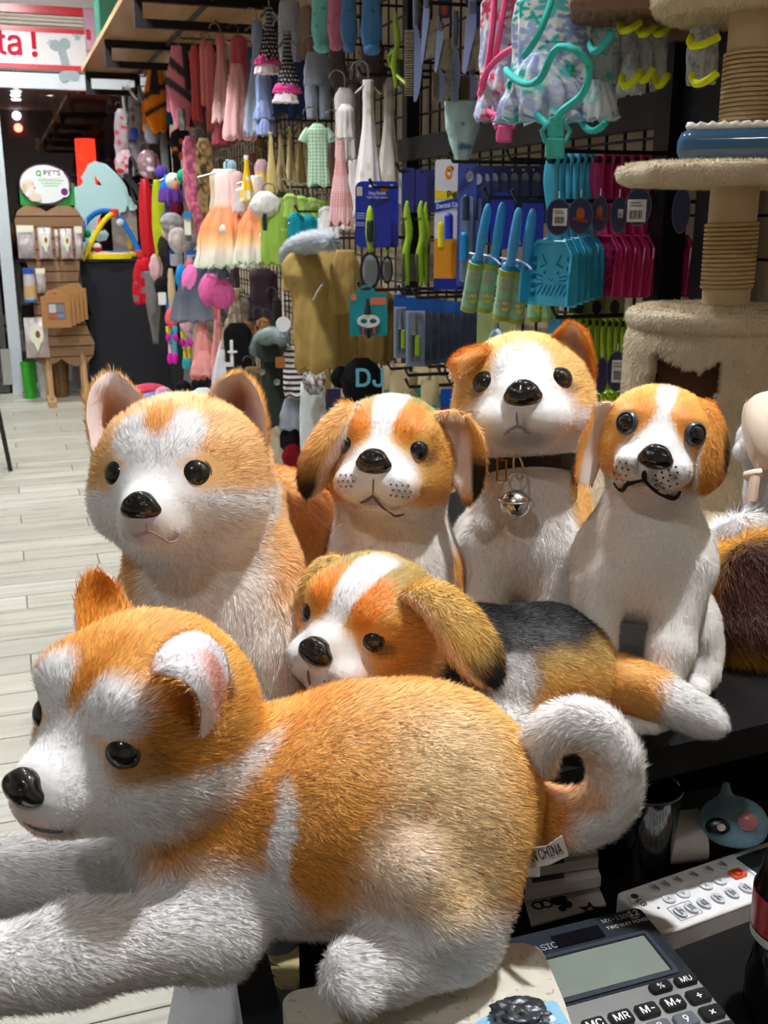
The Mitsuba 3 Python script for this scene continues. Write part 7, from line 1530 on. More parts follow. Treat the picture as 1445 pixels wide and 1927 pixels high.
def oval_tag(label, px, v, code, badge, group):
    k = thing('oval_tag', label, 'tag', group); o, F, w, h = BR(px, v); c = o + ZZ * h / 2; el2 = lambda s: affinity.scale(Point(0, 0).buffer(1, quad_segs=12), w / 2 * s, h / 2 * s)
    add(k, 'rim', mv(extr(el2(1), .0016), c, F), (70, 84, 110), 'm_plastic'); add(k, 'face', mv(extr(el2(.93), .001), c - F[:, 1] * .001, F), (22, 28, 70), 'm_gloss2')
    if code:
        cx_, cy_, s = code; q = c + F[:, 0] * cx_ * w + ZZ * cy_ * h; bw, bh = w * .56 * s, h * .46 * s
        add(k, 'barcode_label', mv(extr(rrect(-bw / 2, bw / 2, -bh / 2, bh / 2, .001), .0008), q - F[:, 1] * .002, F), (206, 206, 206))
        for j in range(9): add(k, 'bar', mv(bx(bw * (-.34 + .075 * j), bw * (-.34 + .075 * j) + bw * (.03 if j % 3 else .05), -.0006, 0, -bh * .36, bh * .02), q - F[:, 1] * .0022, F), (40, 40, 44))
        for j in range(2): add(k, 'small_print', mv(bx(-bw * .36, bw * (.3 - .1 * j), -.0006, 0, bh * (.2 + .13 * j), bh * (.24 + .13 * j)), q - F[:, 1] * .0022, F), (90, 90, 96))
    if badge:
        add(k, 'badge', mv(extr(affinity.scale(Point(0, 0).buffer(1), w * .17, h * .17), .0008), c - F[:, 1] * .002 + ZZ * h * .06, F), (150, 70, 36)); add(k, 'badge_banner', mv(extr(Polygon([(-w * .3, -h * .02), (w * .3, -h * .10), (w * .28, -h * .18), (-w * .3, -h * .10)]), .0008), c - F[:, 1] * .0029, F), (120, 44, 36))
    add(k, 'loop', tube([c + ZZ * h * .45, c + ZZ * (h * .5 + .012) + F[:, 1] * .01], .001, 4), (200, 200, 200))
scoop_row('sky blue', (58, 172, 210), (1047, 284), (13.0, .2), 6, .955, .030, 'blue litter scoops', True)
scoop_row('magenta pink', (206, 52, 120), (1134, 284), (17.5, .4), 9, 1.10, .020, 'pink litter scoops', False)
arm(1040, 284, .95)
oval_tag('navy oval tag with a white barcode label on the first blue scoop', (1028, 373, 1076, 444), .905, (.06, .0, 1), False, None)
oval_tag('navy oval tag with an orange dog badge hanging on the blue scoops', (1070, 371, 1117, 442), .935, None, True, None)
oval_tag('navy oval tag with an orange badge between blue and pink scoops', (1114, 368, 1146, 438), 1.0, None, True, None)
oval_tag('navy oval tag with a small white sticker on the pink scoops', (1150, 370, 1182, 440), 1.03, (.1, .05, .5), False, None)
oval_tag('navy oval tag with a tilted barcode sticker under the cat tree platform', (1178, 352, 1228, 426), 1.04, (-.05, -.1, 1.25), False, None)
oval_tag('navy oval tag half hidden right of the black post', (1268, 352, 1302, 440), 1.12, None, False, None)
# lower row
scoop_row('yellow green', (164, 196, 20), (1076, 590), (12.5, .6), 9, 1.02, .030, 'yellow green litter scoops', False)
k = thing('litter_scoop', 'single blue litter scoop at the left end of the yellow green row', 'litter scoop'); o = onv(1052, 594, .985); F = F_YAW(F_WALL, 22)
for nm, d in zip(('handle', 'basket', 'side_wall'), scoop_parts((50, 150, 196), True)): add(k, nm, d, to=mat4(o, F))
arm(1046, 597, .97)
oval_tag('navy oval tag with a grey barcode label low among the yellow green scoops', (1143, 660, 1182, 738), 1.06, (.1, 0, 1.2), False, None); oval_tag('dark oval tag left of the barcode tag among the yellow green scoops', (1122, 672, 1146, 742), 1.04, None, False, None)
k = thing('nail_clipper_pack', 'pale green pack of blue and grey nail clippers behind the tallest plush dog', 'pack'); o, F, w, h = hang_card(k, (898, 590, 972, 690), .99, (176, 186, 120), r=.06); 
for s in (-1, 1): add(k, 'clipper_handle', tube(spline([onv(935, 622, .97), onv(935 + s * 12, 640, .97), onv(935 + s * 17, 672, .97)], 10), .006, 8), (150, 180, 214), 'm_plastic', True)
add(k, 'blade', tube([onv(935, 606, .97), onv(935, 626, .97)], [.003, .007], 8), (180, 180, 180), 'm_metal', True)
for i in range(3):
    k = thing('product_card', 'olive printed product card, %s of the three below the pink scoops' % 'left middle right'.split()[i], 'card', 'olive cards below the scoops'); o, F, w, h = hang_card(k, (1072 + 34 * i, 556, 1108 + 34 * i, 600), 1.12, (96, 104, 40), r=.06); add(k, 'dark_print', mv(extr(affinity.scale(Point(0, 0).buffer(1), w * .25, h * .3), .001), o + ZZ * h * .5 - F[:, 1] * .001, F), (40, 34, 28))
# nail clipper blisters
for i in range(9):
    px = (741, 552, 770, 674) if i == 0 else (764 + 15 * (i - 1), 557 + 2 * (i - 1), 800 + 14 * (i - 1), 690 - 2 * (i - 1)); v = .93 if i == 0 else .90 + .045 * (i - 1)
    k = thing('nail_clipper_pack', 'lime handled nail clipper blister on a blue card, %s from the left' % 'first second third fourth fifth sixth seventh eighth ninth'.split()[i], 'pack', 'nail clipper blisters'); o, F, w, h = hang_card(k, px, v, (150, 164, 196) if i < 2 else (78, 90, 124), r=.06)
    add(k, 'blue_header', mv(extr(sbox(-w / 2, h * .80, w / 2, h * .98), .0008), o - F[:, 1] * .001, F), (36, 86, 164))
    add(k, 'blister', mv(extr(rrect(-w * .38, w * .40, h * .08, h * .78, w * .15), .010), o - F[:, 1] * .010, F), (116, 128, 150) if i < 2 else (54, 62, 80), 'm_gloss2', 40)
    if i < 2:
        add(k, 'lime_handle', mv(rr3 := bx(w * -.02, w * .26, -.020, -.010, h * .16, h * .46, .003), o, F), (140, 176, 40), 'm_plastic'); add(k, 'grey_handle', mv(bx(-w * .28, -w * .06, -.018, -.010, h * .14, h * .48, .003), o, F), (70, 74, 80), 'm_plastic'); add(k, 'blade', mv(tube([(0, -.014, h * .46), (-.002, -.014, h * .58), (.0, -.014, h * .74)], [.006, .0055, .002], 8), o, F), (176, 178, 180), 'm_metal', True)
arm(756, 552, .92); arm(784, 560, .89)
# teal card with clippers
k = thing('nail_clipper_pack', 'teal card with red handled pet clippers in front of the khaki jacket', 'pack'); v = .80
o, F, w, h = BR((657, 537, 729, 632), v); P = rrect(-w / 2, w / 2, 0, h * .84, .006).union(affinity.translate(affinity.scale(Point(0, 0).buffer(1), w * .27, h * .22), -w * .06, h * .78)).difference(affinity.translate(affinity.scale(Point(0, 0).buffer(1), w * .15, h * .035), -w * .06, h * .93))
add(k, 'card', mv(extr(P, .002), o, F), (18, 140, 152), 'm_plastic'); add(k, 'orange_label', mv(extr(rrect(w * .06, w * .46, h * .62, h * .76, .002), .001), o - F[:, 1] * .001, F), (226, 124, 84)); add(k, 'orange_label', mv(extr(rrect(-w * .46, -w * .32, h * .70, h * .82, .002), .001), o - F[:, 1] * .001, F), (226, 124, 84))
mk = affinity.scale(Point(0, 0).buffer(1), w * .30, h * .13).difference(affinity.translate(affinity.scale(Point(0, 0).buffer(1), w * .09, h * .05), -w * .12, 0)).difference(affinity.translate(affinity.scale(Point(0, 0).buffer(1), w * .09, h * .05), w * .12, 0))
add(k, 'white_clip_head', mv(extr(mk, .008), o + ZZ * h * .30 - F[:, 1] * .010, F), (222, 224, 222), 'm_plastic'); add(k, 'red_handle', mv(bx(-w * .16, -w * .10, -.012, -.004, h * .0, h * .20, .002), o, F), (206, 60, 56), 'm_plastic'); add(k, 'red_handle', mv(bx(w * .12, w * .19, -.012, -.004, h * .04, h * .20, .002), o, F), (206, 60, 56), 'm_plastic'); add(k, 'black_grip', mv(bx(-w * .04, w * .06, -.012, -.004, -h * .04, h * .16, .002), o, F), (24, 26, 28), 'm_plastic'); add(k, 'spring', mv(tube([(-w * .02, -.006, h * .44), (-w * .02, -.006, h * .74)], [w * .09, w * .03], 8), o, F), (90, 96, 100), 'm_metal', True)
arm(680, 546, .79)
# biscuit bags, blue pack
def biscuit(label, px, v, text, group=None):
    k = thing('biscuit_bag', label, 'biscuit bag', group); o, F, w, h = BR(px, v)
    n = 12; X, Z = np.meshgrid(np.linspace(-1, 1, n), np.linspace(0, 1, n)); bul = (1 - np.abs(X) ** 3) * np.sin(np.clip(1 - Z, .0, 1) * np.pi * .6) * .022
    f_ = np.stack([X * w / 2, -bul, Z * h], -1).reshape(-1, 3); b_ = np.stack([X * w / 2, bul * .6 + .003, Z * h], -1).reshape(-1, 3)
    i, j = np.meshgrid(np.arange(n - 1), np.arange(n - 1), indexing='ij'); q = np.stack([i * n + j, i * n + j + 1, (i + 1) * n + j + 1, (i + 1) * n + j], -1).reshape(-1, 4); fa = np.vstack([q[:, [0, 1, 2]], q[:, [0, 2, 3]]])
    add(k, 'pouch', mv(trimesh.Trimesh(np.vstack([f_, b_]), np.vstack([fa, fa[:, ::-1] + n * n]), process=False), o, F), (186, 168, 130), 'm_matte', True)
    add(k, 'teal_label', mv(extr(sbox(-w * .42, h * .08, w * .46, h * .62), .001), o - F[:, 1] * .024, F), (22, 150, 140), 'm_plastic'); add(k, 'green_label', mv(extr(rrect(-w * .34, w * .34, h * .34, h * .46, .003), .0008), o - F[:, 1] * .0255, F), (126, 176, 40))
    if text: lettering(k, 'BISCUITS', h * .075, o + ZZ * h * .50 + F[:, 0] * w * .0 - F[:, 1] * .0256, F, (236, 240, 236), True, center=True, sx=.72); lettering(k, 'CBD', h * .06, o + ZZ * h * .365 + F[:, 0] * w * .12 - F[:, 1] * .027, F, (236, 240, 236), True, center=True, sx=.8)
    add(k, 'dog_print', mv(extr(affinity.scale(Point(0, 0).buffer(1), w * .16, h * .12), .0008), o + ZZ * h * .16 - F[:, 1] * .0256 + F[:, 0] * w * .1, F), (60, 40, 34))
for i, (px, v, tx, lb) in enumerate((((721, 688, 742, 800), .93, 0, 'beige biscuit bag with teal label, leftmost beside the black cap'), ((733, 700, 786, 812), .885, 1, 'beige biscuit bag with readable teal label, in front'), ((792, 716, 826, 830), .90, 1, 'beige biscuit bag with teal label left of the blue hang pack'), ((740, 684, 770, 790), 1.02, 0, 'beige biscuit bag behind the front readable one'), ((776, 690, 812, 790), 1.0, 0, 'beige biscuit bag in the second row, middle'), ((818, 700, 852, 800), 1.04, 0, 'beige biscuit bag in the second row, rightmost'), ((800, 686, 830, 760), 1.12, 0, 'beige biscuit bag deep in the back row'))): biscuit(lb, px, v, tx, 'biscuit bags')
for a, b_, v in ((768, 706, .87), (770, 728, .87), (735, 694, .92), (806, 690, .98), (830, 704, .99), (848, 722, .98), (860, 722, 1.05)): arm(a, b_, v)
k = thing('hang_pack', 'clear bag with a blue header and red stripe beside the biscuit bags', 'pack'); o, F, w, h = BR((826, 732, 866, 826), .86); add(k, 'header', mv(extr(rrect(-w * .42, w * .45, h * .62, h, .004), .003), o, F), (24, 80, 184), 'm_plastic'); add(k, 'red_stripe', mv(extr(sbox(-w * .45, h * .57, w * .47, h * .62), .0035), o, F), (186, 40, 60), 'm_plastic'); add(k, 'pouch', mv(extr(rrect(-w * .5, w * .5, 0, h * .57, .006), .02), o, F), (136, 146, 158), 'm_gloss2', 40)
k = thing('brush_grip', 'small clear bag seen in the gap between the two right-hand plush dogs', 'bag'); o, F, w, h = BR((1108, 905, 1126, 975), 1.05); add(k, 'pouch', mv(extr(rrect(-w / 2, w / 2, 0, h, .004), .01), o, F), (176, 186, 200), 'm_plastic'); add(k, 'print', mv(extr(rrect(-w * .2, w * .3, h * .2, h * .6, .003), .001), o - F[:, 1] * .001, F), (60, 80, 160))

# ------------------------------------------------------------------ the cat tree
tr_ = thing('cat_tree', 'tall beige plush cat tree with sisal posts at the right edge', 'cat tree')
DT = 1.56
def TW(px, py, d=DT): return at(px, py, d)
def fuzz(vf, col, dens, ln, wid, seed, flow=None, part='cover'):
    v, f = vf; n = vnormals(v, f); c = np.tile(lin(col), (len(v), 1)) * (0.86 + .28 * meshkit.fbm(v * 30, 3, seed))[:, None]
    return add(tr_, part, furry(v, f, c, dens, ln, wid, flow or (lambda P: np.tile(-ZZ, (len(P), 1))), seed, .8, n, .3, vary=.10), m='m_fur')
CR = (196, 182, 156)
sx = DT / FPX
# barrel house with a cat-head opening
bc_ = TW(1345, 780) + FW * .03; rb_ = 165 * sx; zt, zb2 = TW(1345, 602)[2], ZS
a = np.linspace(0, 2 * np.pi, 97)[:-1]
def wallmesh(r, r2, z0, z1, hole):
    na, nz = 180, 60; A = np.linspace(0, 2 * np.pi, na + 1)[:-1]; Zs = np.linspace(z0, z1, nz)
    AA, Zg = np.meshgrid(A, Zs, indexing='ij'); keep = ~hole(AA, Zg)
    def P(rr_): 
        bulge = 1 - .05 * sst(z1 - .05, z1, Zg) ** 2
        return np.stack([np.cos(AA) * rr_ * bulge, np.sin(AA) * rr_ * bulge, Zg], -1).reshape(-1, 3)
    V = np.vstack([P(r), P(r2)]); N = na * nz; F_ = []
    i, j = np.meshgrid(np.arange(na), np.arange(nz - 1), indexing='ij'); i2 = (i + 1) % na
    ok = keep[i, j] & keep[i2, j] & keep[i2, j + 1] & keep[i, j + 1]
    q = np.stack([i * nz + j, i2 * nz + j, i2 * nz + j + 1, i * nz + j + 1], -1)[ok]
    fo = np.vstack([q[:, [0, 1, 2]], q[:, [0, 2, 3]]]); E = {}
    e = np.sort(np.vstack([fo[:, [0, 1]], fo[:, [1, 2]], fo[:, [2, 0]]]), 1); un, inv, cnt = np.unique(e, axis=0, return_inverse=True, return_counts=True)
    raw = np.vstack([fo[:, [0, 1]], fo[:, [1, 2]], fo[:, [2, 0]]])[cnt[inv.ravel()] == 1]
    return V, np.vstack([fo, fo[:, ::-1] + N, np.stack([raw[:, 1], raw[:, 0], raw[:, 0] + N], 1), np.stack([raw[:, 1], raw[:, 0] + N, raw[:, 1] + N], 1)])
# opening: centred where it is seen on the barrel's front
hc_ = np.array([TW(1262, 745)[0] - bc_[0], 0]); phi = math.atan2(-math.sqrt(max(rb_ ** 2 - hc_[0] ** 2, 1e-6)), hc_[0])
zc_ = TW(1262, 745, DT - .09)[2]
catp = Polygon([(-78, 66), (-40, 50), (0, 40), (20, 38), (52, 58), (50, 20), (30, -60), (-70, -60), (-85, 10)]).buffer(3)
from shapely import contains_xy
def hole(A, Z):
    x = ((A - phi + np.pi) % (2 * np.pi) - np.pi) * rb_ / sx / .93; return contains_xy(catp, x, (Z - zc_) / sx / .95)
V, Fc = wallmesh(rb_, rb_ - .012, zb2 + .012, zt, hole); V = V + bc_ * [1, 1, 0]
fuzz(fix((V, Fc)), CR, 0.26e6, .005, 0.0011, 81, part='barrel')
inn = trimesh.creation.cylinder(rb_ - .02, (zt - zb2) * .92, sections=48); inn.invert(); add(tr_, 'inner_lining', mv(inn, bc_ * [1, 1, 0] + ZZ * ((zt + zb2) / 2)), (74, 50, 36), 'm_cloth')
def disc(c, r, th, rx=1.0, e=.012, sq=4, ang=0.0, ry=1.0):
    """thick rounded plush disc as a level set"""
    return c, r, th
def padded(poly, z0, z1, rr_):
    """rounded slab from a plan polygon: stacked offsets"""
    lay = [(-rr_, 0), (-rr_ * .3, .12), (0, .35), (0, .65), (-rr_ * .3, .88), (-rr_, 1)]; n = 96; V = []
    for o_, t_ in lay:
        g = poly.buffer(o_); L = g.exterior; P = np.array([L.interpolate(x, normalized=True).coords[0] for x in np.linspace(0, 1, n + 1)[:-1]])
        if not L.is_ccw: P = P[::-1]
        s0 = np.argmin(((P - np.array(poly.bounds[:2])) ** 2).sum(1)); P = np.roll(P, -s0, 0); V.append(np.column_stack([P, np.full(n, z0 + (z1 - z0) * t_)]))
    V = np.vstack(V); m = len(lay); i, j = np.meshgrid(np.arange(m - 1), np.arange(n), indexing='ij'); j2 = (j + 1) % n
    q = np.stack([i * n + j, i * n + j2, (i + 1) * n + j2, (i + 1) * n + j], -1).reshape(-1, 4); f = np.vstack([q[:, [0, 1, 2]], q[:, [0, 2, 3]]])
    V = np.vstack([V, [V[:n].mean(0)], [V[-n:].mean(0)]]); k_ = np.arange(n)
    f = np.vstack([f, np.stack([(k_ + 1) % n, k_, k_ * 0 + m * n], 1), np.stack([(m - 1) * n + k_, (m - 1) * n + (k_ + 1) % n, k_ * 0 + m * n + 1], 1)])
    v, f = trimesh.remesh.subdivide_to_size(V, f, .03); return fix((v, f))
fuzz(padded(Point(*bc_[:2]).buffer(rb_ * 1.0), zt - .012, zt + .018, .012), CR, 0.26e6, .005, 0.0011, 82, part='barrel_top')
# posts
def postm(px, py0, py1, d, rpx, sisal, pc):
    p0, p1 = TW(px, py0, d), TW(px, py1, d); r = rpx * d / FPX; c = TW(px, (py0 + py1) / 2, d) * [1, 1, 0]
    add(tr_, 'post', mv(lathe([(r, p1[2]), (r, p0[2])], 40), c), pc, 'm_cloth', True)
    if sisal:
        s0, s1 = TW(px, sisal[1], d)[2], TW(px, sisal[0], d)[2]; n = int((s1 - s0) / .0062)
        aa = np.linspace(0, 2 * np.pi * n, n * 28); P = np.stack([np.cos(aa) * (r + .0015), np.sin(aa) * (r + .0015), s0 + (s1 - s0) * aa / aa[-1]], 1) + c
        t_ = tube(P, .0032, 5); cc_ = np.tile(lin((178, 150, 112)), (len(t_.vertices), 1)) * (.75 + .5 * meshkit.noise(np.array(t_.vertices) * 260, 4))[:, None]
        add(tr_, 'sisal_rope', t_, cc_, 'm_cloth', True)
postm(1374, 604, 318, DT, 44, (420, 545), (186, 166, 134)); postm(1412, 262, 5, DT, 46, (100, 246), (178, 156, 122))
# platforms
pc1 = TW(1420, 318) * [1, 1, 0]; zt1 = TW(1300, 300)[2]
q1 = [TW(x, y, d)[:2] for x, y, d in ((1186, 318, 1.50), (1200, 300, 1.62), (1330, 300, 1.76), (1520, 300, 1.76), (1560, 318, 1.42), (1400, 330, 1.38), (1240, 325, 1.42))]
fuzz(padded(Polygon(q1).buffer(.03).buffer(-.012), zt1 - .034, zt1 - .012, .010), (210, 198, 172), 0.3e6, .006, 0.0011, 83, part='platform')
zt2 = TW(1350, 12)[2]
q2 = Point(*(TW(1400, 15) * [1, 1, 0] + FW * .02)[:2]).buffer(168 * sx * .98)
fuzz(padded(q2, zt2 - .012, zt2 + .040, .02), (196, 178, 146), 0.2e6, .005, 0.0011, 84, part='platform')
q3 = [TW(x, y, d)[:2] for x, y, d in ((1086, 8, 1.66), (1100, -10, 1.9), (1300, -10, 1.95), (1300, 8, 1.62))]
fuzz(padded(Polygon(q3).buffer(.012), zt2 + .012, zt2 + .04, .01), (140, 106, 88), 0.2e6, .004, 0.001, 85, part='platform')
bp = Polygon([(bc_ + RT * a_ * .22 + FW * b_ * .20)[:2] for a_, b_ in ((-.85, -1.05), (1.2, -1.05), (1.2, 1), (-.85, 1))]).buffer(.015)
fuzz(padded(bp, ZS, ZS + .018, .008), CR, 0.15e6, .005, 0.0011, 86, part='base')
# blue tray with a padded edge on the middle platform
k = thing('pet_bed', 'glossy blue plastic pet tray with a white braided edge on the cat tree platform', 'pet tray'); z0 = zt1 - .010
pq = Polygon([TW(x, y, d)[:2] for x, y, d in ((1300, 290, 1.50), (1330, 280, 1.70), (1520, 280, 1.68), (1540, 290, 1.44))]).buffer(.02)
z1_ = TW(1380, 243, 1.5)[2]
v, f = padded(pq, z0, z1_, .016); add(k, 'tray', trimesh.Trimesh(v, f, process=False), (44, 84, 116), 'm_gloss', 40)
L = pq.buffer(-.016).exterior; P = np.array([L.interpolate(x, normalized=True).coords[0] for x in np.linspace(0, 1, 161)[:-1]]); P = np.column_stack([P, np.full(160, z1_ + .002)]); P[:, 2] += .0012 * np.sin(np.arange(160) * 2.2)
add(k, 'braided_edge', tube(P, .0062 + .001 * np.sin(np.arange(160) * 2.2), 6, True), (222, 220, 216), 'm_cloth', True); v, f = padded(pq.buffer(-.02), z1_ - .004, z1_ + .002, .004); add(k, 'cushion', trimesh.Trimesh(v, f, process=False), (206, 204, 200), 'm_cloth')

# ------------------------------------------------------------------ other plush at the right edge
k = thing('plush_toy', 'white plush cat toy in a beige hooded cape at the right edge', 'plush toy'); DH = 1.22
q = fix(nets([px_e((1428, 835, DH), 42, 52, 45, .01), px_e((1450, 930, DH), 50, 70, 45, .02), px_e((1398, 850, DH - .02), 18, 22, 20, .01)], .004)); add(k, 'body', furry(*q, np.tile(lin((214, 212, 214)), (len(q[0]), 1)), .6e6, .003, .0006, lambda P: np.tile(-ZZ, (len(P), 1)), 91, .5), m='m_fur')
rows = [[(1404, 760, DH - .03), (1430, 742, DH - .03), (1500, 735, DH)], [(1398, 790, DH - .01), (1424, 790, DH - .05), (1500, 790, DH - .05)], [(1424, 885, DH - .03), (1436, 884, DH - .05), (1500, 890, DH - .05)]]
v, f, n_, uv = sheet(np.array([[at(*p) for p in r] for r in rows]), .006); add(k, 'hood', trimesh.Trimesh(v, f, process=False), (206, 188, 172), 'm_cloth', True)
q = fix(nets([px_e((1492, 800, DH + .04), 62, 62, 50, .02), px_e((1500, 930, DH + .05), 56, 70, 40, .02)], .005)); add(k, 'cape', trimesh.Trimesh(*q, process=False), (204, 184, 168), 'm_cloth', True)
add(k, 'bow_strap', tube([at(1405, 896, DH - .04), at(1418, 892, DH - .05), at(1432, 890, DH - .05)], .006, 6), (206, 186, 170), 'm_cloth', True); add(k, 'bow_strap', tube([at(1420, 895, DH - .05), at(1414, 944, DH - .05)], .006, 6), (198, 172, 158), 'm_cloth', True); add(k, 'pink_nose', mv(trimesh.creation.icosphere(2, .005), at(1406, 806, DH - .030)), (226, 160, 160))
def wild(label, prims, paint, seed, ln=.022, dens=.5e6, flow=None):
    k = thing('plush_toy', label, 'plush toy'); v, f = fix(nets(prims, .006)); n = vnormals(v, f); c = paint(v)
    add(k, 'body', furry(v, f, c, dens, ln, .0007, flow or (lambda P: np.tile(-UP * .8 + RT * .5, (len(P), 1))), seed, .45, n, .4, vary=.25), m='m_fur'); return k
gold, brn = (196, 136, 24), (74, 40, 34)
def w_paint(P):
    c = np.tile(lin(gold), (len(P), 1)) * (.7 + .6 * meshkit.fbm(P * 40, 3, 3))[:, None]
    return blend(c, brn, np.maximum(seg(P, at(1430, 1075, 1.02), at(1370, 1160, 1.0), .034, .35), seg(P, at(1390, 1110, 1.0), at(1450, 1160, 1.0), .036, .35)))
k = wild('shaggy mustard and brown plush animal standing at the right edge of the shelf', [px_e((1400, 1120, 1.05), 78, 92, 70, .03), px_e((1460, 1140, 1.05), 80, 95, 70, .03), px_e((1440, 1050, 1.04), 50, 45, 50, .02), px_c((1370, 1190, 1.03, 36), (1370, 1215, 1.03, 28), .02), px_c((1432, 1190, 1.02, 36), (1432, 1215, 1.02, 28), .02)], w_paint, 93)
for x in (1362, 1424): add(k, 'paw', poly_prism([at(x - 24, 1240, 1.04) * [1, 1, 0], at(x + 24, 1240, 1.04) * [1, 1, 0], at(x + 22, 1225, 1.10) * [1, 1, 0], at(x - 22, 1225, 1.10) * [1, 1, 0]], ZS, ZS + .02), (176, 172, 172), 'm_cloth')
def w2_paint(P): return blend(blend(np.tile(lin((232, 232, 232)), (len(P), 1)), (130, 82, 30), blob(P, at(1365, 1030, 1.13), .024, .4)), (16, 16, 18), seg(P, at(1400, 962, 1.18), at(1460, 985, 1.2), .022, .3))
wild('fluffy white plush animal with brown and black patches behind the mustard one', [px_e((1380, 1050, 1.18), 80, 68, 60, .03), px_e((1410, 1000, 1.16), 40, 38, 40, .02), px_e((1450, 1000, 1.22), 60, 50, 40, .02), px_c((1380, 1090, 1.18, 60), (1380, 1130, 1.18, 60), .02), px_c((1410, 985, 1.19, 18), (1460, 990, 1.21, 20), .01)], w2_paint, 94, .016)
def w3_paint(P): return np.tile(lin(gold), (len(P), 1)) * (.7 + .6 * meshkit.fbm(P * 40, 3, 6))[:, None]
wild('low mustard plush animal between the beagle and the shaggy brown one', [px_e((1345, 1110, 1.12), 46, 60, 46, .02), px_c((1345, 1150, 1.12, 42), (1345, 1190, 1.11, 36), .02), px_e((1350, 1060, 1.12), 30, 26, 30, .02)], w3_paint, 95)
# ------------------------------------------------------------------ things on the counter
ZL = .925
# organiser with a cutlery compartment under the lying puppy
og = thing('counter_organizer', 'open black organiser box at the counter edge below the lying puppy', 'organizer')
def PZ(px, py, z): return onz(px, py, z)
ZR = .905
rim = [PZ(445, 1850, ZR), PZ(500, 1782, ZR), PZ(538, 1935, ZR), PZ(462, 1960, ZR)]
add(og, 'left_wall', poly_prism([rim[0], rim[3], rim[2], rim[1]], ZC, ZR), (30, 33, 40), 'm_satin')
bl = [PZ(500, 1782, ZR), PZ(538, 1935, ZR), PZ(700, 1935, ZR), PZ(760, 1700, ZR), PZ(560, 1690, ZR)]
add(og, 'tray_floor', poly_prism(bl, ZC, ZC + .045), (10, 10, 12), 'm_satin')
add(og, 'back_wall', poly_prism([PZ(560, 1690, ZR), PZ(760, 1700, ZR), PZ(760, 1690, ZR), PZ(560, 1680, ZR)], ZC, ZR - .02), (14, 14, 16), 'm_satin')
# wooden fork
fk = thing('wooden_fork', 'small wooden fork lying in the dark organiser compartment', 'fork'); zf = ZC + .062
fo = [PZ(x, y, zf)[:2] for x, y in ((596, 1762), (560, 1788), (545, 1800), (520, 1806), (500, 1802), (528, 1826), (497, 1822), (527, 1842), (506, 1848), (530, 1862), (556, 1862), (578, 1842), (590, 1818), (640, 1790), (655, 1765), (640, 1758))]
m = trimesh.creation.extrude_polygon(Polygon(fo).buffer(0), .003, engine='earcut'); m.apply_translation((0, 0, zf)); add(fk, None, m, (176, 164, 124), 'm_matte')
lf = thing('green_leaf_card', 'small patterned card tucked under the puppy belly beside the fork', 'card')
m = trimesh.creation.extrude_polygon(Polygon([PZ(x, y, ZC + .08)[:2] for x, y in ((560, 1725), (640, 1700), (655, 1745), (600, 1770))]), .002, engine='earcut'); m.apply_translation((0, 0, ZC + .08)); add(lf, 'card', m, (190, 196, 190)); m = trimesh.creation.extrude_polygon(Polygon([PZ(x, y, ZC + .082)[:2] for x, y in ((600, 1722), (636, 1708), (644, 1735), (610, 1750))]), .002, engine='earcut'); m.apply_translation((0, 0, ZC + .082)); add(lf, 'print', m, (40, 60, 40))
# cream speckled lid
ZP = .918
ld = thing('organizer_lid', 'cream speckled tray with a rounded corner under the puppy hind paw', 'tray')
P = Polygon([PZ(x, y, ZP)[:2] for x, y in ((524, 1868), (610, 1854), (760, 1832), (880, 1786), (985, 1772), (1022, 1790), (1062, 1885), (1085, 1960), (552, 1960))]).buffer(-.012).buffer(.012)
v = trimesh.creation.extrude_polygon(P, .012, engine='earcut'); v.apply_translation((0, 0, ZP - .012))
scene['m_speckle'] = pr(mikit.proc(lambda p, n, uv: unpack(uv) * (1 - .3 * mikit.smoothstep(.80, .9, mikit.noise(p.x * 330, p.y * 330, 3)))), roughness=0.4, specular=0.4)
add(ld, 'slab', v, (206, 200, 186), 'm_speckle')
add(ld, 'block', poly_prism([np.array([*q, 0]) for q in P.buffer(-.02).exterior.coords[:-1]], ZC, ZP - .0121), (16, 16, 18), 'm_satin')
bcx = thing('picture_card', 'sky blue cloud printed card at the bottom edge beside the calculator', 'card')
P = [PZ(x, y, ZP + .001)[:2] for x, y in ((930, 1916), (1040, 1892), (1062, 1930), (1064, 1980), (910, 1980), (905, 1930))]
m = trimesh.creation.extrude_polygon(Polygon(P).buffer(.003), .0015, engine='earcut'); m.apply_translation((0, 0, ZP + .0004)); add(bcx, 'card', m, (140, 190, 222), 'm_plastic')
for a, b_, r in ((1010, 1905, 14), (1030, 1918, 12), (995, 1924, 10), (945, 1924, 9)):
    c = PZ(a, b_, ZP + .002); m = trimesh.creation.extrude_polygon(affinity.translate(affinity.scale(Point(0, 0).buffer(1), r * .0004, r * .00025), *c[:2]), .0006, engine='earcut'); m.apply_translation((0, 0, ZP + .0019)); add(bcx, 'cloud_print', m, (226, 236, 244))
c = PZ(978, 1918, ZP + .002); g = trimesh.creation.icosphere(3, 1.0); v = np.array(g.vertices); v *= (.75 + .7 * meshkit.noise(v * 3.2, 4))[:, None]; v = v * [.014, .010, .005] + c + ZZ * .004
add(bcx, 'crumpled_foil', trimesh.Trimesh(v, g.faces, process=False), lin((90, 94, 102)) * (.25 + 1.3 * meshkit.noise(v * 500, 2))[:, None], 'm_metal2')

# calculator
cal = thing('calculator', 'grey and silver desk calculator at the bottom right of the counter', 'calculator')
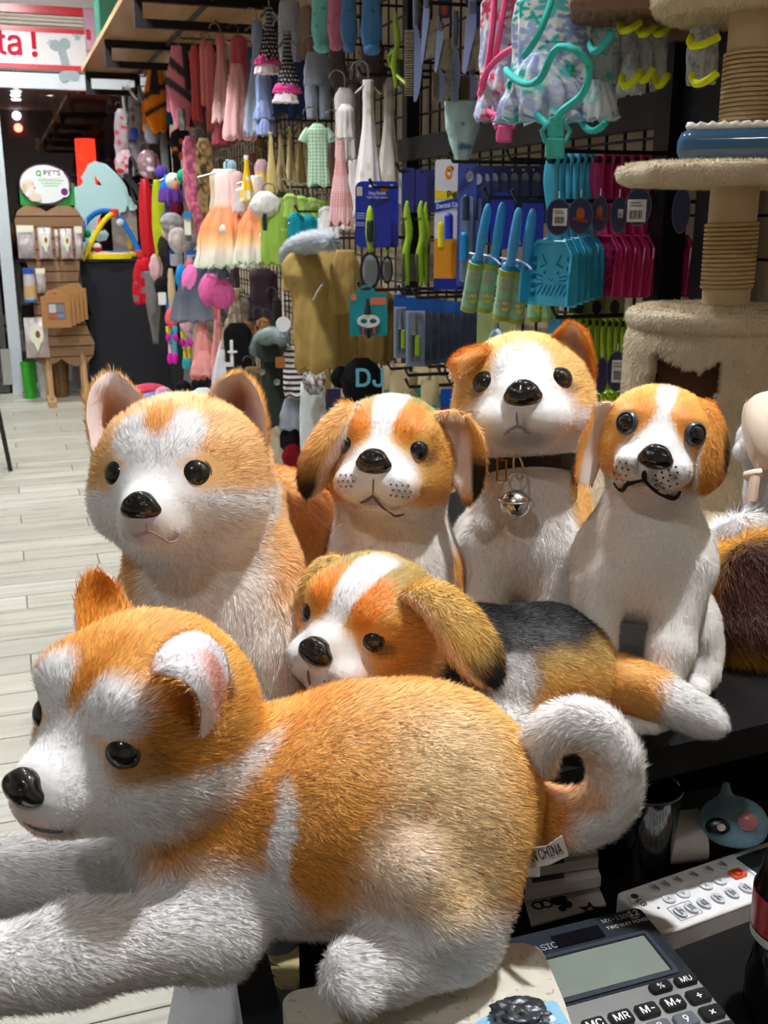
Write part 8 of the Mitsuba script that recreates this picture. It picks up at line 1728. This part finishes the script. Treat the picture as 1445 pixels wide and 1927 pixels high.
# two measured corners give its place on the counter: along the top edge, and down the right side
cz = ZC + .018
pr0, pr1 = PZ(1202, 1707, cz + .012), PZ(1352, 1895, cz)
ey = (pr1 - pr0) * [1, 1, 0]; ey /= np.linalg.norm(ey); ex = np.array([-ey[1], ey[0], 0]); ex = ex if ex @ RT > 0 else -ex
CW, CL = .140, .170
tl = math.radians(5); Fc_ = np.stack([ex, -ey * math.cos(tl) + ZZ * math.sin(tl), ey * math.sin(tl) + ZZ * math.cos(tl)], 1)
O_ = pr0 * [1, 1, 0] + ZZ * (ZC + .030)                 # top right corner of the face
def C(x, y, z=0.0): return O_ + Fc_ @ np.array([x, y, z])   # x leftwards negative, y down the face negative
def cface(poly, z0, z1, col, m='m_plastic', part='body', bev=0):
    g = trimesh.creation.extrude_polygon(poly, z1 - z0, engine='earcut'); g.apply_translation((0, 0, z0)); return add(cal, part, mv(g, O_, Fc_), col, m)
cface(rrect(-CW, 0, -CL, 0, .006), -.016, 0, (38, 43, 52), part='body')
cface(rrect(-CW + .002, -.002, -CL + .002, -.078, .003), .0002, .0016, (176, 178, 178), 'm_metal2', 'key_plate')
scene['m_metal2'] = pr(roughness=0.35, metallic=0.8)
LX0, LX1, LY0, LY1 = -.118, -.014, -.070, -.030
cface(rrect(LX0 - .004, LX1 + .004, LY0 - .004, LY1 + .004, .003), .0002, .0014, (58, 64, 76), part='bezel')
cface(sbox(LX0, LY0, LX1, LY1), .0015, .0019, (128, 138, 132), 'm_gloss2', 'display'); cface(sbox(LX0, LY1 - .0018, LX1, LY1), .002, .0024, (30, 32, 36), part='display_edge'); cface(sbox(LX1 - .002, LY0, LX1, LY1), .002, .0024, (30, 32, 36), part='display_edge')
cface(sbox(-.088, -.022, -.045, -.009), .0002, .0012, (16, 16, 20), 'm_gloss2', 'solar_cell')
def ctext(tx, h, x, y, col, z=.0006, bold=True, sx=1.0, center=False, parent=None):
    t = meshkit.text_mesh(tx, h, .0003, bold); v = np.array(t.vertices); v[:, 0] *= sx
    if center: v[:, 0] -= (v[:, 0].max() + v[:, 0].min()) / 2; v[:, 1] -= h / 2
    add(parent or cal, 'lettering', mv(trimesh.Trimesh(v, t.faces, process=False), C(x, y, z), Fc_), col)
ctext('CASIO', .0060, -.1135, -.021, (136, 142, 156)); ctext('MX-120S', .0042, -.040, -.0085, (150, 154, 166)); ctext('12', .0060, -.0145, -.0085, (190, 194, 200)); ctext('DIGITS', .0016, -.0145, -.0115, (170, 174, 180)); ctext('TWO WAY POWER', .0034, -.040, -.0165, (186, 190, 196))
def key(x, y, w, h, tx, col=(30, 31, 35), tcol=(226, 226, 226), th=.005):
    k = numbered(cal + '__key')
    P = rrect(x - w / 2, x + w / 2, y - h / 2, y + h / 2, .0028)
    lay = [(0, .0016), (0, th * .8), (-.0007, th)]; parts = []
    V = []; n = 28
    for o_, z in lay: L = P.buffer(o_).exterior; V.append(np.column_stack([[L.interpolate(s_, normalized=True).coords[0] for s_ in np.linspace(0, 1, n + 1)[:-1]], np.full(n, z)]))
    V = np.vstack(V + [[[x, y, th - .0004]]]); i, j = np.meshgrid(np.arange(2), np.arange(n), indexing='ij'); j2 = (j + 1) % n
    q = np.stack([i * n + j, i * n + j2, (i + 1) * n + j2, (i + 1) * n + j], -1).reshape(-1, 4); kk = np.arange(n)
    f = np.vstack([q[:, [0, 1, 2]], q[:, [0, 2, 3]], np.stack([2 * n + kk, 2 * n + (kk + 1) % n, kk * 0 + 3 * n], 1)])
    m = trimesh.Trimesh(V, f, process=False); scene[k] = ply(mv(m, O_, Fc_), col, 'm_plastic', 30)
    ctext(tx, min(.0062, h * .5), x, y, tcol, th - .0001, center=True, parent=k, sx=1.0)
kw, kh = .0185, .0125; px_ = .0222
for r, (y, tx) in enumerate(((-.0845, (None, None, None, None, '%', 'MU')), (-.1010, (None, 'MC', 'MR', 'M-', 'M+', '÷')), (-.1175, ('▸', '√', '7', '8', '9', '×')), (-.134, ('00', '0', '4', '5', '6', '-')), (-.1505, ('C', 'AC', '1', '2', '3', '+')))):
    for i, s_ in enumerate(tx):
        if s_ is None: continue
        num = s_ in '7 8 9 4 5 6 1 2 3 0 00'.split()
        key(-.0125 - px_ * (5 - i), y, kw, kh if r else .0095, s_, (92, 96, 104) if num else (28, 29, 33))

# remote control
rm = thing('remote_control', 'white air conditioner remote control lying right of the calculator', 'remote control')
# long side and short side from two corners of its lower face
zr = ZC + .020
e0, e1, e2 = PZ(1246, 1758, zr), PZ(1435, 1688, zr), PZ(1168, 1688, zr)
ex = (e1 - e0) * [1, 1, 0]; ex /= np.linalg.norm(ex); ey = np.array([-ex[1], ex[0], 0]); RWd = .062; RL = .19
Fr_ = np.stack([ex, ey, ZZ], 1); Or = e0 * [1, 1, 0] + ZZ * ZC
def RB(poly, z0, z1, col, m='m_plastic', part='body', par=None):
    g = trimesh.creation.extrude_polygon(poly, z1 - z0, engine='earcut'); g.apply_translation((0, 0, z0)); return add(par or rm, part, mv(g, Or, Fr_), col, m)
RB(rrect(0, RL, 0, RWd, .006), 0, .015, (214, 214, 216), part='body'); v, f = padded(rrect(0, RL, 0, RWd, .006), .014, .020, .003); add(rm, 'top_shell', mv(trimesh.Trimesh(v, f, process=False), Or, Fr_), (232, 232, 234), 'm_plastic', 40)
RB(rrect(.128, .186, .010, .055, .003), .0202, .0212, (236, 236, 238), part='screen_frame'); RB(rrect(.131, .184, .012, .053, .002), .0212, .0216, (40, 50, 58), 'm_gloss2', 'screen')
def rtext(tx, h, x, y, col, rot=0, z=.0204, par=None, sx=1.0):
    t = meshkit.text_mesh(tx, h, .0002, True); v = np.array(t.vertices); v[:, 0] = (v[:, 0] - (v[:, 0].max() + v[:, 0].min()) / 2) * sx; v[:, 1] -= h / 2
    a_ = math.radians(rot); R2 = np.array([[math.cos(a_), -math.sin(a_), 0], [math.sin(a_), math.cos(a_), 0], [0, 0, 1]]); add(par or rm, 'lettering', mv(trimesh.Trimesh(v @ R2.T, t.faces, process=False), Or + Fr_ @ np.array([x, y, z]), Fr_), col)
rtext('LG', .0055, .012, .040, (60, 60, 66), -90); RB(Point(.012, .050).buffer(.0032), .0202, .0206, (60, 60, 66), part='logo_dot'); RB(Point(.020, .028).buffer(.0012), .0202, .0206, (90, 90, 96), part='mark')
def rkey(x, y, rx, ry, txs, col=(196, 200, 206)):
    k = RB(affinity.translate(affinity.scale(Point(0, 0).buffer(1, quad_segs=8), rx, ry), x, y), .0196, .0222, col, part='key')
    for i, tx in enumerate(txs): rtext(tx, .0022, x + .0016 - .0030 * i, y, (70, 74, 86), -90, .0222, k, .85)
RB(rrect(.0255, .050, .006, .025, .001).difference(rrect(.0259, .0496, .0064, .0246, .001)), .0202, .0205, (150, 150, 156), part='box_line')
for x, tx in ((.032, ('SET', 'CANCEL')), (.044, ('SLEEP', 'AUTO')), (.058, ('ROOM', 'TEMP')), (.074, ('JET', 'MODE')), (.090, ('FAN', 'SPEED')), (.106, ('TURBO', 'OFF'))): rkey(x, .0145, .0048, .0072, tx)
for x, s_ in ((.036, '<'), (.052, '>'), (.078, '<'), (.094, '>')):
    k = RB(Point(x, .033).buffer(.0058), .0196, .0218, (206, 208, 212), part='key'); rtext(s_, .005, x, .033, (120, 124, 134), -90, .0218, k)
RB(rrect(.108, .122, .028, .040, .002), .0196, .0222, (206, 74, 40), part='power_key'); k = RB(Point(.115, .034).buffer(.0042).difference(Point(.115, .034).buffer(.0034)), .0223, .0226, (120, 30, 16), part='power_mark')
for i, x in enumerate((.034, .046, .060, .078, .096, .112)): rkey(x, .050, .0046, .0056, ('TIMER', 'SET'), (198, 200, 204))
# bottle at the right edge
bt = thing('drink_bottle', 'dark cola bottle with a red label at the right edge of the counter', 'bottle'); o = at(1462, 1800, .80) * [1, 1, 0] + ZZ * ZC
o = onz(1475, 1905, ZC)
prof = [(0, 0), (.026, 0), (.031, .006), (.031, .03), (.027, .05), (.031, .075), (.031, .11), (.024, .14), (.013, .165), (.012, .18)]
add(bt, 'bottle', mv(lathe(prof, 32), o), (18, 10, 10), 'm_gloss', True); add(bt, 'label', mv(lathe([(.0314, .078), (.0318, .108)], 32), o), (170, 24, 34), 'm_plastic', True); add(bt, 'white_stripe', mv(lathe([(.0312, .070), (.0316, .077)], 32), o), (214, 214, 214), 'm_plastic', True); add(bt, 'cap', mv(lathe([(0, .181), (.0135, .181), (.0135, .198), (0, .199)], 24), o), (170, 20, 30), 'm_plastic', 40)

# under the shelf: papers, cups, a small plush
def slab(k, part, pts, z0, z1, col, m='m_matte'):
    g = trimesh.creation.extrude_polygon(Polygon([p[:2] for p in pts]), z1 - z0, engine='earcut'); g.apply_translation((0, 0, z0)); return add(k, part, g, col, m)
for i, (q, col, lb) in enumerate((([(985, 1688), (1125, 1668), (1140, 1705), (1000, 1745)], (170, 168, 166), 'printed white paper sheet with bold symbols beside the calculator'), ([(985, 1650), (1115, 1628), (1130, 1668), (990, 1695)], (176, 174, 172), 'folded white paper sheet, second of the pile under the puppy tail'), ([(985, 1622), (1120, 1600), (1125, 1632), (990, 1652)], (160, 158, 154), 'white paper bag, third of the pile under the puppy tail'), ([(985, 1598), (1105, 1580), (1120, 1606), (990, 1626)], (150, 148, 144), 'brownish paper bag on top of the pile under the puppy tail'))):
    k = thing('paper_sheet', lb, 'paper'); z = ZC + .004 + .012 * i
    slab(k, 'sheet', [PZ(x, y, z) for x, y in q], z, z + (.002 if i == 0 else .010), col)
    if i == 0:
        for a, b_, r in ((1048, 1700, .008), (1058, 1696, .006), (1066, 1706, .007), (1058, 1714, .005)): g = PZ(a, b_, z); m = trimesh.creation.extrude_polygon(Point(*g[:2]).buffer(r * .7), .0006, engine='earcut'); m.apply_translation((0, 0, z + .002)); add(k, 'bold_print', m, (20, 20, 22))
        g = PZ(1112, 1716, z); star = Polygon([(g[0] + (.011 if j % 2 == 0 else .005) * math.cos(j * math.pi / 5 + .3), g[1] + (.011 if j % 2 == 0 else .005) * math.sin(j * math.pi / 5 + .3)) for j in range(10)]); m = trimesh.creation.extrude_polygon(star.difference(star.buffer(-.0022)), .0006, engine='earcut'); m.apply_translation((0, 0, z + .002)); add(k, 'star_print', m, (20, 20, 22))
        for s_ in (0, 1): g = PZ(1012 + 16 * s_, 1708 - 3 * s_, z); m = trimesh.creation.extrude_polygon(Point(*g[:2]).buffer(.0055).difference(Point(*g[:2]).buffer(.004)), .0006, engine='earcut'); m.apply_translation((0, 0, z + .002)); add(k, 'ring_print', m, (30, 30, 34))
    else: slab(k, 'dark_print', [PZ(x, y, z + .010) for x, y in ((1000, q[0][1] + 4), (1060, q[0][1] - 6), (1062, q[0][1] + 2), (1002, q[0][1] + 12))], z + .0101, z + .0106, (60, 60, 62))
for i, (px, py, col, lb) in enumerate(((1205, 1612, (12, 12, 13), 'black glossy cup under the shelf, behind the remote control'), (1272, 1598, (196, 190, 186), 'white roll lying under the shelf beside the black cup'))):
    k = thing('cup' if i == 0 else 'tape_roll', lb, 'cup' if i == 0 else 'roll'); o = onz(px, py + 20, ZC)
    if i == 0: add(k, 'body', mv(lathe([(0, 0), (.026, 0), (.033, .085), (.030, .085), (.024, .004), (0, .004)], 28), o), col, 'm_gloss', 40); add(k, 'rim', mv(tube(np.stack([np.cos(a_ := np.linspace(0, 6.283, 33)[:-1]) * .0318, np.sin(a_) * .0318, a_ * 0 + .085], 1), .0018, 6, True), o), (40, 40, 42), 'm_gloss')
    else:
        Fq = frame(z=RT + UP * .1, y=UP); add(k, 'roll', mv(lathe([(.010, -.022), (.024, -.022), (.024, .022), (.010, .022), (.010, -.022)], 28), o + ZZ * .0245, Fq), col, 'm_matte', 40); add(k, 'core', mv(lathe([(.0099, .023), (.0075, .023), (.0075, -.023)], 20), o + ZZ * .0245, Fq), (96, 80, 70))
k = thing('plastic_bag', 'flat clear grey plastic bag lying under the shelf behind the cups', 'bag')
q = [PZ(x, y, ZC + .03) for x, y in ((1205, 1560), (1365, 1528), (1372, 1480), (1230, 1500))]; slab(k, 'stack', [a_ * [1, 1, 1] for a_ in q], ZC, ZC + .028, (36, 38, 42), 'm_plastic'); slab(k, 'film', q, ZC + .0282, ZC + .031, (62, 66, 70), 'm_gloss2')
bp_ = thing('plush_toy', 'pale blue plush animal head with a pink mouth lying in shadow under the shelf', 'plush toy'); DB = .985
q = fix(nets([px_e((1375, 1545, DB), 58, 46, 50, .01), px_e((1408, 1552, DB - .01), 34, 36, 36, .012), px_c((1366, 1500, DB, 10), (1366, 1478, DB, 8), .008)], .003)); add(bp_, 'body', furry(*q, np.tile(lin((120, 160, 178)), (len(q[0]), 1)), .5e6, .002, .0005, lambda P: np.tile(-ZZ, (len(P), 1)), 97, .6), m='m_fur')
def on_plush(px, py, rx, ry, col, part, dd_):
    p = at(px, py, dd_); Fq = frame(z=-ray(px, py), x=RT); m = trimesh.creation.icosphere(2, 1.0); m.apply_scale([rx, ry, .003]); add(bp_, part, mv(m, p, Fq), col, 'm_plastic', True)
on_plush(1350, 1556, .011, .008, (10, 10, 12), 'eye', DB - .026); on_plush(1357, 1557, .004, .0035, (220, 220, 220), 'eye_shine', DB - .029); on_plush(1407, 1546, .009, .008, (206, 130, 140), 'mouth', DB - .030)
# maker's tag on the lying puppy
tg = [at(955, 1602, .655), at(1028, 1592, .632), at(1058, 1572, .622), at(960, 1640, .655), at(1034, 1628, .632), at(1070, 1610, .622)]
V = np.array(tg); nrm = -FW * .0008
Vt = np.vstack([V, V - nrm]); fa = np.array([[0, 3, 4], [0, 4, 1], [1, 4, 5], [1, 5, 2]]); add(fd, 'care_tag', trimesh.Trimesh(Vt, np.vstack([fa, fa[:, ::-1] + 6, [[0, 6, 9], [0, 9, 3], [2, 5, 11], [2, 11, 8], [0, 1, 7], [0, 7, 6], [1, 2, 8], [1, 8, 7], [3, 9, 10], [3, 10, 4], [4, 10, 11], [4, 11, 5]]]), process=False), (232, 232, 232), 'm_plastic', label='white sewn-in tag reading MADE IN CHINA')
ct_ = labels
ux = (tg[2] - tg[0]) / np.linalg.norm(tg[2] - tg[0]); uz = (tg[0] - tg[3]); uz -= ux * (uz @ ux); uz /= np.linalg.norm(uz); Ft = np.stack([ux, np.cross(uz, ux), uz], 1)
lettering(fd, 'MADE IN CHINA', .0062, at(958, 1632, .655) - FW * .0016, Ft, (46, 46, 50), part='tag_lettering', depth=.0002, sx=.70)
add(fd, 'care_tag', mv(bx(-.004, .004, 0, .0006, -.006, .004), at(1004, 1634, .644)), (230, 230, 230), 'm_plastic')

# the stool whose leg shows at the left edge
k = thing('stool', 'black stool whose leg shows at the left edge of the floor', 'stool'); o = onz(1, 903, 0) - RT * .17 + np.array([0, .05, 0])
for sx_, sy_ in ((1, -1), (1, 1), (-1, -1), (-1, 1)): add(k, 'leg', tube([o + np.array([sx_ * .155, sy_ * .155, 0]), o + np.array([sx_ * .12, sy_ * .12, .45])], .013, 8), (26, 24, 24), 'm_plastic', True)
add(k, 'seat', mv(lathe([(0, .45), (.155, .45), (.165, .465), (.155, .485), (0, .487)], 32), o), (30, 28, 28), 'm_plastic', 40); add(k, 'ring', tube(np.stack([o[0] + .142 * np.cos(np.linspace(0, 6.283, 33)[:-1]), o[1] + .142 * np.sin(np.linspace(0, 6.283, 33)[:-1]), np.full(32, .16)], 1), .007, 6, True), (40, 38, 38), 'm_plastic', True)
